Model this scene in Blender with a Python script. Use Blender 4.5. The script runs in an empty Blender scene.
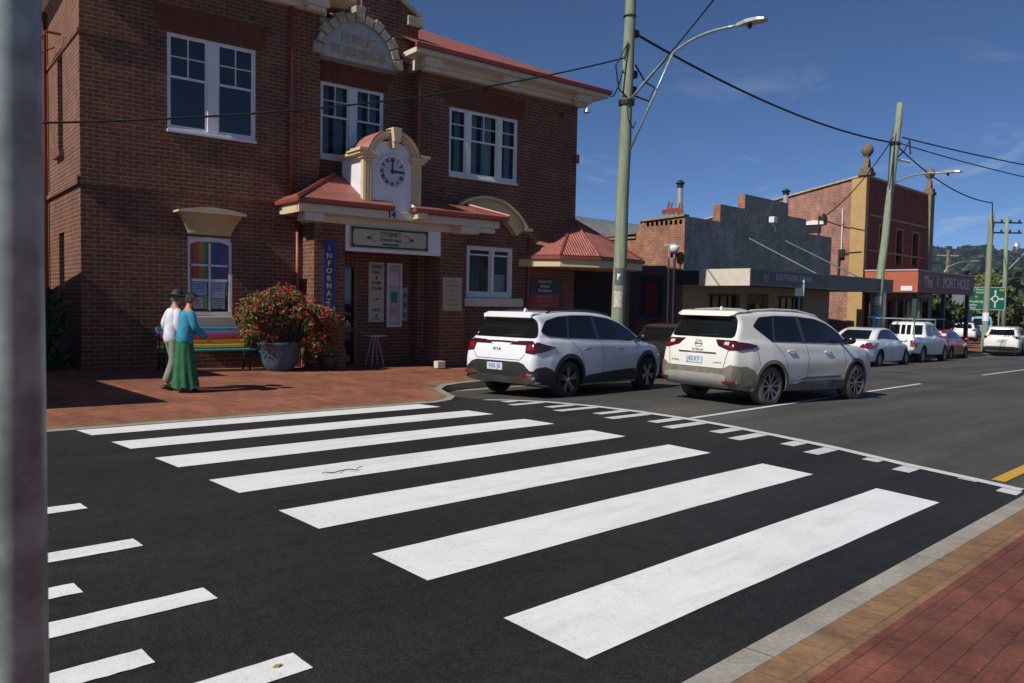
import bpy, bmesh, math, random
import numpy as np
from mathutils import Vector, Matrix
from mathutils.bvhtree import BVHTree
R = math.radians
PI = math.pi
scene = bpy.context.scene
COL = scene.collection

# ------------------------------------------------------------------ object helpers
def tag(o, label=None, cat=None, group=None, kind=None):
    if label: o['label'] = label
    if cat: o['category'] = cat
    if group: o['group'] = group
    if kind: o['kind'] = kind
    return o

def frame(ox, oy, oz, th):
    return Matrix.Translation((ox, oy, oz)) @ Matrix.Rotation(th, 4, 'Z')

WORLD = Matrix.Identity(4)

def thing(name, label, cat, loc=(0, 0, 0), rz=0.0, fr=WORLD, group=None):
    o = bpy.data.objects.new(name, None)
    o.empty_display_size = 0.2
    COL.objects.link(o)
    o.matrix_world = fr @ Matrix.Translation(loc) @ Matrix.Rotation(rz, 4, 'Z')
    return tag(o, label, cat, group)

def copy_tree(o, parent=None):
    c = o.copy(); COL.objects.link(c)
    if parent is not None: c.parent = parent
    for ch in list(o.children): copy_tree(ch, c)
    return c

class MB:
    """collects shapes into one mesh"""
    def __init__(s):
        s.v = []; s.f = []; s.mi = []; s.m = 0; s.sm = []; s.smooth = False
    def add(s, vs, fs):
        n = len(s.v); s.v += [tuple(p) for p in vs]
        for f in fs:
            s.f.append(tuple(i + n for i in f)); s.mi.append(s.m); s.sm.append(s.smooth)
    def box(s, x0, x1, y0, y1, z0, z1):
        s.add([(x0,y0,z0),(x1,y0,z0),(x1,y1,z0),(x0,y1,z0),(x0,y0,z1),(x1,y0,z1),(x1,y1,z1),(x0,y1,z1)],
              [(0,3,2,1),(4,5,6,7),(0,1,5,4),(1,2,6,5),(2,3,7,6),(3,0,4,7)])
    def beam(s, a, b, w, h, up=(0,0,1)):
        a = Vector(a); b = Vector(b); d = (b-a).normalized(); u = Vector(up)
        r = d.cross(u)
        if r.length < 1e-4: r = Vector((1,0,0))
        r.normalize(); u = r.cross(d)
        P = []
        for c in (a, b):
            for sx, sy in ((-1,-1),(1,-1),(1,1),(-1,1)): P.append(c + r*(sx*w/2) + u*(sy*h/2))
        s.add(P, [(0,1,2,3),(7,6,5,4),(0,4,5,1),(1,5,6,2),(2,6,7,3),(3,7,4,0)])
    def prism(s, pts, axis, a0, a1):
        """2D polygon extruded along axis 'x','y' or 'z'"""
        def P(p, a):
            return {'x': (a, p[0], p[1]), 'y': (p[0], a, p[1]), 'z': (p[0], p[1], a)}[axis]
        n = len(pts)
        s.add([P(p, a0) for p in pts] + [P(p, a1) for p in pts],
              [tuple(range(n)), tuple(range(2*n-1, n-1, -1))] + [(i, (i+1) % n, (i+1) % n + n, i+n)[::-1] for i in range(n)])
    def tube(s, pts, r, n=10, cap=True):
        pts = [Vector(p) for p in pts]; rr = r if isinstance(r, (list, tuple)) else [r]*len(pts)
        rings = []; ref = None
        for i, p in enumerate(pts):
            d = (pts[min(i+1, len(pts)-1)] - pts[max(i-1, 0)]).normalized()
            if ref is None:
                ref = d.orthogonal().normalized()
            ref = (ref - d*ref.dot(d))
            if ref.length < 1e-5: ref = d.orthogonal()
            ref.normalize(); b = d.cross(ref)
            rings.append([p + (ref*math.cos(2*PI*k/n) + b*math.sin(2*PI*k/n))*rr[i] for k in range(n)])
        V = [q for g in rings for q in g]; F = []
        for i in range(len(pts)-1):
            for k in range(n):
                F.append((i*n+k, i*n+(k+1) % n, (i+1)*n+(k+1) % n, (i+1)*n+k))
        if cap:
            F.append(tuple(range(n-1, -1, -1))); F.append(tuple((len(pts)-1)*n+k for k in range(n)))
        s.add(V, F)
    def lathe(s, prof, c=(0,0,0), axis='z', n=24, close=False):
        V = []; F = []
        for r, h in prof:
            for k in range(n):
                a = 2*PI*k/n; x = r*math.cos(a); y = r*math.sin(a)
                if axis == 'z': V.append((c[0]+x, c[1]+y, c[2]+h))
                elif axis == 'y': V.append((c[0]+x, c[1]+h, c[2]+y))
                else: V.append((c[0]+h, c[1]+x, c[2]+y))
        m = len(prof)
        for i in range(m-1 if not close else m):
            j = (i+1) % m
            for k in range(n): F.append((i*n+k, i*n+(k+1) % n, j*n+(k+1) % n, j*n+k))
        s.add(V, F)
    def disc(s, c, r, axis='y', n=32):
        V = []
        for k in range(n):
            a = 2*PI*k/n; x = r*math.cos(a); y = r*math.sin(a)
            V.append({'y': (c[0]+x, c[1], c[2]+y), 'z': (c[0]+x, c[1]+y, c[2]), 'x': (c[0], c[1]+x, c[2]+y)}[axis])
        s.add(V, [tuple(range(n))])
    def build(s, name, mats, parent=None, bevel=0, seg=2, sub=0, fr=None, fixn=True, auto=None):
        me = bpy.data.meshes.new(name)
        me.from_pydata(s.v, [], s.f)
        if not isinstance(mats, (list, tuple)): mats = [mats]
        for m in mats: me.materials.append(m)
        for i, p in enumerate(me.polygons):
            p.material_index = s.mi[i]; p.use_smooth = s.sm[i]
        if fixn:
            bm = bmesh.new(); bm.from_mesh(me)
            bmesh.ops.recalc_face_normals(bm, faces=bm.faces[:]); bm.to_mesh(me); bm.free()
        o = bpy.data.objects.new(name, me); COL.objects.link(o)
        if parent is not None: o.parent = parent
        elif fr is not None: o.matrix_world = fr
        if bevel:
            b = o.modifiers.new('b', 'BEVEL'); b.width = bevel; b.segments = seg; b.limit_method = 'ANGLE'; b.angle_limit = R(40)
            o2 = o.evaluated_get(bpy.context.evaluated_depsgraph_get())
            nm = bpy.data.meshes.new_from_object(o2); o.modifiers.clear(); o.data = nm; me = nm
        if sub:
            b = o.modifiers.new('s', 'SUBSURF'); b.levels = sub; b.render_levels = sub
            o2 = o.evaluated_get(bpy.context.evaluated_depsgraph_get())
            nm = bpy.data.meshes.new_from_object(o2); o.modifiers.clear(); o.data = nm; me = nm
        me.name = name
        uvmap(me)
        return o

def uvmap(me):
    """metre-scaled UV: u along the horizontal of each face, v up its slope"""
    if not me.uv_layers: me.uv_layers.new(name='UVMap')
    uv = me.uv_layers.active.data
    for p in me.polygons:
        n = p.normal
        if abs(n.z) > 0.999: ua = Vector((1,0,0)); va = Vector((0,1,0))
        else:
            ua = Vector((-n.y, n.x, 0)).normalized()
            if abs(ua.x) > abs(ua.y):
                if ua.x < 0: ua = -ua
            elif ua.y < 0: ua = -ua
            va = n.cross(ua)
            if va.z < 0: va = -va
        for li in p.loop_indices:
            c = me.vertices[me.loops[li].vertex_index].co
            uv[li].uv = (c.dot(ua), c.dot(va))

# ------------------------------------------------------------------ materials
class NT:
    def __init__(s, name):
        s.m = bpy.data.materials.new(name); s.m.use_nodes = True
        s.t = s.m.node_tree; s.t.nodes.clear()
        s.out = s.n('ShaderNodeOutputMaterial'); s.b = s.n('ShaderNodeBsdfPrincipled')
        s.l(s.b.outputs[0], s.out.inputs[0])
    def n(s, t, **k):
        x = s.t.nodes.new(t)
        for a, b in k.items():
            if hasattr(x, a): setattr(x, a, b)
        return x
    def l(s, a, b): s.t.links.new(a, b)
    def set(s, **k):
        for a, b in k.items():
            nm = {'color': 'Base Color', 'rough': 'Roughness', 'metal': 'Metallic', 'spec': 'Specular IOR Level', 'coat': 'Coat Weight', 'coatr': 'Coat Roughness', 'alpha': 'Alpha', 'trans': 'Transmission Weight', 'ior': 'IOR', 'sheen': 'Sheen Weight'}[a]
            s.b.inputs[nm].default_value = (*b, 1) if nm == 'Base Color' else b
    def noise(s, scale, detail=4, rough=.55, src=None, dist=0):
        x = s.n('ShaderNodeTexNoise'); x.inputs['Scale'].default_value = scale; x.inputs['Detail'].default_value = detail
        x.inputs['Roughness'].default_value = rough; x.inputs['Distortion'].default_value = dist
        if src is not None: s.l(src, x.inputs['Vector'])
        return x.outputs['Fac']
    def ramp(s, fac, stops):
        x = s.n('ShaderNodeValToRGB'); e = x.color_ramp.elements
        while len(e) < len(stops): e.new(.5)
        for i, (p, c) in enumerate(stops):
            e[i].position = p; e[i].color = (*c, 1) if len(c) == 3 else c
        s.l(fac, x.inputs[0]); return x.outputs[0]
    def mix(s, fac, a, b, mode='MIX'):
        x = s.n('ShaderNodeMix'); x.data_type = 'RGBA'; x.blend_type = mode
        for i, q in ((0, fac), (6, a), (7, b)):
            if isinstance(q, (int, float)): x.inputs[i].default_value = q
            elif isinstance(q, tuple): x.inputs[i].default_value = (*q, 1)
            else: s.l(q, x.inputs[i])
        return x.outputs[2]
    def math(s, op, a, b=0, clamp=False):
        x = s.n('ShaderNodeMath'); x.operation = op; x.use_clamp = clamp
        for i, q in ((0, a), (1, b)):
            if isinstance(q, (int, float)): x.inputs[i].default_value = q
            else: s.l(q, x.inputs[i])
        return x.outputs[0]
    def bump(s, h, strength=.3, dist=.01):
        x = s.n('ShaderNodeBump'); x.inputs['Strength'].default_value = strength; x.inputs['Distance'].default_value = dist
        s.l(h, x.inputs['Height']); s.l(x.outputs[0], s.b.inputs['Normal']); return x.outputs[0]
    def obj(s): return s.n('ShaderNodeTexCoord').outputs['Object']
    def uv(s): return s.n('ShaderNodeTexCoord').outputs['UV']

def S(h):
    """sRGB hex/255 tuple -> linear"""
    def f(c):
        c /= 255; return c/12.92 if c <= .04045 else ((c+.055)/1.055)**2.4
    return tuple(f(c) for c in h)

def mat(name, col, rough=.6, var=.15, vs=3, bump=0, bs=60, metal=0, spec=.5, coat=0, dirt=None, fine=0, fs=80):
    N = NT(name); N.set(rough=rough, metal=metal, spec=spec, coat=coat, coatr=.05)
    c0 = N.obj()
    a = tuple(x*(1-var) for x in col); b = tuple(min(1, x*(1+var)) for x in col)
    o = N.ramp(N.noise(vs, 5, src=c0), [(.3, a), (.7, b)])
    if fine:
        o = N.mix(fine, o, N.ramp(N.noise(fs, 3, src=c0), [(.35, (0,0,0)), (.65, (1,1,1))]), 'OVERLAY')
    if dirt:
        dc, amt, sc = dirt
        o = N.mix(N.math('MULTIPLY', N.ramp(N.noise(sc, 6, .7, src=c0), [(.45, (0,0,0)), (.75, (1,1,1))]), amt), o, dc)
    N.l(o, N.b.inputs['Base Color'])
    if bump: N.bump(N.noise(bs, 3, src=c0), bump, .01)
    return N.m

def brick_mat(name, c1, c2, mortar, bw=.24, bh=.086, ms=.011, rot=False, rough=.85, stain=.35, bump=.5, offset=.5, ef=None, extra=None):
    N = NT(name); N.set(rough=rough, spec=.25)
    uv = N.uv()
    mp = N.n('ShaderNodeMapping'); N.l(uv, mp.inputs[0])
    if rot: mp.inputs['Rotation'].default_value = (0, 0, PI/2)
    vec = mp.outputs[0]
    bt = N.n('ShaderNodeTexBrick'); N.l(vec, bt.inputs['Vector'])
    bt.offset = offset
    bt.inputs['Scale'].default_value = 1; bt.inputs['Brick Width'].default_value = bw; bt.inputs['Row Height'].default_value = bh
    bt.inputs['Mortar Size'].default_value = ms; bt.inputs['Mortar Smooth'].default_value = .15; bt.inputs['Bias'].default_value = 0
    bt.inputs['Color1'].default_value = (*c1, 1); bt.inputs['Color2'].default_value = (*c2, 1); bt.inputs['Mortar'].default_value = (*mortar, 1)
    col = bt.outputs['Color']
    if extra:     # odd bricks of another colour, picked by a second brick lattice of the same size
        b2 = N.n('ShaderNodeTexBrick'); N.l(vec, b2.inputs['Vector']); b2.offset = offset
        for k, q in (('Scale', 1), ('Brick Width', bw), ('Row Height', bh), ('Mortar Size', ms), ('Bias', -.55)): b2.inputs[k].default_value = q
        b2.inputs['Color1'].default_value = (0,0,0,1); b2.inputs['Color2'].default_value = (1,1,1,1); b2.inputs['Mortar'].default_value = (0,0,0,1)
        col = N.mix(N.math('MULTIPLY', b2.outputs['Color'], .75), col, extra)
    n1 = N.noise(1.1, 6, .65, src=uv); n2 = N.noise(34, 3, src=uv); n3 = N.noise(4.5, 5, .7, src=uv, dist=.4)
    col = N.mix(stain*.9, col, N.ramp(n3, [(.32, (.28,.26,.25)), (.68, (.80,.76,.72))]), 'OVERLAY')
    mpv = N.n('ShaderNodeMapping'); N.l(uv, mpv.inputs[0]); mpv.inputs['Scale'].default_value = (2.2,.16,1)
    col = N.mix(stain*.5, col, N.ramp(N.noise(1.0, 5, .7, src=mpv.outputs[0]), [(.35, (.25,.24,.23)), (.65, (.75,.73,.70))]), 'OVERLAY')
    col = N.mix(stain, col, N.ramp(n1, [(.3, (.25,.22,.2)), (.72, (.85,.8,.76))]), 'OVERLAY')
    col = N.mix(.35, col, N.ramp(n2, [(.3, (.3,.3,.3)), (.7, (.75,.75,.75))]), 'OVERLAY')
    N.l(col, N.b.inputs['Base Color'])
    h = N.math('SUBTRACT', N.math('MULTIPLY', n2, .35), bt.outputs['Fac'])
    N.bump(h, bump, .008)
    return N.m

def corrug(name, col, pitch=.076, var=.2, rough=.5, along='x', dirt=None):
    N = NT(name); N.set(rough=rough, spec=.4)
    uv = N.uv()
    sp = N.n('ShaderNodeSeparateXYZ'); N.l(uv, sp.inputs[0])
    w = N.math('SINE', N.math('MULTIPLY', sp.outputs[0], 2*PI/pitch))
    n = N.noise(2.2, 6, .65, src=uv)
    o = N.ramp(n, [(.3, tuple(x*(1-var) for x in col)), (.7, tuple(min(1, x*(1+var)) for x in col))])
    if dirt: o = N.mix(N.math('MULTIPLY', N.ramp(N.noise(9, 5, .7, src=uv), [(.5, (0,0,0)), (.8, (1,1,1))]), .6), o, dirt)
    N.l(o, N.b.inputs['Base Color'])
    N.bump(w, 1.0, .012)
    return N.m

M = {}
M['brick'] = brick_mat('brick_wall', (.175,.066,.040), (.080,.034,.025), (.21,.165,.13), ms=.009, stain=.35, extra=(.27,.13,.07))
M['brick_side'] = M['brick']
M['soldier'] = brick_mat('brick_soldier', (.17,.045,.026), (.12,.036,.024), (.10,.06,.045), bw=.24, bh=.086, rot=True, stain=.2)
M['shopbrick'] = brick_mat('brick_shop', (.29,.125,.08), (.20,.09,.062), (.28,.21,.16), stain=.5, extra=(.42,.26,.15))
M['cornerbrick'] = brick_mat('brick_corner', (.33,.14,.10), (.22,.105,.085), (.32,.25,.21), stain=.5, extra=(.36,.22,.17))
M['maroon'] = brick_mat('brick_maroon', (.26,.078,.068), (.20,.062,.056), (.16,.06,.055), stain=.3)
M['greybrick'] = brick_mat('brick_grey_painted', (.33,.355,.335), (.28,.305,.29), (.21,.23,.22), stain=.5, bump=.8)
M['coping'] = mat('lichen_coping', (.27,.21,.11), .9, .35, 6, .4, 40)
M['paver'] = brick_mat('paver_town', (.27,.105,.066), (.185,.070,.046), (.14,.08,.055), bw=.225, bh=.11, ms=.009, stain=.55, bump=.25, extra=(.36,.17,.10))
M['paver_near'] = brick_mat('paver_near', (.175,.064,.047), (.118,.047,.037), (.075,.04,.032), bw=.232, bh=.115, ms=.004, stain=.5, bump=.5, extra=(.20,.085,.055), offset=.5)
M['paver_tan'] = brick_mat('paver_tan', (.235,.145,.082), (.185,.115,.068), (.13,.085,.055), bw=.235, bh=.40, ms=.004, stain=.5, bump=.4, extra=(.16,.125,.085))
M['kerb'] = brick_mat('kerb_concrete', (.29,.28,.25), (.25,.24,.215), (.12,.11,.10), bw=2.4, bh=3.0, ms=.006, stain=.3, bump=.2)
M['cream'] = mat('cream_paint', (.62,.50,.30), .55, .06, 3, dirt=((.3,.24,.15), .25, 5))
M['creampale'] = mat('pale_cream_paint', (.62,.565,.46), .5, .05, 3, dirt=((.3,.25,.18), .25, 5))
M['stone'] = mat('weathered_render', (.42,.38,.29), .85, .3, 8, .5, 50, dirt=((.09,.085,.07), .7, 14))
M['white'] = mat('white_paint', (.74,.74,.76), .45, .04, 3, dirt=((.4,.38,.34), .2, 7))
M['redpaint'] = mat('red_gutter_paint', (.235,.05,.034), .45, .12, 3)
M['redroof'] = corrug('red_corrugated', (.33,.098,.072), dirt=(.22,.12,.10), var=.3)
M['redroof_w'] = corrug('faded_red_corrugated', (.38,.125,.10), dirt=(.36,.28,.22), var=.35)
M['greyroof'] = corrug('grey_corrugated', (.17,.19,.21), var=.25)
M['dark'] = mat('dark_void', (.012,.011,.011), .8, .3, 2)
M['black'] = mat('black_plastic', (.018,.018,.019), .5, .15, 5)
M['blackgloss'] = mat('black_gloss', (.01,.01,.011), .12, .1, 5)
M['wood'] = mat('brown_timber', (.16,.085,.035), .55, .25, 6)
M['curtain'] = mat('curtain', (.30,.56,.62), .9, .2, 7)
M['galv'] = mat('galvanised_steel', (.30,.38,.37), .36, .2, 14, .06, 30, metal=.3, fine=.25, fs=22)
M['steel'] = mat('painted_steel', (.45,.46,.46), .4, .1, 5, metal=.4)
M['cable'] = mat('black_cable', (.012,.012,.013), .6, .1, 3)

def glass(name, col, rough=.04, spec=.9, alpha=1):
    N = NT(name); N.set(rough=rough, spec=spec)
    o = N.ramp(N.noise(1.4, 2, src=N.obj()), [(.3, tuple(x*.7 for x in col)), (.7, tuple(x*1.3 for x in col))])
    N.l(o, N.b.inputs['Base Color'])
    N.bump(N.noise(1.1, 1, src=N.obj()), .05, .02)
    if alpha < 1: N.b.inputs['Alpha'].default_value = alpha
    return N.m
M['pane'] = glass('window_glass', (.012,.016,.024), .05)
M['pane_see'] = glass('window_glass_clear', (.01,.014,.02), .04, alpha=.30)
M['carglass'] = glass('car_glass', (.008,.009,.010), .04, .45)

def asphalt(name, base, dark, light, fine=.5, patch=1.0, sp=.5):
    N = NT(name); N.set(spec=.3)
    c = N.obj()
    big = N.noise(.35*patch, 6, .6, src=c); ag = N.noise(75, 3, .75, src=c); mid = N.noise(9, 5, .7, src=c)
    mp = N.n('ShaderNodeMapping'); N.l(c, mp.inputs[0]); mp.inputs['Scale'].default_value = (.12, 1.6, 1)
    tr = N.noise(1.0, 5, .6, src=mp.outputs[0])
    col = N.ramp(big, [(.3, dark), (.7, light)])
    col = N.mix(.7, col, N.ramp(tr, [(.3, (.3,.3,.3)), (.7, (.7,.7,.7))]), 'OVERLAY')
    col = N.mix(.35, col, N.ramp(mid, [(.3, (.3,.3,.3)), (.7, (.7,.7,.7))]), 'OVERLAY')
    col = N.mix(fine, col, N.ramp(ag, [(.35, (.15,.15,.15)), (.7, (.95,.95,.95))]), 'OVERLAY')
    spk = N.noise(260, 1, .5, src=c)
    col = N.mix(N.ramp(spk, [(.70, (0,0,0)), (.76, (sp,sp,sp))]), col, (.16,.155,.15))
    N.l(col, N.b.inputs['Base Color'])
    N.l(N.ramp(mid, [(.3, (.62,.62,.62)), (.7, (.85,.85,.85))]), N.b.inputs['Roughness'])
    N.bump(ag, .55, .006)
    return N.m
M['asphalt_new'] = asphalt('asphalt_new', 0, (.0145,.0135,.0138), (.0235,.022,.0222), fine=.85, sp=.8)
M['asphalt_old'] = asphalt('asphalt_old', 0, (.062,.058,.052), (.088,.083,.075), fine=.3, patch=.6, sp=.15)
M['asphalt_bay'] = asphalt('asphalt_bay', 0, (.050,.045,.040), (.085,.078,.07), fine=.3, patch=2, sp=.2)

def roadpaint(name, col, worn, amt=.35, thr=.62):
    N = NT(name); N.set(spec=.35, rough=.6); c = N.obj()
    n = N.noise(2.2, 7, .7, src=c); g = N.noise(150, 2, src=c); e = N.noise(24, 6, .75, src=c)
    o = N.ramp(n, [(.25, tuple(x*.86 for x in col)), (.65, col)])
    o = N.mix(N.math('MULTIPLY', N.ramp(e, [(thr, (0,0,0)), (thr+.16, (1,1,1))]), amt), o, worn)
    o = N.mix(.16, o, N.ramp(g, [(.3, (.1,.1,.1)), (.7, (.9,.9,.9))]), 'OVERLAY')
    o = N.mix(N.ramp(N.noise(190, 1, .5, src=c), [(.28, (.7,.7,.7)), (.33, (0,0,0))]), o, (.05,.05,.05))
    mp = N.n('ShaderNodeMapping'); N.l(c, mp.inputs[0]); mp.inputs['Scale'].default_value = (.35, 3.0, 1)
    o = N.mix(N.math('MULTIPLY', N.ramp(N.noise(1.4, 6, .65, src=mp.outputs[0]), [(.5, (0,0,0)), (.75, (1,1,1))]), .36), o, (.34,.33,.32))
    N.l(o, N.b.inputs['Base Color']); N.bump(g, .35, .004)
    return N.m
M['zebra'] = roadpaint('road_paint_white', (.83,.83,.83), (.14,.14,.14), .6, .58)
M['linepaint'] = roadpaint('road_paint_line', (.66,.66,.65), (.09,.09,.09), .7, .54)
M['yellow'] = roadpaint('road_paint_yellow', (.62,.36,.03), (.12,.10,.07), .6, .55)

def text(name, s, size, mat_, parent=None, loc=(0,0,0), rot=(PI/2,0,0), ext=.004, align='CENTER', fr=None, shear=0, sx=1.0, bold=0.0, spacing=1.0):
    cu = bpy.data.curves.new(name, 'FONT'); cu.body = s; cu.size = size; cu.extrude = ext
    cu.align_x = align; cu.align_y = 'CENTER'; cu.shear = shear; cu.offset = bold; cu.space_character = spacing
    cu.resolution_u = 4
    t = bpy.data.objects.new('tmp', cu); COL.objects.link(t)
    me = bpy.data.meshes.new_from_object(t.evaluated_get(bpy.context.evaluated_depsgraph_get()))
    bpy.data.objects.remove(t)
    me.transform(Matrix.Translation(loc) @ Matrix.Rotation(rot[2], 4, 'Z') @ Matrix.Rotation(rot[0], 4, 'X') @ Matrix.Scale(sx, 4, (1,0,0)))
    me.materials.clear(); me.materials.append(mat_); me.name = name
    o = bpy.data.objects.new(name, me); COL.objects.link(o)
    if parent is not None: o.parent = parent
    elif fr is not None: o.matrix_world = fr
    return o

def flat(name, col, rough=.5, **k): return mat(name, col, rough, .06, 3, **k)

# ------------------------------------------------------------------ ground heights
def Gr(u, v):
    vc = min(max(v, 0), 13)
    uu = min(max(u, -60), 140)
    return -.0174*uu + .0150*vc - .0057*(vc-6)**2
def FPz(u, v):
    uu = min(max(u, -60), 140)
    return -.0174*uu + .05 + .02*(min(v, 19)-10.2)
def NFz(u, v):
    uu = min(max(u, -60), 140)
    return -.0174*uu - .062 + .015*min(1.85-v, 3)
def sheet(name, poly, zf, off, mat_, spacing=.5, skirt=0, label=None, parent=None, kind='structure'):
    bm = bmesh.new()
    vs = [bm.verts.new((p[0], p[1], 0)) for p in poly]; bm.faces.new(vs)
    xs = [p[0] for p in poly]; ys = [p[1] for p in poly]
    sx, sy = spacing if isinstance(spacing, tuple) else (spacing, spacing)
    def cut(a, b, st, no, ax):
        k = math.floor(a/st)+1
        while k*st < b:
            co = (k*st, 0, 0) if ax == 0 else (0, k*st, 0)
            bmesh.ops.bisect_plane(bm, geom=bm.verts[:]+bm.edges[:]+bm.faces[:], plane_co=co, plane_no=no)
            k += 1
    cut(min(xs), max(xs), sx, (1,0,0), 0); cut(min(ys), max(ys), sy, (0,1,0), 1)
    for v in bm.verts: v.co.z = zf(v.co.x, v.co.y) + off
    if skirt:
        ed = [e for e in bm.edges if e.is_boundary]
        r = bmesh.ops.extrude_edge_only(bm, edges=ed)
        for g in r['geom']:
            if isinstance(g, bmesh.types.BMVert): g.co.z -= skirt
    bmesh.ops.recalc_face_normals(bm, faces=bm.faces[:])
    me = bpy.data.meshes.new(name); bm.to_mesh(me); bm.free()
    if len(me.polygons) and sum(p.normal.z*p.area for p in me.polygons) < 0: me.flip_normals()
    me.materials.append(mat_)
    for p in me.polygons: p.use_smooth = False
    uvmap(me)
    o = bpy.data.objects.new(name, me); COL.objects.link(o)
    if parent: o.parent = parent
    elif kind: o['kind'] = kind
    return o

# ------------------------------------------------------------------ roads, footpaths, markings
# kerb outline on the town side: flush at the crossing, round nose, then the parking bay
nose = [(8.3,10.15),(8.75,10.3),(9.15,10.65),(9.35,11.1),(9.6,11.6),(10.1,12.05),(10.8,12.3),(11.6,12.42)]
def offs(pl, d):
    out = []
    for i, p in enumerate(pl):
        a = pl[max(i-1,0)]; b = pl[min(i+1,len(pl)-1)]
        dx, dy = b[0]-a[0], b[1]-a[1]; L = math.hypot(dx, dy) or 1
        out.append((p[0]-dy/L*d, p[1]+dx/L*d))
    return out
kl = [(-40,10.15),(2.0,10.15),(6,10.15)] + nose + [(24,12.42),(60,12.42),(150,12.42)]
sheet('road', [(9.4,1.9)] + [(9.55,3.2),(9.75,4.2),(10.0,5.2),(10.1,6.5),(10.08,7.6),(9.95,9),(9.3,10.3)] + [(9.3,13),(150,13),(150,1.9)], Gr, 0, M['asphalt_old'], (1.5,.5))
sheet('crossing_road', [(-45,1.9),(9.4,1.9),(9.55,3.2),(9.75,4.2),(10.0,5.2),(10.1,6.5),(10.08,7.6),(9.95,9),(9.3,10.3),(9.3,11.2),(-45,11.2)], Gr, .004, M['asphalt_new'], (1.0,.5), skirt=.02)
k1 = offs(kl, .14); k2 = offs(kl, .40)
def strip_sheet(name, A, B, mt, zf, skirt=0, sub=4):
    mb = MB()
    pa = []; pb = []
    for i in range(len(A)-1):
        L = math.hypot(A[i+1][0]-A[i][0], A[i+1][1]-A[i][1]); n = max(1, int(L/1.5))
        for k in range(n):
            t = k/n
            pa.append((A[i][0]*(1-t)+A[i+1][0]*t, A[i][1]*(1-t)+A[i+1][1]*t)); pb.append((B[i][0]*(1-t)+B[i+1][0]*t, B[i][1]*(1-t)+B[i+1][1]*t))
    pa.append(A[-1]); pb.append(B[-1])
    n = len(pa)
    V = [(p[0],p[1],zf(*p)) for p in pa] + [(p[0],p[1],zf(*p)) for p in pb]
    F = [(i, i+1, n+i+1, n+i) for i in range(n-1)]
    if skirt:
        V += [(p[0],p[1],zf(*p)-skirt) for p in pa]; F += [(i, 2*n+i, 2*n+i+1, i+1) for i in range(n-1)]
    mb.add(V, F); o = mb.build(name, mt, fixn=False); o['kind'] = 'structure'
    me = o.data
    if sum(p.normal.z*p.area for p in me.polygons) < 0: me.flip_normals()
    # uv along the strip
    return o
strip_sheet('kerb', kl, k1, M['kerb'], lambda u,v: FPz(u,v)+.012, skirt=.4)
strip_sheet('kerb', k1, k2, M['paver_tan'], lambda u,v: FPz(u,v)+.012).name = 'footpath_edging'
fp = [k2[0]] + k2[1:] + [(150,15.69),(150,46),(-40,46)]
sheet('footpath', fp, FPz, .01, M['paver'], (3,3))
# gutter in the parking bay, darker worn strip
sheet('gutter', [(10.4,11.9),(12.0,12.1),(60,12.1),(150,12.1),(150,12.42),(11.6,12.42),(10.8,12.3),(10.3,12.1)], Gr, .004, M['kerb'], (2,.5))
# near side
sheet('kerb', [(-20,1.78),(60,1.78),(60,1.93),(-20,1.93)], NFz, .012, M['kerb'], (1.5,.5), skirt=.12)
e = sheet('footpath_edging', [(-20,1.55),(60,1.55),(60,1.78),(-20,1.78)], NFz, .010, M['paver_tan'], (1.5,.5))
sheet('footpath', [(-20,-12),(60,-12),(60,1.55),(-20,1.55)], NFz, .010, M['paver_near'], (3,1.5))

# zebra crossing
s0, w, g = 10.075, .56, .635
def rag(a, b, c, d):
    """slightly wandering rectangle"""
    rng = random.Random(int(a*100+c*37)); P = []
    n = 14
    for i in range(n+1): P.append((a+(b-a)*i/n, c+rng.uniform(-.0035,.0035)))
    for i in range(1,4): P.append((b+rng.uniform(-.0012,.0012), c+(d-c)*i/4))
    for i in range(n+1): P.append((b-(b-a)*i/n, d+rng.uniform(-.0035,.0035)))
    for i in range(1,4): P.append((a+rng.uniform(-.0012,.0012), d+(c-d)*i/4))
    return P
uLs = [2.86]*7
for i in range(7):
    s = s0 - i*(w+g)
    o = sheet('zebra_stripe', rag(2.85, 7.875, s-w, s), Gr, .009, M['zebra'], .5)
# piano-key markings, right-hand side
lc = [(2.0,9.37),(3.2,9.5),(4.0,9.7),(4.8,9.83),(5.6,9.97),(6.4,10.06),(7.3,10.08),(8.1,10.05),(9.05,9.88),(9.6,9.6),(9.95,9.3)]
def lu(v):
    for (a, b), (c, d) in zip(lc, lc[1:]):
        if a <= v <= c: return b+(d-b)*(v-a)/(c-a)
    return lc[0][1] if v < 2 else lc[-1][1]
sheet('edge_line', [(b-.17, a) for a, b in lc] + [(b, a) for a, b in lc[::-1]], Gr, .013, M['linepaint'], .5)
for k in range(8):
    v0 = 2.07 + k*1.0
    sheet('ramp_marking', [(8.97,v0-.09),(lu(v0)-.165,v0-.09),(lu(v0)-.165,v0+.09),(8.97,v0+.09)], Gr, .009, M['linepaint'], .5)
    v1 = v0+.42
    if v1 < 9.6: sheet('ramp_marking', [(9.22,v1-.09),(lu(v1)-.165,v1-.09),(lu(v1)-.165,v1+.09),(9.22,v1+.09)], Gr, .009, M['linepaint'], .5)
# left-hand side
for v0 in (2.15,3.12,4.08,5.13,6.2,7.28,8.35,9.3):
    sheet('ramp_marking', rag(.62,1.80,v0-.09,v0+.09), Gr, .009, M['zebra'], .5)
for v0 in (2.6,3.56,4.55,5.65,6.75,7.8,8.85):
    sheet('ramp_marking', rag(.62,1.29,v0-.08,v0+.08), Gr, .009, M['zebra'], .5)
sheet('edge_line', [(.48,2.0),(.62,2.0),(.62,9.9),(.48,9.9)], Gr, .009, M['linepaint'], .5)
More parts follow.
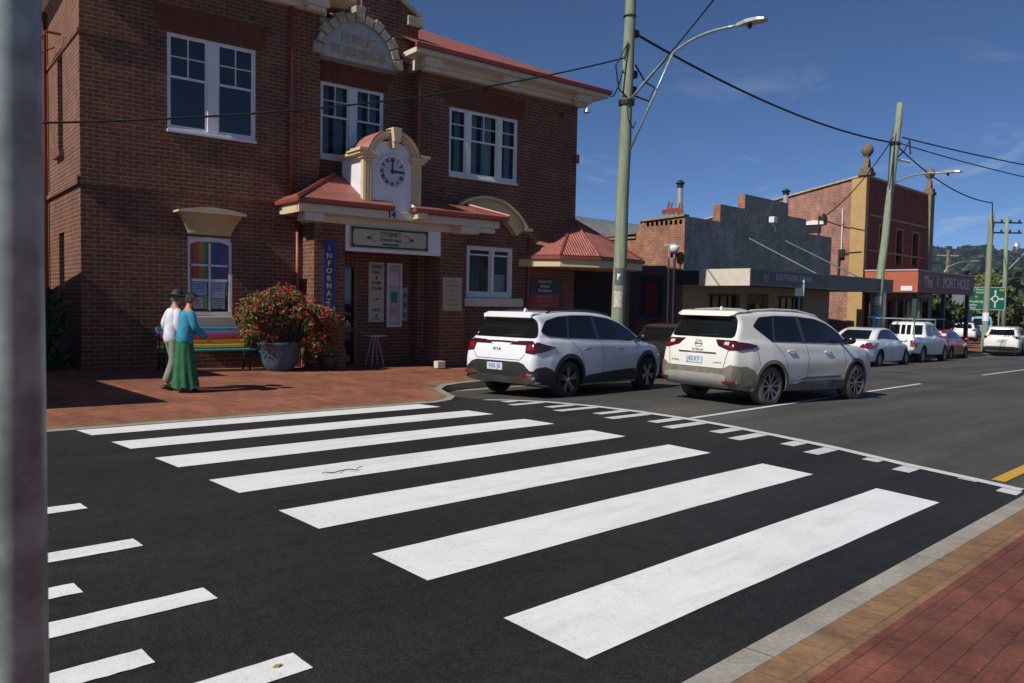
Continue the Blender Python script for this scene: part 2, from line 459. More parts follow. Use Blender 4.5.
# lane lines
def line(u0, u1, v0, v1, w, m='linepaint'): sheet('lane_line', [(u0,v0-w/2),(u1,v1-w/2),(u1,v1+w/2),(u0,v0+w/2)], Gr, .008, M[m], (1,.5))
line(10.12,21.2,6.42,6.86,.10); line(27,33,7.0,7.1,.10); line(42,48,7.1,7.1,.10); line(57,63,7.1,7.1,.10)
line(9.55,60,2.28,2.30,.13,'yellow')
sheet('ground', [(-600,46),(-40,46),(-40,-12),(60,-12),(150,1.9),(150,46),(900,46),(900,900),(-600,900)], lambda u,v: FPz(u,min(v,46))-.05, 0, mat('paddock', (.10,.11,.045), .9, .4, .03, dirt=((.22,.17,.09), .6, .06)), (60,60))
sheet('ground', [(-3000,-3000),(4200,-3000),(4200,4200),(-3000,4200)], lambda u,v: -.0174*min(max(u,-60),140)-1.2, 0, mat('far_ground', (.09,.10,.045), .95, .4, .01), (200,200))
M['gilt'] = mat('faded_gilt', (.42,.34,.18), .6, .25, 8)
# ------------------------------------------------------------------ wall with real openings (front face at y, facing -y)
def wall_grid(mb, x0, x1, z0, z1, y, ops, depth=.12, axis='x', flip=False):
    xs = sorted({x0, x1} | {c for o in ops for c in o[:2] if x0 < c < x1}); zs = sorted({z0, z1} | {c for o in ops for c in o[2:4] if z0 < c < z1})
    def P(a, d, z): return (a, y+d, z) if axis == 'x' else (y+d, a, z)
    for i in range(len(xs)-1):
        for j in range(len(zs)-1):
            cx = (xs[i]+xs[i+1])/2; cz = (zs[j]+zs[j+1])/2
            if any(o[0] < cx < o[1] and o[2] < cz < o[3] for o in ops): continue
            mb.add([P(xs[i],0,zs[j]),P(xs[i+1],0,zs[j]),P(xs[i+1],0,zs[j+1]),P(xs[i],0,zs[j+1])], [(0,1,2,3)])
    for o in ops:
        a, b, c, d = o[:4]; D = depth if not flip else -depth
        mb.add([P(a,0,c),P(a,D,c),P(a,D,d),P(a,0,d)], [(0,1,2,3)]); mb.add([P(b,0,c),P(b,D,c),P(b,D,d),P(b,0,d)], [(3,2,1,0)])
        mb.add([P(a,0,c),P(b,0,c),P(b,D,c),P(a,D,c)], [(0,1,2,3)]); mb.add([P(a,0,d),P(b,0,d),P(b,D,d),P(a,D,d)], [(3,2,1,0)])

def sash(root, x0, x1, z0, z1, y, bays, sill=True, frame=.09, mull=.2, pm=None, label=None, rail=.55, curt=True, sash_w=.045):
    """bays: list of (fraction width, cols, upper rows) sash pairs between mullions"""
    pm = pm or M['pane_see']
    mb = MB()
    mb.box(x0, x1, y+.02, y+.12, z1-frame*.7, z1); mb.box(x0, x1, y+.02, y+.12, z0, z0+frame*1.2)
    mb.box(x0, x0+frame, y+.02, y+.12, z0+frame*1.2, z1-frame*.7); mb.box(x1-frame, x1, y+.02, y+.12, z0+frame*1.2, z1-frame*.7)
    W = x1-x0-2*frame; tot = sum(b[0] for b in bays); nm = len(bays)-1
    cx = x0+frame; panes = []
    zb, zt = z0+frame*1.2, z1-frame*.7
    for i, (fw, cols, rows) in enumerate(bays):
        bw = (W-nm*mull)*fw/tot
        zm = zb+(zt-zb)*rail
        sw = sash_w
        # lower sash set back, upper sash forward
        mb.box(cx, cx+sw, y+.055, y+.10, zb, zm); mb.box(cx+bw-sw, cx+bw, y+.055, y+.10, zb, zm)
        mb.box(cx+sw, cx+bw-sw, y+.055, y+.10, zb, zb+sw*1.3)
        mb.box(cx, cx+bw, y+.035, y+.098, zm-.02, zm+.025)
        mb.box(cx, cx+sw, y+.035, y+.08, zm+.025, zt); mb.box(cx+bw-sw, cx+bw, y+.035, y+.08, zm+.025, zt)
        mb.box(cx+sw, cx+bw-sw, y+.035, y+.08, zt-sw, zt)
        for c in range(1, cols):
            q = cx+sw+(bw-2*sw)*c/cols; mb.box(q-.012, q+.012, y+.04, y+.077, zm+.025, zt-sw)
        for r in range(1, rows):
            q = zm+.025+(zt-sw-zm-.025)*r/rows; mb.box(cx+sw, cx+bw-sw, y+.043, y+.074, q-.012, q+.012)
        panes.append((cx+sw, cx+bw-sw, zb+sw, zt-sw, zm))
        cx += bw
        if i < nm: mb.box(cx, cx+mull, y+.01, y+.12, zb, zt); cx += mull
    f = mb.build('window', M['white'], root, bevel=.005, seg=1)
    if label: f['label'] = label
    for (a, b, c, d, zm) in panes:
        p = MB(); p.add([(a,y+.062,zm),(b,y+.062,zm),(b,y+.062,d),(a,y+.062,d)], [(0,1,2,3)]); p.add([(a,y+.085,c),(b,y+.085,c),(b,y+.085,zm),(a,y+.085,zm)], [(0,1,2,3)])
        p.build('pane', pm, f, fixn=False)
        if curt:
            q = MB(); n = 18; V = []
            for k in range(n*4+1):
                t = k/(n*4); V.append((a+(b-a)*t, y+.28+.03*math.sin(t*n*2*PI), 0))
            # a gap in the middle of the curtains
            for (t0, t1) in ((0, .40), (.62, 1)):
                i0, i1 = int(t0*n*4), int(t1*n*4); W_ = V[i0:i1+1]; m_ = len(W_)
                q.add([(p_[0], p_[1], c-.1) for p_ in W_]+[(p_[0], p_[1], d+.1) for p_ in W_], [(i, i+1, m_+i+1, m_+i) for i in range(m_-1)])
            q.build('curtain', M['curtain'], f, fixn=False)
    if sill:
        s_ = MB(); s_.box(x0-.01, x1+.01, y-.04, y+.06, z0-.06, z0-.002); s_.build('sill', M['white'], f, bevel=.008)
    return f

# ------------------------------------------------------------------ TOWN HALL
AX, AY, TH = 4.892, 16.884, R(-6)
HALL = frame(AX, AY, 0, TH)
hall = thing('town_hall', 'two-storey red brick town hall with cream trim, red roofs and clock porch', 'building', fr=HALL)
def gz(s): return FPz(AX+s*math.cos(TH), AY+s*math.sin(TH))
Z0 = -.7
# left block
L_ops = [(1.60,3.45,5.02,6.98), (2.0,2.93,1.18,2.86)]
mb = MB()
wall_grid(mb, 0, 4.95, Z0, 8.60, 0, L_ops, .14)
mb.add([(4.95,0,Z0),(4.95,.35,Z0),(4.95,.35,8.60),(4.95,0,8.60)], [(0,1,2,3)])
# side wall (faces -x): two slit windows
side_ops = [(1.75,2.35,4.6,6.6), (1.75,2.35,.9,2.9)]
wall_grid(mb, 0, 12, Z0, 8.60, 0, side_ops, .18, axis='y')
mb.add([(0,12,Z0),(13.07,12,Z0),(13.07,12,8.0),(0,12,8.0)], [(0,1,2,3)])
mb.add([(13.07,0,Z0),(13.07,12,Z0),(13.07,12,8.0),(13.07,0,8.0)], [(0,1,2,3)])
# recessed centre
C_ops = [(5.13,6.82,4.95,6.72), (5.45,6.12,Z0,2.45)]
wall_grid(mb, 4.95, 7.65, Z0, 8.0, .35, C_ops, .14)
mb.add([(7.65,0,Z0),(7.65,.35,Z0),(7.65,.35,8.0),(7.65,0,8.0)], [(0,1,2,3)])
# right block
R_ops = [(8.55,10.83,4.88,6.62), (9.16,10.73,1.70,3.08)]
wall_grid(mb, 7.65, 13.07, Z0, 8.0, 0, R_ops, .14)
mb.build('wall', M['brick'], hall, fixn=False)
# string courses, plinth, corner pilaster strips (proud of the wall)
mb = MB()
for (a, b) in ((-.06, 4.4),):
    mb.box(a, b, -.06, -.003, 3.72, 3.80); mb.box(a, b, -.035, -.002, 3.80, 3.88)
mb.box(-.06, -.003, -.06, 11, 3.72, 3.80); mb.box(-.035, -.002, -.035, 11, 3.80, 3.88)
mb.box(-.035, -.002, -.035, 11, 6.62, 6.69); mb.box(-.035, 1.3, -.03, -.002, 6.62, 6.69)
mb.box(7.70, 13.11, -.035, -.002, Z0, .42); mb.box(-.035, 3.9, -.035, -.002, Z0, .35); mb.box(-.035, -.002, -.035, 11, Z0, .35)
mb.build('brick_course', M['brick'], hall)
# soldier-course lintels
def lintel(x0, x1, z0, z1, y, n='lintel'):
    mb = MB(); mb.prism([(x0-.14, z0), (x1+.14, z0), (x1+.30, z1), (x0-.30, z1)], 'y', y-.012, y+.002); return mb.build(n, M['soldier'], hall)
lintel(1.60, 3.45, 7.02, 7.52, 0); lintel(5.13, 6.75, 6.75, 7.14, .35); lintel(8.55, 10.83, 6.66, 7.18, 0)
# windows
sash(hall, 1.60, 3.45, 5.02, 6.98, 0, [(1,2,2),(1,2,2)], mull=.22, curt=False, pm=M['pane'], frame=.045, sash_w=.04)
sash(hall, 5.13, 6.82, 4.95, 6.72, .35, [(1,2,2),(1,2,2)], mull=.2, frame=.045, sash_w=.04)
sash(hall, 8.55, 10.83, 4.88, 6.62, 0, [(.75,1,2),(1.35,2,2),(.75,1,2)], mull=.15, frame=.05, sash_w=.04)
w = sash(hall, 9.16, 10.73, 1.70, 3.08, 0, [(1.3,1,1),(1,1,1)], mull=.10, rail=.86, sill=False, curt=False, pm=M['pane_see'], label='white ground-floor window under the arched cream hood')
mb = MB()
for k in range(9): mb.box(9.28+.085*k, 9.285+.085*k, .14, .15, 1.8, 2.6)
mb.box(9.95, 10.15, .2, .22, 1.9, 2.5); mb.box(10.25, 10.6, .2, .22, 1.8, 2.35); mb.build('display', flat('shop_display', (.35,.38,.42), .6), w)
mb = MB(); mb.box(9.02, 11.02, -.14, .10, 1.46, 1.69); mb.build('sill', M['creampale'], w, bevel=.01)
# side slits
for (z0, z1) in ((4.6,6.6),(.9,2.9)):
    mb = MB(); mb.box(.14,.16,1.75,2.35,z0,z1); f = mb.build('window', M['pane'], hall)
    mb = MB(); mb.box(-.10,.05,1.65,2.45,z0-.12,z0-.01); mb.build('sill', M['redpaint'], f)
mb = MB(); mb.tube([(-.03,2.5,6.9),(-.28,2.5,6.75),(-.28,2.5,6.6)], .02, 6); mb.tube([(-.05,1.6,6.95),(-.32,1.6,6.95)], .03, 6); mb.tube([(-.32,1.6,6.95),(-.32,2.6,6.95)], .03, 6); mb.build('pipe_bracket', M['redpaint'], hall)
# rainbow window (arched head) with flared hood
def arch_pts(x0, x1, z0, zs, rise, n=14):
    c = (x0+x1)/2; hw = (x1-x0)/2; Rr = (hw*hw+rise*rise)/(2*rise); a0 = math.asin(min(1, hw/Rr))
    return [(x0, z0), (x1, z0)] + [(c+Rr*math.sin(a0-2*a0*k/n), zs+rise-Rr+Rr*math.cos(a0-2*a0*k/n)) for k in range(n+1)]
def ringframe(mb, outer, inner, y0, y1):
    n = len(outer)
    V = [(p[0], y0, p[1]) for p in outer]+[(p[0], y0, p[1]) for p in inner]+[(p[0], y1, p[1]) for p in outer]+[(p[0], y1, p[1]) for p in inner]
    F = []
    for i in range(n):
        j = (i+1) % n
        F += [(i, j, n+j, n+i), (2*n+i, 3*n+i, 3*n+j, 2*n+j), (i, 2*n+i, 2*n+j, j), (n+i, n+j, 3*n+j, 3*n+i)]
    mb.add(V, F)
mb = MB()
ringframe(mb, arch_pts(2.0,2.93,1.18,2.76,.10), arch_pts(2.055,2.875,1.27,2.70,.09), .03, .12)
mb.box(2.445,2.485,.04,.10,1.30,2.73); mb.box(2.09,2.84,.04,.10,2.24,2.28); mb.box(2.09,2.84,.035,.105,1.92,1.97)
mb.box(2.005,2.925,.06,.075,2.76,2.859)
rw = mb.build('window', M['white'], hall); rw['label'] = 'white arched window with rainbow panes'
rb = [(.52,.03,.02),(.62,.10,.02),(.62,.35,.03),(.15,.32,.08),(.03,.22,.32),(.05,.08,.34),(.14,.06,.30),(.28,.06,.3)]
for i, c in enumerate(rb):
    a = 2.055+(.82)*i/8
    mb = MB(); mb.box(a, a+.82/8-.001, .085, .09, 1.95, 2.79); o = mb.build('rainbow_pane', mat('rainbow_glass', tuple(q*.55 for q in c), .25, .2, 4), rw)
mb = MB(); mb.box(2.055,2.875,.09,.095,1.27,1.95); mb.build('pane', M['pane'], rw)
for (a,b,c,d,k) in ((2.12,2.41,1.62,1.9,(.30,.42,.6)),(2.14,2.33,1.34,1.58,(.42,.5,.62)),(2.52,2.80,1.56,1.92,(.45,.5,.6)),(2.52,2.80,1.33,1.54,(.4,.45,.52)),(2.34,2.43,1.33,1.6,(.35,.38,.06))):
    mb = MB(); mb.box(a,b,.080,.084,c,d); p = mb.build('notice', mat('notice_paper', k, .6, .15, 12), rw)
    t = MB()
    for r in range(4): t.box(a+.03, b-.03-.02*(r%2), .077, .079, d-.05-.05*r, d-.035-.05*r)
    t.build('notice_print', print_ink if 0 else flat('print_ink', (.06,.08,.16)), p)
mb = MB(); mb.prism([(1.92,.86),(3.02,.86),(2.96,1.17),(1.98,1.17)], 'y', -.10, .10); mb.build('sill', M['creampale'], rw, bevel=.01)
# flared hood: cove profile
mb = MB(); mb.smooth = True
n = 10; V = []; F = []
for k in range(n+1):
    t = k/n; fl = t**1.45
    V += [(2.0-.23*fl-.0, .0, 2.90+.44*t), (2.0-.23*fl, -.02-.34*fl, 2.90+.44*t), (2.90+.16*fl, -.02-.34*fl, 2.90+.44*t), (2.90+.16*fl, .0, 2.90+.44*t)]
for k in range(n):
    for q in range(3): F.append((k*4+q, k*4+q+1, k*4+q+5, k*4+q+4))
F.append((3,2,1,0))
mb.add(V, F)
hd = mb.build('window_hood', M['cream'], hall, fixn=False)
mb = MB(); P = []
for k in range(13):
    t = k/12; P.append((1.70+1.40*t, 3.36+.09*math.sin(PI*t)))
mb.prism([(1.70,3.32),(3.10,3.32)]+[(p[0], p[1]) for p in P[::-1]], 'y', -.42, 0); mb.build('hood_cap', M['cream'], hd)
# arched shell hood over the ground-floor window of the right block
def arcband(cx, cz, r0, r1, a0, a1, y0, y1, n=24):
    mb = MB(); V = []; F = []
    for k in range(n+1):
        a = a0+(a1-a0)*k/n
        for r, y in ((r0, y0+.0), (r1, y0), (r1, y1), (r0, y1)): V.append((cx+r*math.sin(a), y, cz+r*math.cos(a)))
    for k in range(n):
        for q in range(4): F.append((k*4+q, k*4+(q+1) % 4, k*4+4+(q+1) % 4, k*4+4+q))
    F += [(0,1,2,3), (n*4+3, n*4+2, n*4+1, n*4)]
    mb.add(V, F); return mb
b = arcband(9.62, 2.72, 1.27, 1.60, -R(57), R(57), -.20, -.004); ah = b.build('arched_hood', M['cream'], hall)
b = arcband(9.62, 2.72, 1.60, 1.67, -R(58), R(58), -.34, -.004); b.build('hood_cap', M['cream'], ah)
mb = MB(); mb.box(10.90, 11.16, -.34, -.004, 3.56, 3.63); mb.build('hood_end', M['cream'], ah)
# eaves: soffit, gutter, brackets, roof
OV = .62
mb = MB()
def eave(x0, x1, y, ret=None):
    mb = MB(); mb.box(x0, x1, y-OV, y+.0, 7.74, 7.86); mb.box(x0, x1, y-.16, y-.002, 7.50, 7.74); mb.box(x0, x1, y-.24, y-.003, 7.62, 7.74)
    return mb
zo = .60
mb.box(-OV, 5.55, -OV, 0, 7.74+zo, 7.86+zo); mb.box(-.16, 5.0, -.16, -.002, 7.50+zo, 7.74+zo); mb.box(-.24, 5.05, -.24, -.161, 7.62+zo, 7.739+zo)
mb.box(-OV, -.002, .001, 12, 7.74+zo, 7.86+zo); mb.box(-.16, -.002, -.001, 12, 7.50+zo, 7.739+zo)
mb.box(4.952, 5.11, -.001, .35, 7.50+zo, 7.74+zo); mb.box(5.11, 5.55, .0, .35, 7.74+zo, 7.86+zo)
eo = -.15
mb.box(7.15, 13.7, -OV, 0, 7.74+eo, 7.86+eo); mb.box(7.49, 7.648, -.16, .35, 7.50+eo, 7.74+eo); mb.box(7.655, 13.23, -.16, -.002, 7.50+eo, 7.74+eo); mb.box(7.655, 13.23, -.24, -.161, 7.62+eo, 7.739+eo)
mb.box(13.072, 13.7, .001, 12, 7.74+eo, 7.86+eo); mb.box(13.072, 13.23, -.001, 12, 7.50+eo, 7.739+eo)
mb.build('eave', M['creampale'], hall)
mb = MB()
for x in (.0, 4.45, 7.5, 9.95, 12.66):
    zz = .60 if x < 5 else -.15
    mb.box(x, x+.5, -.5, -.25, 7.52+zz, 7.738+zz)
    mb.box(x+.05, x+.45, -.42, -.245, 7.42+zz, 7.52+zz)
mb.build('eave_bracket', M['creampale'], hall, bevel=.01)
mb = MB(); mb.box(-OV-.08, 5.6, -OV-.10, -OV-.002, 7.84+zo, 7.98+zo); mb.box(-OV-.10, -OV-.002, -OV, 12.4, 7.84+zo, 7.98+zo); mb.box(7.1, 13.78, -OV-.10, -OV-.002, 7.70, 7.81); mb.box(13.702, 13.8, -OV, 12.4, 7.70, 7.81)
mb.build('gutter', M['redpaint'], hall, bevel=.015)
mb = MB()
x0, x1, y0, y1, ze, rz = -.66, 13.74, -.66, 12.4, 7.78, 10.0
zc = ze+(rz-ze)*1.12/4.66
mb.add([(7.1,y0,ze),(x1,y0,ze),(x1,y1,ze),(x0,y1,ze),(4.2,4,9.95),(10.0,4,9.95),(7.1,4,9.95),(7.1,.46,zc),(4.2,.46,zc),(x0,.46,zc)], [(0,1,5,6),(1,2,5),(2,3,4,5),(7,6,4,8),(8,4,9),(3,9,4)])
mb.add([(x0,y0,7.93+zo),(5.6,y0,7.93+zo),(5.6,y1,7.93+zo),(x0,y1,7.93+zo),(3.6,4.2,rz+.1),(3.6,8,rz+.1)], [(0,1,4),(1,2,5,4),(2,3,5),(3,0,4,5)])
mb.build('roof', M['redroof'], hall, fixn=False)
# central raked brick parapet with cream coping, arched plaque
mb = MB(); mb.prism([(5.56,7.5),(7.64,7.5),(7.64,8.62),(6.95,9.02),(6.0,9.35),(5.56,9.2)], 'y', .10, .45); pr = mb.build('parapet', M['brick'], hall)
mb = MB()
mb.beam((7.70,.27,8.70),(6.95,.27,9.10),.48,.12); mb.beam((6.95,.27,9.10),(6.0,.27,9.43),.48,.12); mb.beam((6.0,.27,9.43),(5.56,.27,9.28),.48,.12)
mb.box(7.30,7.74,.02,.5,8.42,8.66)
mb.build('coping', M['stone'], pr, bevel=.015)
mb = MB(); mb.box(4.952,5.555,.10,.345,7.3,8.1); mb.build('render_panel', M['creampale'], hall)
pcx, pcz = 5.92, 7.20
mb = MB(); mb.prism([(pcx+.95*math.cos(PI*k/28), pcz+.99*math.sin(PI*k/28)) for k in range(29)], 'y', -.03, .348); pq = mb.build('arched_plaque', mat('cement_field', (.40,.42,.44), .85, .2, 6, .3, 40), hall)
for k in range(13):
    a0 = PI*k/13+.012; a1 = PI*(k+1)/13-.012
    ro = 1.18 if k % 2 == 0 else 1.12
    if k == 6: ro = 1.30
    mb = MB(); mb.prism([(pcx+r*math.cos(a), pcz+r*math.sin(a)) for r, a in ((.92,a0),(.92,a1),(ro,a1),(ro,a0))], 'y', -.12, .346); mb.build('voussoir', M['stone'], pq, bevel=.015)
text('lettering', 'PUBLIC', .29, M['gilt'], pq, (pcx, -.032, pcz+.50), ext=.02, bold=.006)
text('lettering', 'BUILDINGS', .29, M['gilt'], pq, (pcx, -.032, pcz+.20), ext=.02, bold=.006)
mb = MB(); mb.tube([(pcx+.02,-.1,8.2),(pcx+.02,-.1,9.3)], .012, 6); mb.build('flag_rod', M['steel'], hall)
# downpipes
mb = MB(); mb.smooth = True
mb.tube([(4.23,-.07,8.2),(4.23,-.07,3.9)], .045); mb.tube([(4.40,-.06,3.55),(4.40,-.06,.1)], .045)
mb.tube([(7.60,-.02,7.5),(7.60,-.02,3.8)], .04); mb.tube([(11.25,-.06,3.4),(11.25,-.06,.1)], .035)
mb.tube([(-.09,3.55,7.9),(-.09,3.55,-.1)], .07)
for z in (6.8,5.4,4.4): mb.tube([(4.23,-.07,z),(4.23,-.07,z+.08)], .058)
mb.build('downpipe', M['redpaint'], hall)
mb = MB(); mb.box(9.6,9.75,-.01,.0,7.2,7.35); mb.box(12.35,12.5,-.01,0,6.95,7.1); mb.box(3.3,3.42,-.012,0,7.62,7.7); mb.build('air_vent', M['black'], hall)
mb = MB(); mb.box(12.95,13.1,-.09,-.02,5.7,5.95); mb.build('alarm_box', M['redpaint'], hall)
# eave-mounted flood lamp
mb = MB(); mb.smooth = True; mb.tube([(12.7,-.3,7.5),(12.72,-.62,7.28),(12.8,-.66,7.18)], .022, 6); mb.lathe([(.03,0),(.06,-.05),(.10,-.16),(.10,-.17),(0,-.17)], (12.82,-.66,7.2)); mb.build('flood_lamp', M['steel'], hall)

# ---- porch
PD = -.70     # front plane of the porch piers
mb = MB()
for (a, b) in ((4.51, 5.26), (7.85, 8.62)):
    g_ = gz((a+b)/2)-.3
    mb.box(a, b, PD, -.002, g_, 3.30)
    mb.box(a-.035, b+.035, PD-.035, -.003, g_, g_+.75)
pier = mb.build('porch_pier', M['brick'], hall)
# cream entablature: beam with projecting fascia
mb = MB()
mb.box(4.47, 8.66, PD-.02, -.004, 3.302, 3.46)
mb.box(3.98, 9.36, -1.16, -.005, 3.46, 3.64)
mb.box(4.10, 4.55, -1.12, -.722, 3.28, 3.459); mb.box(8.2, 8.75, -1.12, -.722, 3.28, 3.459)
mb.box(8.80, 9.3, -1.05, -.9, 3.34, 3.459)
ent = mb.build('entablature', M['creampale'], hall, bevel=.01)
mb = MB(); mb.box(5.261, 7.849, PD-.03, PD+.10, 2.70, 3.30); mb.build('sign_backing', M['white'], hall, bevel=.006)
mb = MB(); mb.box(3.9, 6.22, -1.30, -1.162, 3.642, 3.75); mb.box(3.86, 3.978, -1.30, -.0, 3.642, 3.75)
mb.box(6.72, 9.5, -1.38, -1.162, 3.642, 3.75); mb.box(9.37, 9.5, -1.16, -.0, 3.642, 3.75)
mb.build('gutter', M['redpaint'], hall, bevel=.02)
mb = MB(); mb.box(3.93, 3.975, -1.20, -.3, 3.44, 3.64); mb.box(6.78, 7.05, -1.37, -1.162, 3.50, 3.64); mb.build('fascia_end', M['cream'], hall)
mb = MB(); mb.tube([(3.95,-1.1,3.62),(3.95,-1.15,3.5),(4.15,-.5,3.4),(4.40,-.08,3.35)], .035, 8); mb.build('gutter_outlet', M['redpaint'], hall)
# porch roofs: left hip and right hip, running up to the wall
mb = MB()
mb.add([(3.88,-1.30,3.745),(6.22,-1.30,3.745),(6.22,-.0,4.5),(5.3,-.0,4.5),(3.88,-.0,3.745)], [(0,1,2,3),(0,3,4)])
mb.add([(6.72,-1.38,3.745),(9.5,-1.38,3.745),(9.5,-.0,3.745),(8.7,-.0,4.18),(6.72,-.0,4.18)], [(0,1,3,4),(1,2,3)])
pr_ = mb.build('porch_roof', M['redroof'], hall, fixn=False)
mb = MB(); mb.tube([(3.88,-1.31,3.77),(5.3,-.02,4.52)], .045, 8); mb.tube([(9.5,-1.39,3.77),(8.7,-.02,4.20)], .045, 8); mb.build('ridge_cap', M['redpaint'], pr_)
mb = MB(); mb.prism([(-1.34,3.76),(-.9,3.76),(-.9,4.02)], 'x', 6.70, 6.74); mb.build('gable_end', M['white'], hall)
# clock tower on the porch
t0, t1, ty = 5.47, 7.00, -1.12
mb = MB(); mb.box(t0+.22, t1-.22, ty+.03, -.05, 3.645, 4.98); mb.box(t0+.05, t0+.22, ty+.10, -.0, 3.645, 4.95); mb.box(t1-.22, t1-.05, ty+.10, -.0, 3.645, 4.95)
mb.prism([(t0+.22,4.98),(t1-.22,4.98)]+[((t0+t1)/2+(.50)*math.cos(PI*k/16), 4.98+.26*math.sin(PI*k/16)) for k in range(1,16)], 'y', ty+.03, -.05)
tower = mb.build('clock_tower', M['white'], hall)
mb = MB()
for x in (t0, t1-.24):
    mb.box(x, x+.24, ty-.03, ty+.10, 3.645, 4.78)
    for k in range(3): mb.box(x+.035+.065*k, x+.075+.065*k, ty-.045, ty-.03, 3.8, 4.7)
    mb.box(x-.05, x+.29, ty-.10, ty+.15, 4.78, 4.84); mb.box(x-.09, x+.33, ty-.15, ty+.15, 4.84, 4.92)
pil = mb.build('pilaster', M['cream'], tower, bevel=.006)
# moulded arch: three steps, springing from flat shoulders
cx = (t0+t1)/2
for (r0, r1, yy) in ((.52,.57,-.02),(.57,.63,-.07),(.63,.68,-.12)):
    mb = arcband(cx, 4.78, r0, r1, -R(80), R(80), ty+yy, ty+.3, 28); mb.build('arch_moulding', M['cream'], tower)
mb = MB()
for (a, b) in ((t0-.16, t0+.06), (t1-.06, t1+.16)): mb.box(a, b, ty-.17, ty+.5, 4.92, 4.985)
mb.box(t0-.12, t0+.02, ty-.1, -.02, 4.86, 4.93); mb.build('cornice', M['cream'], tower)
mb = arcband(cx, 4.78, .682, .715, -R(80), R(80), ty-.12, ty+.75, 28); mb.build('tower_roof', M['redroof_w'], tower)
mb = MB(); mb.add([(t0-.2,ty+.3,4.99),(t0+.1,ty+.3,5.10),(t0+.1,-.0,5.10),(t0-.2,-.0,4.99)], [(0,1,2,3)]); mb.add([(t1+.2,ty+.3,4.99),(t1-.1,ty+.3,5.10),(t1-.1,0,5.10),(t1+.2,0,4.99)], [(3,2,1,0)]); mb.build('side_roof', M['redroof_w'], tower, fixn=False)
mb = MB(); mb.prism([(cx-.08,5.20),(cx+.08,5.20),(cx+.12,5.52),(cx-.12,5.52)], 'y', ty-.22, ty+.1); mb.prism([(cx-.06,5.06),(cx+.06,5.06),(cx+.08,5.20),(cx-.08,5.20)], 'y', ty-.17, ty+.03); mb.build('keystone', M['cream'], tower, bevel=.01)
# clock
CZ = 4.55
mb = MB(); mb.smooth = True; mb.lathe([(.345,0),(.345,-.05),(.385,-.06),(.41,-.03),(.41,0)], (cx, ty+.03, CZ), 'y', 48); ring = mb.build('clock', M['white'], tower)
ring['label'] = 'round clock with roman numerals showing three o\'clock'
mb = MB(); mb.disc((cx, ty+.012, CZ), .345, 'y', 48); mb.build('clock_face', flat('clock_dial', (.50,.53,.58), .4), ring)
for k, nme in enumerate(['XII','I','II','III','IIII','V','VI','VII','VIII','IX','X','XI']):
    a = 2*PI*k/12
    cu = text('numeral', nme, .12, M['blackgloss'], ring, (0,0,0), (PI/2,0,0), .003, bold=.004, sx=.8)
    cu.matrix_local = Matrix.Translation((cx+.265*math.sin(a), ty+.006, CZ+.265*math.cos(a))) @ Matrix.Rotation(a, 4, 'Y')
mb = MB()
mb.prism([(cx-.018,CZ-.06),(cx+.018,CZ-.06),(cx+.018,CZ+.20),(cx,CZ+.30),(cx-.018,CZ+.20)], 'y', ty-.012, ty-.006)
mb.prism([(cx-.06,CZ-.022),(cx-.06,CZ+.022),(cx+.2,CZ+.022),(cx+.29,CZ),(cx+.2,CZ-.022)], 'y', ty-.020, ty-.014)
mb.disc((cx, ty-.021, CZ), .035); mb.build('clock_hands', M['blackgloss'], ring)
text('street_number', '14', .22, M['black'], hall, (6.20, -1.165, 3.55), ext=.006, bold=.006)
# porch back: door with timber frame and lit interior edge
mb = MB(); mb.box(5.46,5.53,.36,.46,-.4,2.44); mb.box(6.04,6.11,.33,.46,-.4,2.44); mb.box(5.53,6.04,.36,.46,2.36,2.44); mb.box(5.53,6.04,.38,.44,.8,.9)
dr = mb.build('door', M['wood'], hall); mb = MB(); mb.box(5.53,6.04,.42,.44,-.3,2.36); mb.build('door_pane', M['pane'], dr)
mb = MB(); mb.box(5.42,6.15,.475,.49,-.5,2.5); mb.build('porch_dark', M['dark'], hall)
mb = MB(); mb.tube([(4.98,-.6,2.62),(5.25,-.6,2.52)], .04, 8); mb.build('porch_light', M['white'], hall)

# right-hand hexagonal entrance porch on the corner
mb = MB()
apex = (12.95,.0,4.05)
R5 = [(10.95,-.0,2.92),(11.6,-1.0,2.92),(12.7,-1.42,2.92),(14.8,-1.12,2.92),(15.6,.5,2.92),(14.6,2.4,2.92),(13.1,3.0,2.92)]
R5 = [(p[0]*1.0, p[1]*1.0, p[2]) for p in R5]
mb.add(R5+[(12.95,-.0,4.05),(13.08,1.2,4.05)], [(0,1,7),(1,2,7),(2,3,7),(3,4,8,7),(4,5,8),(5,6,8)])
er = mb.build('entrance_roof', M['redroof_w'], hall, fixn=False)
mb = MB()
for a in R5[1:5]: mb.tube([a, (12.97,0,4.07)], .04, 6)
mb.build('ridge_cap', M['redpaint'], er)
mb = MB(); mb.prism([(p[0], p[1]) for p in R5[:-1]]+[(13.1,2.4)], 'z', 2.60, 2.80); mb.build('entrance_fascia', M['cream'], er)
mb = MB(); mb.prism([((p[0]-13)*1.035+13, (p[1])*1.05) for p in R5[:-1]]+[(13.1,2.4)], 'z', 2.803, 2.90); mb.build('gutter', M['redpaint'], er)
mb = MB(); g_ = -.7
mb.box(14.75,15.15,-.3,.1,g_,2.6)
mb.build('entrance_pier', M['brick'], hall)
mb = MB(); mb.box(13.08,16.6,.75,.85,g_,2.65); mb.build('entrance_dark', M['dark'], hall)

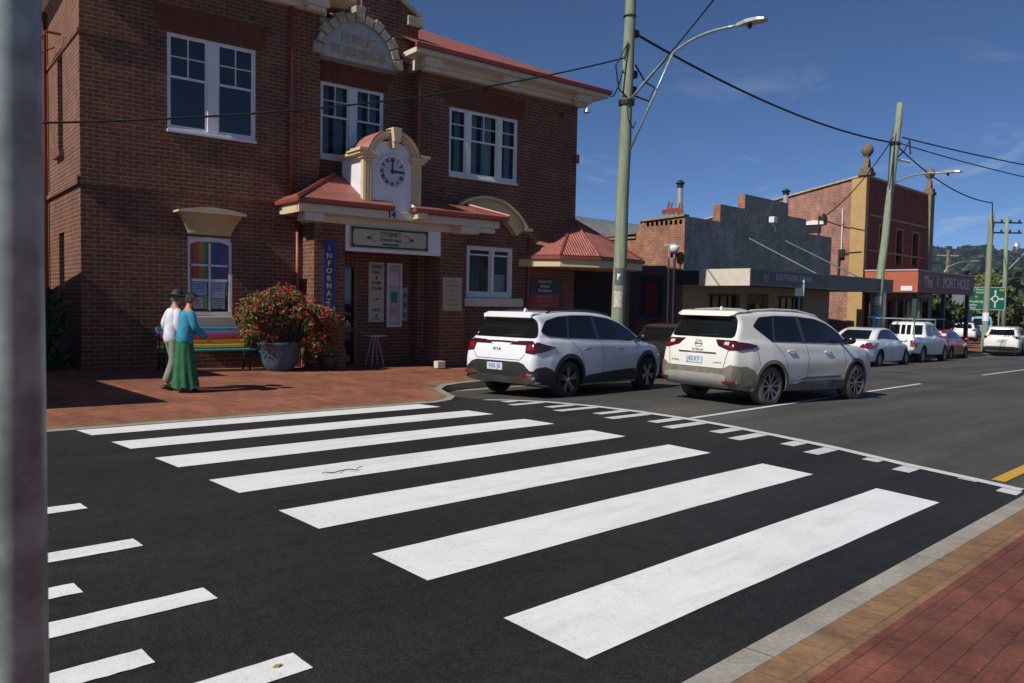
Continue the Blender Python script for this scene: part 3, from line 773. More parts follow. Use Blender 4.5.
# ------------------------------------------------------------------ signs on the hall (things of their own)
def board(name, label, cat, x0, x1, z0, z1, y, m, th=.03, rim=None, fr=HALL):
    t = thing(name, label, cat, (x0, y, z0), fr=fr)
    mb = MB(); mb.box(0, x1-x0, -th, 0, 0, z1-z0); mb.build('board', m, t, bevel=.004)
    if rim:
        mb = MB(); w_, h_, r = x1-x0, z1-z0, rim[1]; q = .02
        mb.box(q,w_-q,-th-.005,-th-.001,q,q+r); mb.box(q,w_-q,-th-.005,-th-.001,h_-q-r,h_-q); mb.box(q,q+r,-th-.005,-th-.001,q+r,h_-q-r); mb.box(w_-q-r,w_-q,-th-.005,-th-.001,q+r,h_-q-r); mb.build('border', rim[0], t)
    return t
green = flat('sign_dark_green', (.012,.045,.035)); signcream = flat('sign_cream', (.46,.42,.31)); navy = flat('sign_navy', (.02,.028,.16)); gold = flat('gold_letter', (.52,.36,.10))
s1 = board('town_hall_sign', 'long cream sign with dark green border above the porch opening', 'sign', 5.36, 7.46, 2.78, 3.28, PD-.032, signcream, .04, (green, .045))
def L(t, s_, size, m, x, z, **k): return text('lettering', s_, size, m, t, (x, -k.pop('th', .03)-.003, z), ext=.002, **k)
mb = MB()
for (a, b) in ((.06,.06),(2.04,.06),(.06,.44),(2.04,.44)): mb.disc((a, -.047, b), .05, 'y', 12)
mb.build('corner_ornament', green, s1)
diam = MB()
for a, c in (((.45,.25),(.68,.36)),((.45,.25),(.68,.14)),((1.65,.25),(1.42,.36)),((1.65,.25),(1.42,.14))): diam.beam((a[0], -.046, a[1]), (c[0], -.046, c[1]), .004, .010)
diam.prism([(.40,.25),(.47,.29),(.54,.25),(.47,.21)], 'y', -.046, -.041); diam.prism([(1.56,.25),(1.63,.29),(1.70,.25),(1.63,.21)], 'y', -.046, -.041)
diam.build('ornament', flat('sign_brown', (.10,.05,.03)), s1)
L(s1, 'CYGNET', .145, green, 1.05, .345, th=.045, bold=.002); L(s1, 'TOWN HALL', .105, green, 1.05, .21, th=.045, bold=.002); L(s1, 'INFORMATION', .065, green, 1.05, .11, th=.045, bold=.003)
L(s1, '★', .05, green, 1.05, .27, th=.045)
s2 = board('information_sign', 'tall navy blue sign with upright lettering on the left porch pier', 'sign', 4.72, 5.03, .85, 2.92, PD-.002, navy, .02)
for i, ch in enumerate('INFORMATION'): L(s2, ch, .165, gold, .145, 1.88-.171*i, th=.02, bold=.004)
s3 = board('notice_board', 'cream board with black lettering on the porch back wall', 'notice board', 6.42, 6.86, 1.03, 2.53, .345, signcream)
for i, (t_, sz) in enumerate([('TOWN',.13),('HALL',.13),('&',.13),('SUPPER',.10),('ROOM',.12),('~',.12),('ph 6295',.06),('',.1),('OFFICE',.10),('➜',.10)]): L(s3, t_, sz, M['black'], .22, 1.38-.135*i, bold=.003, sx=.78)
mb = MB(); mb.box(.10,.30,-.034,-.031,.07,.09); mb.build('print', M['black'], s3)
s4 = board('notice_board', 'glazed white notice case between two boards on the porch back wall', 'notice board', 6.92, 7.37, .90, 2.53, .345, flat('case_white', (.40,.40,.40)), .06, (M['white'], .035))
for (a,b,c,d,k) in ((.12,.30,.62,.90,(.02,.22,.12)),(.10,.30,.35,.5,(.5,.3,.22)),(.08,.34,1.05,1.4,(.55,.55,.55)),(.1,.32,.12,.3,(.5,.52,.56))):
    mb = MB(); mb.box(a,b,-.064,-.061,c,d); mb.build('notice', flat('notice_sheet', k), s4)
s5 = board('notice_board', 'narrow white poster strip right of the glazed notice case', 'poster', 7.39, 7.55, 1.06, 1.91, .345, flat('poster_white', (.36,.37,.42)), .02)
for k in range(3):
    mb = MB(); mb.box(.03,.13,-.024,-.021,.08+.25*k,.22+.25*k); mb.build('print', flat('poster_blue', (.10,.14,.26)), s5)
s6 = board('wall_plaque', 'tan plaque with faint lettering on the right porch pier', 'plaque', 7.93, 8.51, 1.34, 2.19, PD-.003, flat('plaque_tan', (.40,.335,.20)), .03)
for i, t_ in enumerate(['CYGNET', 'TOWN HALL', '1913', 'restored by', 'the community', 'with the Council']): L(s6, t_, .07 if i < 3 else .05, flat('plaque_ink', (.22,.18,.10)), .29, .74-.115*i)
s7 = board('exhibition_sign', 'black and red exhibition sign beside the corner entrance', 'sign', 11.33, 12.58, 1.43, 2.27, -.005, flat('sign_charcoal', (.03,.035,.033)), .03)
mb = MB(); mb.box(0.0,1.12,-.034,-.0305,.0,.42); mb.build('red_panel', flat('sign_red', (.26,.03,.04)), s7)
wl = flat('letter_white', (.55,.55,.52))
for i, t_ in enumerate(['Huon Art', 'Annual', 'Exhibition']): L(s7, t_, .13, wl, .58, .77-.13*i, bold=.002)
pk = flat('letter_pink', (.5,.25,.22))
for i, t_ in enumerate(['OPEN TODAY', 'HERE 10-4 ▣', 'free entry']): L(s7, t_, .10, pk, .56, .33-.12*i, th=.035)
# small bistro stool table in the porch
tb = thing('bistro_table', 'small round metal table in the shaded porch', 'table', (6.35,-.15,gz(6.35)), fr=HALL)
mb = MB(); mb.smooth = False; mb.lathe([(0,.73),(.30,.73),(.30,.76),(0,.76)], n=24); mb.build('tabletop', M['steel'], tb)
for k in range(4):
    a = PI/4+k*PI/2; mb = MB(); mb.tube([(.06*math.cos(a),.06*math.sin(a),.73),(.24*math.cos(a),.24*math.sin(a),0)], .012, 6); mb.build('leg', M['steel'], tb)
mb = MB(); mb.box(-.11,.11,-.09,.09,0,.17); blk = mb.build('door_block', M['creampale'], None, bevel=.01, fr=HALL @ Matrix.Translation((7.55,-1.2,gz(7.6)+.01)))
tag(blk, 'small cream block standing at the foot of the right porch pier', 'block')
M['finial'] = mat('brown_stone', (.17,.125,.085), .85, .3, 8, .4, 40)
# ------------------------------------------------------------------ stepped-gable shop
shop = thing('shop_building', 'low shop with grey painted stepped brick gable and dark street awning', 'building', (23.96, 15.7, 0))
sx = lambda u: u-23.96
zf = -1.6
mb = MB()
ops = [(sx(25.6),sx(27.9),-.3+.45,2.05),(sx(28.4),sx(30.2),-.9,2.1),(sx(31.0),sx(33.3),.0,2.05)]
wall_grid(mb, 0, 12.0, zf, 2.6, 0, ops, .25)
mb.build('shopfront_wall', mat('shop_cream', (.30,.26,.19), .7, .1, 3), shop, fixn=False)
prof = [(0,2.6),(12.0,2.6),(12.0,4.80),(9.38,4.80),(9.38,5.40),(7.66,5.40),(7.66,5.92),(4.10,5.92),(4.10,5.36),(2.32,5.36),(2.32,4.72),(0,4.72)]
mb = MB(); mb.add([(p[0],0,p[1]) for p in prof], [tuple(range(len(prof)))]); mb.build('stepped_gable', M['greybrick'], shop)
mb = MB()
for (a, b) in zip(prof[2:], prof[3:]):
    if abs(a[1]-b[1]) > .01: # vertical risers show raw brick
        x = a[0]; z0_, z1_ = sorted((a[1], b[1])); mb.add([(x,0,z0_),(x,.3,z0_),(x,.3,z1_),(x,0,z1_)], [(0,1,2,3)])
    else: mb.add([(a[0],0,a[1]),(b[0],0,b[1]),(b[0],.3,b[1]),(a[0],.3,a[1])], [(0,1,2,3)])
mb.add([(p[0],.3,p[1]) for p in prof], [tuple(range(len(prof)))])
mb.build('gable_reveal', M['shopbrick'], shop)
# side wall facing the town hall
side = [(.002,zf),(.002,4.72),(1.9,4.62),(2.15,4.02),(9.0,4.0),(9.0,zf)]
mb = MB(); mb.add([(0,p[0],p[1]) for p in side], [tuple(range(len(side)))]); mb.build('side_wall', M['shopbrick'], shop)
mb = MB(); mb.beam((.10,.0,4.75),(.10,1.95,4.65),.34,.07); mb.beam((.10,2.1,4.06),(.10,9,4.04),.34,.07)
mb.build('coping', M['coping'], shop)
mb = MB()
for k in range(9): mb.box(-.02,-.003,.12+.2*k,.22+.2*k,4.46,4.60); mb.build('corbel_course', M['coping'], shop)
mb = MB(); mb.add([(.2,.4,4.3),(11.9,.4,4.3),(11.9,6,4.95),(.2,6,4.95),(.2,16,3.6),(11.9,16,3.6)], [(0,1,2,3),(3,2,5,4),(0,3,4)]); mb.add([(1.5,9,4.3),(34,9,4.3),(34,15,6.7),(1.5,15,6.7),(1.5,21,4.3),(34,21,4.3),(1.5,9,.0),(1.5,21,.0)], [(0,1,2,3),(3,2,5,4),(0,3,4,7,6)])
mb.build('roof', M['greyroof'], shop, fixn=False)
# windows, door in the shaded front
mb = MB()
for (a,b,c,d) in ((ops[0]),(ops[2])):
    for k in range(5): q = a+(b-a)*k/4; mb.box(q-.03,q+.03,.15,.22,c,d)
    mb.box(a,b,.15,.22,d-.06,d); mb.box(a,b,.15,.22,c,c+.06); mb.box(a,b,.16,.21,(c+d)/2-.02,(c+d)/2+.02)
w_ = mb.build('window', M['black'], shop); mb = MB()
for (a,b,c,d) in (ops[0],ops[2]): mb.box(a,b,.19,.20,c,d)
mb.build('pane', M['pane'], w_)
mb = MB(); mb.box(ops[1][0],ops[1][1],.20,.24,-1.2,2.1); d_ = mb.build('door', M['wood'], shop); mb = MB(); mb.box(ops[1][0]+.5,ops[1][1]-.4,.18,.199,.2,1.7); mb.build('pane', M['pane'], d_)
# awning
aw = MB(); aw.box(-.35,11.95,-2.72,-.003,2.36,2.42); aw.box(-.35,11.95,-2.78,-2.722,2.32,2.80); aw.box(11.96,12.0,-2.78,-.003,2.32,2.8)
awn = aw.build('awning', flat('awning_charcoal', (.10,.10,.092)), shop)
mb = MB(); mb.box(-.42,-.352,-2.79,-.9,2.26,2.82); mb.build('awning_end', M['creampale'], awn, bevel=.01); mb = MB(); mb.box(-.42,-.352,-.89,-.004,2.30,2.78); mb.build('awning_end', flat('awning_dark', (.03,.035,.035)), awn)
mb = MB(); mb.box(-.36,12.0,-2.80,-2.782,2.78,2.84); mb.box(-.36,12.0,-2.80,-2.782,2.28,2.33); mb.build('awning_trim', flat('awning_trim', (.16,.16,.14)), awn)
mb = MB(); mb.tube([(4.4,-.02,4.25),(6.7,-2.0,2.80)], .03, 6); mb.tube([(7.3,-.02,4.37),(10.6,-2.1,2.80)], .03, 6); mb.build('awning_stay', M['steel'], awn)
for q in (6.0, 11.6):
    mb = MB(); mb.box(q-.16,q+.16,-2.6,-2.3,FPz(30,13)-.3,2.36)
    if q > 7: mb.build('awning_post', M['creampale'], awn)
sg = thing('shop_sign', 'grey lettering and round emblem along the dark shop awning fascia', 'sign', (24.0, 12.915, 2.37))
gy = flat('letter_grey', (.38,.38,.40))
text('lettering', 'SOUTHERN SWAN', .31, gy, sg, (2.65,-.004,.22), ext=.004, bold=.006, spacing=1.05)
mb = MB(); mb.box(.2,5.4,0,.003,.05,.4); mb.build('backing', flat('awning_charcoal2', (.085,.085,.08)), sg)
mb = MB()
for k in range(14):
    a = -.75*PI+1.5*PI*k/13; b_ = -.75*PI+1.5*PI*(k+1)/13
    if k < 13: mb.beam((.62+.15*math.sin(a+PI), -.006, .21-.16*math.cos(a+PI)*-1), (.62+.15*math.sin(b_+PI), -.006, .21-.16*math.cos(b_+PI)*-1), .006, .03)
mb.prism([(.55,.10),(.62,.20),(.69,.10),(.67,.30),(.62,.24),(.57,.30)], 'y', -.008, -.002); mb.build('emblem', gy, sg)
# flood light, flues, steel animal silhouette
fl = thing('flood_light', 'white flood light on the grey stepped gable', 'lamp', (30.0, 15.66, 4.98))
mb = MB(); mb.box(-.18,.14,-.28,-.05,-.02,.22); mb.build('housing', M['white'], fl, bevel=.02); mb = MB(); mb.tube([(0,0,.05),(.25,-.1,-.15),(.28,-.12,-.35)], .035, 6); mb.build('bracket', M['white'], fl)
def flue(label, loc, h, r=.11):
    t = thing('chimney_flue', label, 'flue', loc)
    mb = MB(); mb.smooth = True; mb.lathe([(r,0),(r,h)]); mb.build('pipe', M['steel'], t); mb = MB(); mb.smooth = True; mb.lathe([(0,.16),(r*.6,.15),(r*1.7,.05),(r*1.7,.03),(0,.03)], (0,0,h)); mb.lathe([(r*1.15,-.12),(r*1.15,.03)], (0,0,h)); mb.build('cowl', M['black'], t)
flue('thin steel flue behind the rusty animal cut-out', (24.6, 16.36, 4.4), 1.55, .10)
flue('short dark-capped flue rising behind the stepped gable peak', (36.0, 18.0, 4.3), 2.75, .13)
an = thing('steel_sculpture', 'rust-brown steel cut-out of an animal lying on its back on the brick wall top', 'sculpture', (24.30, 16.15, 4.86))
poly = [(0,0),(1.35,0),(1.42,.12),(1.34,.22),(1.36,.42),(1.30,.44),(1.27,.24),(1.15,.26),(1.17,.50),(1.11,.51),(1.06,.28),(.72,.30),(.60,.30),(.62,.42),(.66,.56),(.60,.60),(.53,.42),(.52,.28),(.40,.30),(.42,.46),(.46,.62),(.39,.66),(.32,.48),(.30,.28),(.10,.26),(.02,.30),(-.04,.20),(-.10,.10)]
mb = MB(); mb.prism(poly, 'x', -.015, .015)
ob = mb.build('cutout', mat('rust_steel', (.20,.045,.02), .8, .25, 9), an)
ob.data.transform(Matrix.Scale(-.62, 4, (0,1,0)) @ Matrix.Scale(.72, 4, (0,0,1))); ob.data.flip_normals(); an.location.y += .72
for (pv) in (-.2,-.6):
    mb = MB(); mb.box(-.02,.02,pv-.02,pv+.02,-.10,.05); mb.build('stand', M['steel'], an)
# mural poster, posts and globe lamp on the shaded side wall
mu = thing('wall_poster', 'tall framed dark poster with a red figure on the shaded brick side wall', 'poster', (23.93, 16.40, 1.05))
mb = MB(); mb.box(-.03,0,0,1.2,0,1.95); mb.build('board', flat('poster_dark', (.035,.035,.045)), mu, bevel=.005)
mb = MB(); mb.box(-.05,-.031,0,.08,0,1.95); mb.box(-.05,-.031,1.12,1.2,0,1.95); mb.box(-.05,-.031,.08,1.12,0,.10); mb.box(-.05,-.031,.08,1.12,1.60,1.95); mb.build('frame', flat('poster_frame', (.12,.12,.13)), mu)
mb = MB(); mb.prism([(.35,.2),(.85,.2),(.9,.7),(.82,1.2),(.75,1.35),(.45,1.35),(.38,1.2),(.3,.7)], 'x', -.036, -.031); mb.build('figure', mat('poster_red', (.30,.03,.03), .5, .4, 5), mu)
mb = MB(); mb.prism([(.25,1.68),(.5,1.82),(.7,1.80),(.95,1.70),(.7,1.68)], 'x', -.056, -.0505)
for k in range(5): mb.box(-.036,-.0312,1.0,1.06,.4+.2*k,.52+.2*k)
mb.build('print', flat('poster_pink', (.40,.06,.08)), mu)
mb = MB(); mb.box(-.06,-.002,0,.28,0,.75); o = mb.build('meter_box', flat('meter_grey', (.25,.26,.3)), None, fr=Matrix.Translation((23.95,17.85,1.75))); tag(o, 'small grey meter box left of the framed poster on the side wall', 'box')
gl = thing('globe_lamp', 'twin white posts with a pale globe lamp beside the grey gable corner', 'lamp', (23.6, 15.86, FPz(23.6,16.2)))
mb = MB(); mb.tube([(0,.22,0),(0,.22,3.9)], .028, 8); mb.tube([(0,0,0),(0,0,3.9)], .028, 8); mb.box(-.05,.05,-.1,.42,3.9,3.98); mb.build('post', M['steel'], gl)
mb = MB(); mb.smooth = True; mb.lathe([(0,-.16),(.09,-.14),(.15,-.06),(.17,.03),(.15,.11),(0,.13)], (0,0,3.8)); mb.build('globe', M['white'], gl)
ac = thing('sign_bracket', 'short white bar jutting from the grey gable corner below the globe lamp', 'bracket', (23.9,15.66,2.35)); mb = MB(); mb.box(-.35,.06,-.5,-.05,0,.10); mb.build('bar', M['white'], ac)

# ------------------------------------------------------------------ two-storey corner building
cb = thing('corner_building', 'two-storey maroon and brick corner building with yellow pilaster and ball finials', 'building', (39.5, 15.7, 0))
mb = MB()
ops = [(2.0,2.9,3.95,5.75),(4.3,5.2,3.95,5.75),(6.7,7.6,3.95,5.75)]
wall_grid(mb, 0, 9.3, -1.6, 8.0, 0, ops, .2); mb.build('front_wall', M['maroon'], cb, fixn=False)
mb = MB(); mb.add([(0,0,-1.6),(0,14,-1.6),(0,14,5.6),(0,3.83,7.35),(0,.3,8.0),(0,0,8.0)], [tuple(range(6))]); mb.add([(9.3,0,-1.6),(9.3,14,-1.6),(9.3,14,5.6),(9.3,0,8.0)], [(0,1,2,3)])
mb.build('side_wall', M['cornerbrick'], cb)
mb = MB(); mb.beam((.05,.3,8.03),(.05,14,5.53),.3,.08); mb.box(0,9.3,-.06,.2,8.0,8.10); mb.build('coping', M['stone'], cb)
mb = MB(); mb.add([(.2,.3,7.5),(9.2,.3,7.5),(9.2,14,5.4),(.2,14,5.4)], [(0,1,2,3)]); mb.build('roof', M['greyroof'], cb)
ywall = mat('ochre_render', (.46,.29,.115), .7, .12, 3, dirt=((.25,.15,.06), .4, 6))
mb = MB(); mb.box(-.06,.30,-.10,.62,-1.6,8.05); p_ = mb.build('pilaster', ywall, cb, bevel=.01); p_['label'] = 'yellow ochre corner pilaster with ball finial'
def finial(x, r, sc=1.0, parent=None):
    mb = MB(); mb.box(x-.50*sc,x+.50*sc,-.5*sc,.5*sc,8.05,8.22); mb.box(x-.40*sc,x+.40*sc,-.4*sc,.4*sc,8.22,8.40)
    mb.prism([(x-.34*sc,8.40),(x+.34*sc,8.40),(x+.14*sc,8.85),(x-.14*sc,8.85)], 'y', -.2*sc, .2*sc)
    mb.smooth = True; mb.lathe([(.12*sc,8.80),(.18*sc,8.9),(.12*sc,8.94),(.28*sc,9.02),(.42*sc,9.16),(.46*sc,9.28),(.42*sc,9.40),(.28*sc,9.53),(.1*sc,9.58),(0,9.59)], (x,0,0), n=20)
    return mb.build('finial', M['finial'], parent or cb)
finial(.14, .3, .62, p_); 
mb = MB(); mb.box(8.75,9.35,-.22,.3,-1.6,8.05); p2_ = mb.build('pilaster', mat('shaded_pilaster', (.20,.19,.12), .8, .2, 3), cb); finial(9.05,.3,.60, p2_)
ytrim = flat('ochre_trim', (.33,.21,.08), .7)
mb = MB(); mb.box(.63,8.74,-.05,-.002,6.15,6.28); mb.box(.63,8.74,-.05,-.002,4.42,4.52)
for a,b,c,d in ops: mb.box(a-.12,a,-.04,-.001,c,d+.1); mb.box(b,b+.12,-.04,-.001,c,d+.1); mb.box(a,b,-.04,-.001,d,d+.1)
mb.build('trim', ytrim, cb)
for a,b,c,d in ops:
    mb = MB(); mb.box(a,b,.12,.18,c,c+.08); mb.box(a,b,.12,.18,d-.08,d); mb.box(a,a+.08,.12,.18,c,d); mb.box(b-.08,b,.12,.18,c,d); mb.box(a,b,.13,.17,(c+d)/2-.03,(c+d)/2+.03); w_ = mb.build('window', flat('win_green', (.05,.07,.06)), cb)
    mb = MB(); mb.box(a,b,.155,.16,c,d); mb.build('pane', M['pane'], w_)
mb = MB(); mb.box(-.03,-.002,2.1,2.9,5.40,5.85); mb.build('side_window', M['dark'], cb); mb = MB(); mb.prism([(1.95,5.8),(3.0,5.8),(2.95,5.95),(2.5,6.03),(2.0,5.95)], 'x', -.08, -.003); mb.build('window_hood', M['white'], cb)
# pub awning with lettering
mb = MB(); mb.box(-.3,8.1,-2.7,-.31,2.45,2.52); mb.box(-.36,-.301,-2.76,-.31,2.38,3.38); aw2 = mb.build('awning', flat('awning_orange_red', (.42,.11,.06)), cb)
mb = MB(); mb.box(-.3,8.1,-2.76,-2.70,2.38,3.36); mb.build('fascia', flat('fascia_maroon', (.20,.062,.055)), aw2)
mb = MB(); mb.box(-.40,-.30,-2.80,-.31,3.381,3.45); mb.box(-.30,8.15,-2.80,-2.70,3.361,3.43); mb.build('awning_trim', flat('trim_grey', (.4,.36,.33)), aw2)
for q in (.05,4,7.9):
    mb = MB(); mb.box(q-.09,q+.09,-2.6,-2.42,FPz(43,13)-.3,2.45); mb.build('awning_post', flat('post_green', (.03,.06,.05)), aw2)
mb = MB(); wall_grid(mb, .1, 9.2, -1.5, 3.0, -.36, [(.9,3.3,-.2,2.0),(3.8,4.8,-1.4,2.0),(5.3,8.6,-.2,2.0)], .2); mb.build('pub_front', flat('pub_maroon', (.08,.02,.02)), cb, fixn=False)
mb = MB(); mb.box(.9,8.6,-.2,-.18,-1.4,2.0); mb.build('pane', M['pane'], cb)
mb = MB()
for k in range(16): mb.box(.2+.55*k,.23+.55*k,-.40,-.36,1.3,2.2)
mb.build('window_bars', flat('bars_brown', (.12,.05,.03)), cb)
ps = thing('pub_sign', 'large pale lettering on the maroon pub awning fascia', 'sign', (39.5, 12.935, 2.9))
pl = flat('letter_pale', (.55,.45,.43)); text('lettering', 'The', .74, pl, ps, (.95,0,-.02), ext=.004, bold=.02); text('lettering', 'PORT HOLE', .70, pl, ps, (5.15,0,0), ext=.004, bold=.02, sx=1.12)
mb = MB(); mb.prism([(2.05,-.1),(2.2,-.25),(2.35,-.1),(2.3,.3),(2.2,.38),(2.1,.3)], 'y', -.008, 0); mb.build('emblem', flat('emblem_red', (.5,.2,.15)), ps)
for (x,z,w_,h_,c) in ((1.1,.3,.5,.9,(.06,.12,.22)),(2.2,.2,.9,1.2,(.32,.04,.04)),(5.0,.5,1.0,.8,(.35,.35,.34)),(6.6,.3,.6,.9,(.28,.05,.05))):
    mb = MB(); mb.box(0,w_,-.02,0,0,h_); o = mb.build('window_poster', mat('pub_poster', c, .6, .3, 6), cb); o.location = (x,-.205,z-.3)
o = MB(); o.box(-.03,0,0,.5,0,.22); o = o.build('meter_box', M['white'], None, fr=Matrix.Translation((39.13,13.2,2.45))); tag(o, 'small white box under the left end of the pub awning', 'box')
# pipes and insulator fittings on the sunlit side wall
t = thing('wall_conduit', 'white conduit and dark service fittings on the sunlit brick side wall', 'conduit', (39.42, 16.7, 0))
mb = MB(); mb.tube([(0,0,4.2),(0,0,6.5)], .03, 6); mb.build('conduit', M['white'], t); mb = MB(); mb.box(-.08,.05,-.15,.1,4.1,4.5); mb.tube([(0,.1,2.8),(0,.1,4.5)], .05, 6); mb.tube([(0,.0,4.3),(0,-1.0,4.35)], .025, 6); mb.build('fitting', M['black'], t)
t = thing('wall_bracket', 'dark service bracket above the white-hooded side window', 'bracket', (39.42, 17.9, 5.9))
mb = MB(); mb.tube([(0,0,-1.0),(0,0,.35)], .04, 6); mb.tube([(0,0,.25),(-.1,-.35,.25)], .04, 6); mb.tube([(-.1,-.3,.1),(-.1,-.3,.4)], .09, 8); mb.build('bracket', M['black'], t)

# ------------------------------------------------------------------ hidden neighbour (its shadow falls across the footpath)
nb = thing('neighbour_shop', 'single-storey shop with street awning left of the town hall', 'building', (-9, 15.25, 0))
mb = MB(); wall_grid(mb, 0, 11.85, -.4, 3.93, 0, [(.8,4.6,.5,2.4),(5.2,6.3,-.3,2.4),(7,10.9,.5,2.4)], .2)
mb.add([(11.85,0,-.4),(11.85,7,-.4),(11.85,7,3.93),(11.85,0,3.93)], [(0,1,2,3)]); mb.add([(0,0,-.4),(0,7,-.4),(0,7,3.93),(0,0,3.93)], [(3,2,1,0)]); mb.add([(0,7,-.4),(11.85,7,-.4),(11.85,7,3.93),(0,7,3.93)], [(0,1,2,3)]); mb.add([(0,0,3.9),(11.85,0,3.9),(11.85,7,3.9),(0,7,3.9)], [(0,1,2,3)])
mb.build('wall', M['creampale'], nb, fixn=False); mb = MB(); mb.box(.8,10.9,.15,.19,-.3,2.4); mb.build('window', M['pane'], nb)
mb = MB(); mb.box(0,10.4,-3.15,-.002,2.93,3.05); mb.build('awning', M['redpaint'], nb)
for q in (.2,5,10.2):
    mb = MB(); mb.tube([(q,-3,0),(q,-3,2.93)], .05, 8); mb.build('awning_post', M['steel'], nb)

# ------------------------------------------------------------------ power poles, lamps, cables
polewood = NT('treated_pole'); polewood.set(rough=.85, spec=.2)
_mp = polewood.n('ShaderNodeMapping'); polewood.l(polewood.obj(), _mp.inputs[0]); _mp.inputs['Scale'].default_value = (14,14,.7)
_n = polewood.noise(1.5, 6, .7, src=_mp.outputs[0]); polewood.l(polewood.ramp(_n, [(.25,(.13,.15,.10)),(.5,(.23,.27,.19)),(.75,(.33,.36,.27))]), polewood.b.inputs['Base Color']); polewood.bump(_n, .6, .02)
polewood = polewood.m
def pole(name, label, base, top, r0, r1, grp=None):
    t = thing(name, label, 'power pole', base, group=grp)
    d = Vector(top)-Vector(base); n = 14
    mb = MB(); mb.smooth = True; rg = random.Random(int(base[0]*10))
    mb.tube([Vector((0,0,-.3))+ (d*(k/n)) + Vector((rg.uniform(-.01,.01), rg.uniform(-.01,.01), .3*k/n)) for k in range(n+1)], [r0+(r1-r0)*k/n for k in range(n+1)], 16)
    mb.build('shaft', polewood, t); return t, d
def lamp_arm(t, root, tip, strut, headlen=.75, curve=.35, r=.035):
    root, tip = Vector(root), Vector(tip); mb = MB(); mb.smooth = True
    P = []; n = 12
    d = tip-root
    for k in range(n+1):
        s_ = k/n; P.append(root + d*s_ + Vector((0,0,curve*math.sin(PI*s_)*1.0)))
    mb.tube(P, r, 8); 
    if strut is not None:
        a, f_ = strut; mb.tube([a, P[int(n*f_)]], r*.8, 8)
    arm = mb.build('lamp_arm', M['galv'], t)
    h = (P[-1]-P[-2]).normalized(); h = Vector((h.x, h.y, h.z*.5)).normalized(); s = h.cross(Vector((0,0,1))).normalized(); u = s.cross(h)
    mb = MB(); A_ = P[-1]
    prof_ = [(0,.05,.04),(.10,.06,.06),(.28,.14,.07),(headlen*.8,.16,.055),(headlen,.10,.03)]
    V = []
    for (x, w_, hh) in prof_:
        for (a, b) in ((-w_,-.03),(w_,-.03),(w_*.8,hh),(-w_*.8,hh)): V.append(A_+h*x+s*a+u*b)
    F = [(0,1,2,3)]+[(k*4+q, k*4+(q+1) % 4, k*4+4+(q+1) % 4, k*4+4+q) for k in range(4) for q in range(4)]+[(19,18,17,16)]
    mb.add(V, F); hd = mb.build('lamp_head', M['steel'], arm, bevel=.012)
    mb = MB(); mb.smooth = True; c = A_+h*.35-u*.05; mb.lathe([(.05,.03),(.05,-.05),(.02,-.09),(0,-.09)], tuple(c)); mb.build('sensor', M['black'], hd)
    return arm
p1, d1 = pole('power_pole', 'green-grey timber power pole with curved street lamp arm by the white hatchback', (16.48,12.8,FPz(16.5,12.8)), (16.78,12.8,10.6), .185, .135)
def onp(d, z0, z): return d*((z-z0)/d.z)
zb = FPz(16.5,12.8)
q = lambda z: onp(d1, zb, z)
lamp_arm(p1, q(6.9)+Vector((0,-.17,0)), Vector((.12,-3.15,8.02-zb)), (q(5.55)+Vector((0,-.17,0)), .42), curve=.42)
mb = MB()
for z in (7.55,7.15,8.6): c = q(z)+Vector((.18,-.05,0)); mb.lathe([(.03,-.1),(.10,-.08),(.12,0),(.10,.08),(.03,.1)], tuple(c), n=12)
mb.tube([q(7.6)+Vector((.18,-.1,.2)), q(7.3)+Vector((.5,-.2,.1)), q(7.1)+Vector((.8,-.3,.2)), q(6.9)+Vector((.55,-.3,0)), q(7.0)+Vector((.2,-.1,0))], .025, 6)
mb.tube([q(7.9)+Vector((-.2,0,0)), q(8.0)+Vector((-.15,-.1,.3)), q(7.6)+Vector((-.5,0,.05)), q(7.1)+Vector((-.35,0,0)), q(6.9)+Vector((-.1,-.1,0))], .02, 6)
mb.tube([q(6.9)+Vector((.1,-.2,0)), q(6.6)+Vector((-.22,-.2,0)), q(6.3)+Vector((-.22,-.25,0)), q(6.1)+Vector((0,-.25,0)), q(6.3)+Vector((.15,-.2,0))], .015, 6)
mb.tube([q(6.8)+Vector((0,0,-.06)), q(6.8)+Vector((0,0,.06))], .21, 14); mb.tube([q(9.0), q(9.02)], .175, 14); mb.build('cable_fittings', M['black'], p1)
for (z, h_, w_, c, lab) in ((2.1,.42,.28,(.10,.11,.11),'dark square poster'),(1.5,.42,.26,(.5,.47,.40),'torn white poster')):
    mb = MB(); P = []; n = 6; cc = q(z)-Vector((0,0,0))
    V = []
    ang0 = math.atan2(-12.8, -16.5)
    for k in range(n+1):
        a = ang0+(-.65+1.3*k/n)*w_/.28; r = .186
        V += [(cc.x+r*math.cos(a), cc.y+r*math.sin(a), cc.z), (cc.x+r*math.cos(a), cc.y+r*math.sin(a), cc.z+h_+ (0.03*math.sin(k*2.1) if c[0] > .3 else 0))]
    mb.add(V, [(2*k, 2*k+2, 2*k+3, 2*k+1) for k in range(n)]); o = mb.build('poster', mat('pole_poster', c, .7, .35, 16), p1, fixn=False); o['label'] = lab
    if c[0] < .3:
        mb = MB(); V = []
        for k in range(4):
            a = ang0+(-.25+.5*k/3); r = .190; V += [(cc.x+r*math.cos(a), cc.y+r*math.sin(a), cc.z+.10+.06*k), (cc.x+r*math.cos(a), cc.y+r*math.sin(a), cc.z+.30-.02*k)]
        mb.add(V, [(2*k, 2*k+2, 2*k+3, 2*k+1) for k in range(3)]); mb.build('print', M['white'], o, fixn=False)
p2, d2 = pole('power_pole', 'leaning timber power pole with short street lamp and blue band by the white sedan', (34.0,13.0,FPz(34,13)), (36.15,13.0,10.45), .17, .135)
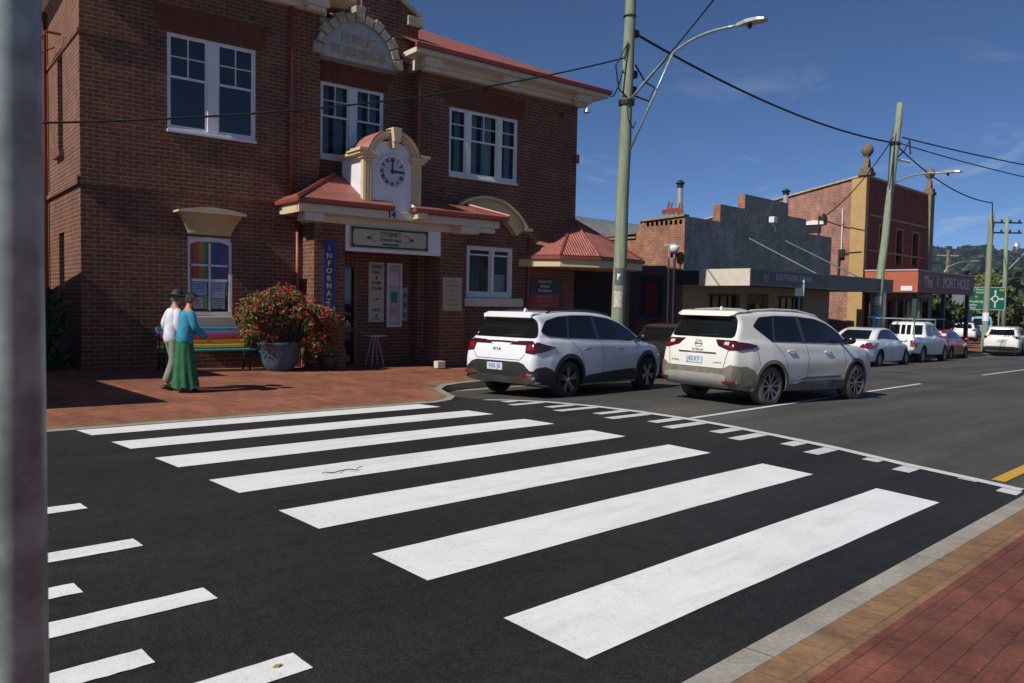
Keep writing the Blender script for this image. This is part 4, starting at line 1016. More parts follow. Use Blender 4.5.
zb2 = FPz(34,13); q2 = lambda z: onp(d2, zb2, z)
lamp_arm(p2, q2(7.0)+Vector((0,-.18,0)), q2(7.0)+Vector((-.6,-2.1,.1)), None, .9, .12, .04)
mb = MB(); mb.tube([q2(8.6),q2(8.72)], .19, 12); mb.tube([q2(8.0)+Vector((.15,0,0)), q2(8.4)+Vector((.5,-.2,0)), q2(8.9)+Vector((.7,-.3,0)), q2(8.3)+Vector((1.0,-.3,0))], .03, 6); mb.tube([q2(9.4)+Vector((-.5,0,0)), q2(8.8)+Vector((-.6,0,0)), q2(6.8)+Vector((-.3,0,0))], .025, 6); mb.build('cable_fittings', M['black'], p2)
mb = MB(); mb.smooth = True; mb.tube([q2(.98),q2(1.42)], .176, 16, cap=False); mb.build('blue_band', mat('band_blue', (.05,.20,.42), .5, .3, 14), p2); mb = MB(); mb.smooth = True; mb.tube([q2(1.72),q2(2.08)], .175, 16, cap=False); mb.build('notice', mat('pole_notice', (.42,.42,.40), .6, .3, 14), p2)
mb = MB(); mb.tube([q2(8.0)+Vector((.3,-.1,0)), q2(8.0)+Vector((1.0,-.3,-.02))], .06, 8); mb.build('insulator', M['white'], p2)
p3, d3 = pole('power_pole', 'straight timber power pole in front of the green direction sign', (52.5,13.6,FPz(52,13)), (52.8,13.6,7.35), .18, .15)
mb = MB(); zb3 = FPz(50,13); mb.smooth = True; mb.tube([onp(d3,zb3,1.0),onp(d3,zb3,1.5)], .185, 16, cap=False); mb.build('notice', M['white'], p3)
# cross-arm pole further on
p4 = thing('power_pole', 'tall grey pole with two cross-arms and insulators rising behind the direction sign', 'power pole', (85.73,20.63,-1.4))
mb = MB(); mb.smooth = True; mb.tube([(0,0,-.5),(.1,.2,11.9)], [.22,.15], 10); mb.build('shaft', polewood, p4)
for z in (11.3, 10.35):
    mb = MB(); mb.beam((-.75,1.35,z),(1.4,-.75,z), .12,.14)
    for k in range(4):
        s_ = .08+.28*k; mb.lathe([(.02,0),(.09,.05),(.09,.2),(.03,.26)], (-.75+2.15*s_,1.35-2.1*s_,z+.05), n=8)
    mb.build('cross_arm', M['black'], p4)
mb = MB(); mb.tube([(.1,.2,6.5),(3.9,-2.5,11.0)], .06, 6); mb.build('stay', M['galv'], p4)
mb = MB(); mb.smooth = True; mb.lathe([(0,0),(.3,.05),(.3,.8),(0,.85)], (.9,-.5,8.6), n=12); mb.box(.3,.9,-.5,-.35,9.0,9.1); mb.build('transformer', M['steel'], p4)
p5 = thing('power_pole', 'small distant mossy pole with a short cross-arm above the pub awning', 'power pole', (120.6,36.2,-2.5))
mb = MB(); mb.tube([(0,0,-.5),(0,0,12.4)], [.28,.2], 8); mb.build('shaft', mat('mossy_pole', (.16,.17,.06), .9, .3, 2), p5); mb = MB(); mb.beam((-1.2,1.0,11.6),(1.2,-1.0,11.6),.14,.16); mb.build('cross_arm', M['stone'], p5)
lp = thing('street_lamp', 'distant curved galvanised street lamp above the pub awning end', 'street lamp', (97.9,30.1,-2.2))
mb = MB(); mb.smooth = True; mb.tube([(0,0,-.3),(.1,0,7.2),(.6,-.5,8.6),(1.6,-1.5,9.2),(2.6,-2.3,9.35)], [.09,.07,.06,.05,.05], 8); mb.build('pole', M['galv'], lp); mb = MB(); mb.beam((2.6,-2.3,9.35),(3.3,-2.9,9.4),.3,.12); mb.build('lamp_head', M['steel'], lp)
lp2 = thing('street_lamp', 'distant street lamp with long level arm right of the cross-arm pole', 'street lamp', (103,18.5,-2.2))
mb = MB(); mb.smooth = True; mb.tube([(0,0,-.3),(.1,0,8.2),(-.8,.8,9.5),(-2.6,2.2,9.8)], [.1,.08,.06,.05], 8); mb.build('pole', M['galv'], lp2); mb = MB(); mb.beam((-2.6,2.2,9.8),(-3.4,2.8,9.8),.3,.12); mb.build('lamp_head', M['steel'], lp2)

# green direction sign
ds = thing('direction_sign', 'large green roundabout direction sign with white map and yellow route numbers', 'road sign', (70.9,17.05,0), rz=math.atan2(2.35,-2.1)+PI)
# local x runs to the viewer's right, face towards -y
mb = MB(); mb.prism([(-3.1,1.62),(0,1.62),(0,3.42),(-2.45,3.42),(-2.45,3.05),(-3.1,3.05)], 'y', -.04, 0); mb.build('panel', flat('sign_green', (.012,.13,.065), .4), ds)
wh = flat('sign_white', (.62,.64,.62), .4); yl = flat('sign_yellow', (.62,.42,.03), .4); bl = flat('sign_blue', (.03,.12,.40), .4)
mb = MB(); rim = [(-3.07,1.65),(-.03,1.65),(-.03,3.39),(-2.42,3.39),(-2.42,3.02),(-3.07,3.02)]
for i in range(6):
    a, b = rim[i], rim[(i+1) % 6]; mb.beam((a[0],-.045,a[1]),(b[0],-.045,b[1]), .006, .035, up=(0,0,1) if a[1] == b[1] else (1,0,0))
for k in range(20):
    a, b = 2*PI*k/20, 2*PI*(k+1)/20; mb.beam((-.78+.22*math.cos(a),-.048,2.5+.22*math.sin(a)),(-.78+.22*math.cos(b),-.048,2.5+.22*math.sin(b)), .006, .10)
mb.box(-.84,-.72,-.05,-.044,1.82,2.26); mb.box(-.84,-.72,-.05,-.044,2.74,3.05); mb.box(-1.45,-1.02,-.05,-.044,2.44,2.56); mb.box(-.54,-.22,-.05,-.044,2.44,2.56)
mb.prism([(-.9,3.05),(-.66,3.05),(-.78,3.22)], 'y', -.05, -.044); mb.prism([(-1.45,2.38),(-1.45,2.62),(-1.6,2.5)], 'y', -.05, -.044); mb.prism([(-.22,2.38),(-.22,2.62),(-.1,2.5)], 'y', -.05, -.044)
mb.build('roundabout_map', wh, ds)
text('lettering', 'Huonville', .22, wh, ds, (-1.85,-.046,3.22), ext=.003, bold=.004); text('lettering', 'Franklin', .2, wh, ds, (-1.9,-.046,2.98), ext=.003, bold=.004)
text('lettering', 'Woodbridge', .24, wh, ds, (-2.2,-.046,2.28), ext=.003, bold=.004); text('lettering', 'Gordon', .22, wh, ds, (-2.5,-.046,2.02), ext=.003, bold=.004); text('lettering', 'Hobart', .2, wh, ds, (-2.5,-.046,1.80), ext=.003, bold=.004)
text('route_number', 'B68', .22, yl, ds, (-.30,-.046,3.2), ext=.003, bold=.008); text('route_number', 'A6', .2, yl, ds, (-2.2,-.046,2.66), ext=.003, bold=.008)
mb = MB(); mb.box(-1.75,-1.5,-.05,-.044,1.98,2.16); mb.build('symbol', bl, ds)
for x in (-2.75, -.4):
    mb = MB(); mb.tube([(x,.05,-1.8),(x,.05,3.3)], .05, 8); mb.build('post', M['galv'], ds)

# parking sign
pk_ = thing('parking_sign', 'small white parking sign on a steel post in front of the dark awning', 'road sign', (27.25,13.0,FPz(27,13)), rz=R(-48))
mb = MB(); mb.smooth = True; mb.tube([(0,0,0),(0,0,3.05)], .028, 8); mb.build('post', M['galv'], pk_)
mb = MB(); mb.box(-.16,.16,-.045,-.03,2.36,2.93); pl_ = mb.build('plate', flat('sign_plate', (.72,.73,.72), .35), pk_, bevel=.004)
text('lettering', 'P', .20, flat('sign_green_letter', (.02,.2,.08)), pl_, (-.07,-.049,2.80), ext=.001); text('lettering', '➔', .14, flat('sign_green_arrow', (.02,.2,.08)), pl_, (.09,-.049,2.80), ext=.001)

# near galvanised pole at the left edge of the view
gp = thing('steel_post', 'thick galvanised steel pole close to the camera at the left edge', 'pole', (.2195,.9757,-.1))
mb = MB(); mb.smooth = True; mb.tube([(0,0,-.2),(0,0,5.0)], .0262, 48); o_ = mb.build('shaft', M['galv'], gp)

# overhead cables
def cable(label, a, b, sag, r=.014, n=24):
    a, b = Vector(a), Vector(b); mb = MB(); mb.smooth = True; P = []
    for k in range(n+1):
        t = k/n; p = a.lerp(b, t); p.z -= sag*4*t*(1-t); P.append(p)
    mb.tube([p-a for p in P], r, 6); o = mb.build('overhead_cable', M['cable'], None, fr=Matrix.Translation(a)); tag(o, label, 'cable'); return o
P1 = Vector((16.48,12.8,zb)); P2 = Vector((34,13,zb2)); P3 = Vector((52.5,13.6,zb3))
cable('thin service cable crossing in front of the town hall upper windows to the pole', (1,15.3,4.0), P1+q(7.9)+Vector((-.2,-.05,0)), .5, .019)
cable('thick bundled cable from the near power pole down to the leaning pole', P1+q(8.65)+Vector((.1,0,0)), P2+q2(8.7), .45, .035)
cable('cable rising from the near power pole towards the top of the picture', P1+q(7.1)+Vector((.3,-.1,0)), (12.29,6.3,8.05), .05, .017)
cable('upper of two cables leaving the leaning pole to the right', P2+q2(9.0)+Vector((.4,-.1,0)), (71.8,5.0,10.2), .5, .03)
cable('lower of two cables leaving the leaning pole to the right', P2+q2(8.75)+Vector((.2,0,0)), (71.8,4.0,9.3), .8, .025)
cable('cable from the leaning pole sagging to the pole by the direction sign', P2+q2(8.6)+Vector((.2,0,0)), P3+onp(d3,zb3,7.9), .5, .032)
cable('service cable from the leaning pole to the corner building side wall', P2+q2(8.9)+Vector((-.3,0,0)), (39.32,17.6,6.15), .35, .024)
cable('short cable from the near power pole to the town hall eave', P1+q(7.6)+Vector((-.2,0,0)), (18.7,15.0,7.75), .25, .018)
cable('loose cable sweeping down beside the far cross-arm pole', P3+onp(d3,zb3,7.9), (85.4,21.7,10.0), .9, .03)
mast = MB(); mast.tube([(0,0,0),(0,0,.5)], .03, 6); o_ = mast.build('cable_mast', M['steel'], None, fr=Matrix.Translation((1,15.35,3.9))); tag(o_, 'short cable mast on the neighbouring shop roof', 'mast')

# ------------------------------------------------------------------ trees, hills
def leafmat(name, a, b, c, tr=.15):
    N = NT(name); N.set(rough=.6, spec=.3)
    o = N.n('ShaderNodeNewGeometry'); r_ = N.ramp(o.outputs['Random Per Island'], [(.0,a),(.5,b),(1,c)]); N.l(r_, N.b.inputs['Base Color'])
    return N.m
M['leaf_dark'] = leafmat('foliage_dark', (.025,.045,.018), (.045,.075,.025), (.08,.11,.04))
M['leaf_mid'] = leafmat('foliage_mid', (.05,.07,.02), (.09,.11,.035), (.15,.16,.06))
M['leaf_olive'] = leafmat('foliage_olive', (.09,.085,.03), (.14,.13,.045), (.20,.18,.07))
M['bark'] = mat('bark', (.12,.09,.06), .95, .35, 5, .6, 30)
def leaves(mb, c, rad, n, size, rng, squash=.8):
    for i in range(n):
        while True:
            p = Vector((rng.uniform(-1,1), rng.uniform(-1,1), rng.uniform(-1,1)))
            if .25 < p.length < 1: break
        p = Vector((p.x*rad, p.y*rad, p.z*rad*squash))+Vector(c)
        a = Vector((rng.gauss(0,1), rng.gauss(0,1), rng.gauss(0,.6))).normalized(); b = a.orthogonal().normalized(); b.rotate(Matrix.Rotation(rng.uniform(0,6.28), 3, a)); d = a.cross(b)
        s = size*rng.uniform(.6,1.3)
        mb.add([p-b*s, p+d*s*.55, p+b*s, p-d*s*.55], [(0,1,2,3)])
def tree(label, base, h, rad, leaf, seed, group=None, n=34, per=60, size=.28, trunk=.22, name='broadleaf_tree', squash=.8, cat='tree'):
    rng = random.Random(seed); t = thing(name, label, cat, base, group=group)
    mb = MB(); mb.smooth = True; hh = h*.62
    mb.tube([(0,0,-.3),(rng.uniform(-.2,.2),rng.uniform(-.2,.2),h*.3),(rng.uniform(-.3,.3),rng.uniform(-.3,.3),hh),(0,0,h*.85)], [trunk,trunk*.75,trunk*.5,trunk*.15], 10)
    C_ = []
    for i in range(n):
        a = rng.uniform(0,2*PI); k = rng.random(); r_ = rad*math.sqrt(rng.random())*(1-.55*max(0,k-.45)/.55); z = h*(.28+.66*k)
        C_.append((r_*math.cos(a), r_*math.sin(a), z))
    for c in C_[::3]: mb.tube([(0,0,max(h*.2, c[2]-h*.25)), (c[0]*.5, c[1]*.5, c[2]-h*.08), c], [trunk*.35,trunk*.2,trunk*.06], 6)
    mb.build('trunk', M['bark'], t)
    mb = MB()
    for c in C_: leaves(mb, c, rad*rng.uniform(.22,.42), per, size, rng, squash)
    mb.build('crown', leaf, t, fixn=False); return t
tree('dark leafy tree behind the pub awning posts', (58.5,18.5,-1.2), 4.6, 2.0, M['leaf_dark'], 1, n=30, per=110, size=.20)
tree('dense dark tree filling the gap under the pub fascia end', (56,18.6,-1.2), 4.4, 1.9, M['leaf_dark'], 2, n=30, per=110, size=.20)
tree('tall dark tree rising above the right end of the pub awning', (68,23.6,-1.2), 5.6, 2.4, M['leaf_dark'], 3, n=40, per=80)
tree('mid green tree between the pub awning and the direction sign', (80,24.5,-1.3), 6.0, 2.8, M['leaf_mid'], 4, n=40, per=80)
tree('olive tree behind the direction sign', (90,23.2,-1.5), 6.0, 3.2, M['leaf_mid'], 5, n=40, per=80)
tree('broad olive-green tree right of the direction sign', (92,16.8,-1.5), 5.3, 3.6, M['leaf_olive'], 6, n=44, per=90)
tree('rounded olive shrubbery at the far right behind the parked cars', (100,13.5,-1.6), 5.2, 4.0, M['leaf_olive'], 7, n=44, per=90)
tree('dark tree beyond the distant lamp over the pub awning', (100,33,-1.6), 7.6, 3.4, M['leaf_dark'], 8, n=40, per=80, size=.35)
tree('greenish tree on the slope just left of the cross-arm pole', (115,30,-1.6), 8, 3.8, M['leaf_mid'], 9, n=40, per=80, size=.35)
tree('pointed dark tree right of the cross-arm pole', (116,23.6,-1.6), 7.5, 3.0, M['leaf_dark'], 10, n=36, per=80, size=.35)
# pale distant house
ho = thing('house', 'pale distant house with small windows behind the red hatchback', 'house', (73,21.0,-1.3))
mb = MB(); mb.box(0,4,0,4,0,3.3); mb.build('wall', flat('house_wall', (.20,.20,.19)), ho); mb = MB(); mb.prism([(-.3,3.3),(4.3,3.3),(2,4.4)], 'y', -.3, 4.3); mb.build('roof', M['greyroof'], ho)
mb = MB(); mb.box(-.02,0,.8,1.8,1.1,2.3); mb.box(.8,1.8,-.02,0,1.1,2.3); mb.build('window', M['pane'], ho)
# hills
def bear(u, v): return math.degrees(math.atan2(u*math.sin(.79088)-v*math.cos(.79088), u*math.cos(.79088)+v*math.sin(.79088)))
def ss(a, b, x):
    t = min(1, max(0, (x-a)/(b-a))); return t*t*(3-2*t)
def hillz(b, D):
    pts = [(-80,40),(-20,60),(10,90),(24,80),(27.5,84),(30,80),(33,68),(38,75),(50,60),(80,40)]
    r_ = np.interp(b, [p[0] for p in pts], [p[1] for p in pts])
    z = -4 + (r_+4+6*math.sin(b*.9)*0+3*math.sin(b*2.3+1)+1.5*math.sin(b*6))*ss(500, 1500, D) * (1-.5*ss(1500,2600,D))
    near = 20*ss(130, 420, D)*ss(24, 31, b)*(1-.3*ss(420,800,D))
    return z + near
mb = MB(); V = []; nb_, nd = 120, 40
for i in range(nb_+1):
    b = -80+160*i/nb_
    for j in range(nd+1):
        D = 120*(2600/120)**(j/nd); a = R(b)
        f_ = (math.cos(.79088)*math.cos(a)+math.sin(.79088)*math.sin(a), math.sin(.79088)*math.cos(a)-math.cos(.79088)*math.sin(a))
        V.append((f_[0]*D, f_[1]*D, hillz(b, D)))
mb.smooth = True; mb.add(V, [(i*(nd+1)+j, (i+1)*(nd+1)+j, (i+1)*(nd+1)+j+1, i*(nd+1)+j+1) for i in range(nb_) for j in range(nd)])
hm = NT('hill_surface'); hm.set(rough=.95, spec=.1); _o = hm.obj()
_g = hm.ramp(hm.noise(.006, 5, .6, src=_o), [(.46,(.022,.034,.020)),(.53,(.030,.045,.022)),(.60,(.17,.135,.065))]); _g = hm.mix(.6, _g, hm.ramp(hm.noise(.05, 5, .7, src=_o), [(.35,(.2,.2,.2)),(.65,(.8,.8,.8))]), 'OVERLAY')
hm.l(_g, hm.b.inputs['Base Color']); hl = mb.build('hills', hm.m, fixn=False); hl['kind'] = 'structure'
if sum(p.normal.z for p in hl.data.polygons) < 0: hl.data.flip_normals()
mb = MB(); rng = random.Random(5)
def blob(mb, c, rad, rng):
    for i in range(9):
        p = Vector((rng.gauss(0,.45)*rad, rng.gauss(0,.45)*rad, rng.uniform(.1,1.1)*rad)); a = Vector((rng.gauss(0,1), rng.gauss(0,1), rng.gauss(0,1))).normalized(); b = a.orthogonal().normalized(); d = a.cross(b); s = rad*rng.uniform(.35,.6)
        mb.add([Vector(c)+p+b*s, Vector(c)+p+d*s, Vector(c)+p-b*s, Vector(c)+p-d*s], [(0,1,2,3)])
for i in range(7000):
    b = rng.uniform(22, 40); D = 200*(1500/200)**(rng.random()**.7); a = R(b)
    if D < 520 and (29.5 < b < 40) and 380 < D and rng.random() < .9: continue
    f_ = (math.cos(.79088)*math.cos(a)+math.sin(.79088)*math.sin(a), math.sin(.79088)*math.cos(a)-math.cos(.79088)*math.sin(a))
    blob(mb, (f_[0]*D, f_[1]*D, hillz(b, D)-1), rng.uniform(2.2,4.2)*(1+.8*(D > 700)), rng)
M['leaf_far'] = leafmat('foliage_far', (.008,.014,.010), (.018,.028,.016), (.034,.044,.022))
o_ = mb.build('forest', M['leaf_far'], fixn=False); tag(o_, 'dark wooded hillside beyond the town', 'forest', kind='stuff')
# ------------------------------------------------------------------ vehicles
def paint(name, col, dirt=None, metal=0, rough=.28):
    N = NT(name); N.set(rough=rough, spec=.5, coat=.7, coatr=.04, metal=metal)
    c = N.obj(); o = N.ramp(N.noise(.8, 3, src=c), [(.3, tuple(x*.96 for x in col)), (.7, col)])
    if dirt:
        sp = N.n('ShaderNodeSeparateXYZ'); N.l(c, sp.inputs[0])
        low = N.math('SUBTRACT', 1.0, N.math('MULTIPLY', sp.outputs[2], 1.15), True)     # road dust thrown up low on the body
        f_ = N.math('MULTIPLY', N.math('MULTIPLY', low, N.ramp(N.noise(3.5, 6, .7, src=c), [(.25,(.35,.35,.35)),(.7,(1,1,1))])), dirt[1], True)
        o = N.mix(f_, o, dirt[0])
        N.l(N.math('ADD', .28, N.math('MULTIPLY', f_, .6)), N.b.inputs['Roughness'])
    N.l(o, N.b.inputs['Base Color']); return N.m
M['pwhite'] = paint('car_white', (.72,.73,.76), ((.30,.27,.22), .25))
M['pcream'] = paint('car_pearl_white', (.74,.72,.66), ((.20,.165,.11), .85))
M['pred'] = paint('car_red', (.32,.006,.012))
M['pdark'] = paint('car_dark_red', (.018,.009,.009))
M['pblue'] = paint('car_light_blue', (.20,.42,.58))
M['pgrey'] = paint('car_dark_grey', (.03,.035,.045))
M['clad'] = mat('car_cladding', (.022,.022,.023), .55, .15, 6, .05, 200)
M['claddirty'] = mat('dusty_cladding', (.15,.135,.11), .75, .35, 5, .1, 120, dirt=((.30,.25,.18), .6, 4))
M['cladgrey'] = mat('skid_plate', (.34,.33,.30), .45, .15, 6)
M['tyre'] = mat('tyre_rubber', (.022,.022,.022), .8, .3, 8, .2, 60)
M['tyredusty'] = mat('dusty_tyre', (.12,.10,.07), .9, .4, 8, .2, 60)
M['alloy'] = mat('alloy', (.42,.41,.40), .3, .1, 6, metal=.8)
M['tail'] = mat('tail_lamp_red', (.20,.008,.012), .12, .3, 12, coat=1)
M['taild'] = mat('tail_lamp_dark', (.05,.006,.008), .10, .3, 12, coat=1)
M['lampc'] = mat('lamp_clear', (.55,.53,.52), .12, .1, 12, coat=1)
M['pillar'] = mat('window_pillar', (.045,.045,.05), .45, .15, 5)
M['plate'] = flat('number_plate', (.55,.60,.66), .4)
M['plateblue'] = flat('plate_blue', (.03,.08,.30), .4)
M['chrome'] = mat('chrome', (.6,.6,.6), .12, .05, 6, metal=1)

def sdpoly(P, poly):
    poly = np.asarray(poly); d = np.full(len(P), 1e9); s = np.ones(len(P)); n = len(poly); j = n-1
    for i in range(n):
        e = poly[j]-poly[i]; w = P-poly[i]; b = w-e*np.clip((w@e)/(e@e+1e-12), 0, 1)[:,None]
        d = np.minimum(d, (b*b).sum(1))
        c1 = P[:,1] >= poly[i][1]; c2 = P[:,1] < poly[j][1]; c3 = e[0]*w[:,1] > e[1]*w[:,0]
        f = (c1 & c2 & c3) | (~c1 & ~c2 & ~c3); s = np.where(f, -s, s); j = i
    return s*np.sqrt(d)
def smax(a, b, k): h = np.clip(.5+.5*(a-b)/k, 0, 1); return b+(a-b)*h+k*h*(1-h)
def smin(a, b, k): return -smax(-a, -b, k)
def smooth_poly(pts, it=2, cut=.13):
    """corner-cutting, keeps points flagged sharp"""
    P = [(p[0], p[1], len(p) > 2) for p in pts]
    for _ in range(it):
        Q = []
        for i in range(len(P)):
            a, b = P[i], P[(i+1) % len(P)]; L_ = math.hypot(b[0]-a[0], b[1]-a[1]); t = min(.25, cut/max(L_, 1e-6))
            Q.append(a if a[2] else (a[0]+(b[0]-a[0])*t, a[1]+(b[1]-a[1])*t, False))
            if not b[2]: Q.append((b[0]+(a[0]-b[0])*t, b[1]+(a[1]-b[1])*t, False))
        P = Q
    return [(p[0], p[1]) for p in P]

class Car:
    def __init__(s, name, label, cat, pos, rz, spec, grid=.05, group=None):
        s.sp = spec; s.t = thing(name, label, cat, pos, rz=rz, group=group)
        L, W, H = spec['L'], spec['W'], spec['H']
        low = smooth_poly(spec['low']); top = smooth_poly(spec['top'])
        ra, fa, wr = spec['ra'], spec['fa'], spec['wr']
        belt = spec.get('belt', .98); tum = spec.get('tumble', .36)
        pt = spec.get('taper', ((0,.84),(.12,.90),(.45,.975),(1.0,1.0),(L*.62,1.0),(L-.9,.97),(L-.45,.90),(L-.12,.78),(L,.66)))
        tx = [p[0] for p in pt]; ty = [p[1] for p in pt]
        gt = spec.get('gtaper', ((0,.80),(.4,.86),(1.0,.91),(L*.5,.93),(L*.75,.89),(L,.8)))
        gx = [p[0] for p in gt]; gy = [p[1] for p in gt]
        kz = spec.get('k', .07)
        def sdf(P):
            x, y, z = P[:,0], np.abs(P[:,1]), P[:,2]
            hw = W/2*np.interp(x, tx, ty)
            zz = (z-.2)/(belt-.2)
            sec = 1-.055*np.clip((zz-.62)/.38, 0, 1.5)**1.6-.05*np.clip((.35-zz)/.35, 0, 1)**1.5
            # haunches over the wheels, hollow at the doors
            ha = .012*np.exp(-((x-ra)/.5)**2)*np.exp(-((z-.72)/.25)**2)-.014*np.exp(-((x-(ra+fa)/2)/.6)**2)*np.exp(-((z-.5)/.16)**2)
            a = smax(sdpoly(P[:,[0,2]], low), y-hw*sec-ha, kz)
            hg = W/2*np.interp(x, gx, gy)-tum*(z-belt)
            b = smax(sdpoly(P[:,[0,2]], top), (y-hg)/math.sqrt(1+tum*tum), .09)
            return smin(a, b, .025)
        s.sdf = sdf
        # radial grid
        Lx = (0, L); cz = .62
        def face(nu, nv, fn): return [[fn(i/nu, j/nv) for j in range(nv+1)] for i in range(nu+1)]
        nx, ny, nz = int(L/grid), int(W/grid)//2*2, int(H/grid)
        pts = {}; V = []; F = []
        def vid(i, j, k):
            key = (i, j, k)
            if key not in pts: pts[key] = len(V); V.append((i/nx*L, (j/ny-.5)*W, k/nz*H))
            return pts[key]
        for i in range(nx):
            for j in range(ny):
                F.append((vid(i,j,0),vid(i,j+1,0),vid(i+1,j+1,0),vid(i+1,j,0))); F.append((vid(i,j,nz),vid(i+1,j,nz),vid(i+1,j+1,nz),vid(i,j+1,nz)))
            for k in range(nz):
                F.append((vid(i,0,k),vid(i+1,0,k),vid(i+1,0,k+1),vid(i,0,k+1))); F.append((vid(i,ny,k),vid(i,ny,k+1),vid(i+1,ny,k+1),vid(i+1,ny,k)))
        for j in range(ny):
            for k in range(nz):
                F.append((vid(0,j,k),vid(0,j,k+1),vid(0,j+1,k+1),vid(0,j+1,k))); F.append((vid(nx,j,k),vid(nx,j+1,k),vid(nx,j+1,k+1),vid(nx,j,k+1)))
        B = np.array(V, float); O = B.copy(); O[:,0] = np.clip(B[:,0], 1.05, L-1.15); O[:,1] = 0; O[:,2] = cz
        D = B-O; D *= 1.35
        ts = np.linspace(1, 0, 60); best = np.zeros(len(B)); done = np.zeros(len(B), bool)
        for t in ts:
            v = sdf(O+D*t) < 0; new = v & ~done; best[new] = t; done |= v
        lo = best; hi = np.minimum(best+1/59, 1.0)
        for _ in range(14):
            m = (lo+hi)/2; v = sdf(O+D*m[:,None]) < 0; lo = np.where(v, m, lo); hi = np.where(v, hi, m)
        X = O+D*lo[:,None]
        me = bpy.data.meshes.new('body'); me.from_pydata([tuple(p) for p in X], [], F)
        for m in (spec['paint'], M['black']): me.materials.append(m)
        for p in me.polygons: p.use_smooth = True
        bm = bmesh.new(); bm.from_mesh(me); bmesh.ops.recalc_face_normals(bm, faces=bm.faces[:]); bm.to_mesh(me)
        s.bvh = BVHTree.FromBMesh(bm); bm.free()
        body = bpy.data.objects.new('body', me); COL.objects.link(body)
        # wheel arches cut out
        mb = MB(); 
        for xx in (ra, fa):
            for sg in (-1, 1):
                y0 = sg*(W/2-.34); y1 = sg*(W/2+.2); mb.lathe([(0,y0),(wr+.055,y0),(wr+.055,y1),(0,y1)], (xx,0,wr-.005), 'y', 40)
        cut = mb.build('cut', [M['black'], M['black']]); 
        for p in cut.data.polygons: p.material_index = 1
        if spec.get('cut'):
            spec['cut'](s)
        md = body.modifiers.new('b', 'BOOLEAN'); md.operation = 'DIFFERENCE'; md.object = cut; md.solver = 'EXACT'
        extra = spec.get('tub')
        if extra:
            mb = MB(); mb.box(*extra); c2 = mb.build('cut2', [M['black'], spec['paint']]); m2 = body.modifiers.new('c', 'BOOLEAN'); m2.operation = 'DIFFERENCE'; m2.object = c2; m2.solver = 'EXACT'
            for p in c2.data.polygons: p.material_index = 1
        nm = bpy.data.meshes.new_from_object(body.evaluated_get(bpy.context.evaluated_depsgraph_get())); body.modifiers.clear(); body.data = nm
        bpy.data.objects.remove(cut)
        if extra: bpy.data.objects.remove(c2)
        # flat-shade only the cut walls
        for p in nm.polygons:
            if p.material_index == 1: p.use_smooth = False
        nm.name = 'body'; body.parent = s.t; s.body = body
    def hit(s, o, d):
        r_ = s.bvh.ray_cast(Vector(o), Vector(d), 6)
        return r_[0], r_[1]
    def patch(s, name, poly, view, mt, off=.006, parent=None, sp=.06, skirt=.02, smooth=True, it=1, label=None):
        """panel cut to a 2D outline and laid on the body. view: 'R' right side (x,z), 'L' left, 'B' back (y,z), 'F' front, 'T' top (x,y)"""
        if it: poly = smooth_poly(poly, it+1, .03)
        bm = bmesh.new(); bm.faces.new([bm.verts.new((p[0], p[1], 0)) for p in poly])
        xs = [p[0] for p in poly]; ys = [p[1] for p in poly]
        for ax, a, b in ((0, min(xs), max(xs)), (1, min(ys), max(ys))):
            k = math.floor(a/sp)+1
            while k*sp < b:
                bmesh.ops.bisect_plane(bm, geom=bm.verts[:]+bm.edges[:]+bm.faces[:], plane_co=(k*sp,0,0) if ax == 0 else (0,k*sp,0), plane_no=(1,0,0) if ax == 0 else (0,1,0)); k += 1
        bad = []
        nrm = {}
        for v in bm.verts:
            a, b = v.co.x, v.co.y
            o, d = {'R': ((a,-4,b),(0,1,0)), 'L': ((a,4,b),(0,-1,0)), 'B': ((-2,a,b),(1,0,0)), 'F': ((s.sp['L']+2,a,b),(-1,0,0)), 'T': ((a,b,4),(0,0,-1))}[view]
            h, n = s.hit(o, d)
            if h is None: bad.append(v); continue
            n = (n-Vector(d)*.6).normalized() if view != 'T' else n
            v.co = h+n*off; nrm[v] = n
        bmesh.ops.delete(bm, geom=bad, context='VERTS')
        if skirt:
            ed = [e for e in bm.edges if e.is_boundary]; inv = {}
            src = {e: None for e in ed}
            r_ = bmesh.ops.extrude_edge_only(bm, edges=ed)
            dv = {'R': (0,1,0), 'L': (0,-1,0), 'B': (1,0,0), 'F': (-1,0,0), 'T': (0,0,-1)}[view]
            for g in r_['geom']:
                if isinstance(g, bmesh.types.BMVert): g.co += Vector(dv)*skirt
        bmesh.ops.recalc_face_normals(bm, faces=bm.faces[:])
        me = bpy.data.meshes.new(name); bm.to_mesh(me); bm.free()
        dv = Vector({'R': (0,-1,0), 'L': (0,1,0), 'B': (-1,0,0), 'F': (1,0,0), 'T': (0,0,1)}[view])
        if sum(p.normal.dot(dv)*p.area for p in me.polygons) < 0: me.flip_normals()
        me.materials.append(mt)
        for p in me.polygons: p.use_smooth = smooth
        if skirt:
            # keep the rim crisp
            me2 = me
            try: me2.set_sharp_from_angle(angle=R(35))
            except Exception: pass
        o = bpy.data.objects.new(name, me); COL.objects.link(o); o.parent = parent or s.t
        if label: o['label'] = label
        return o
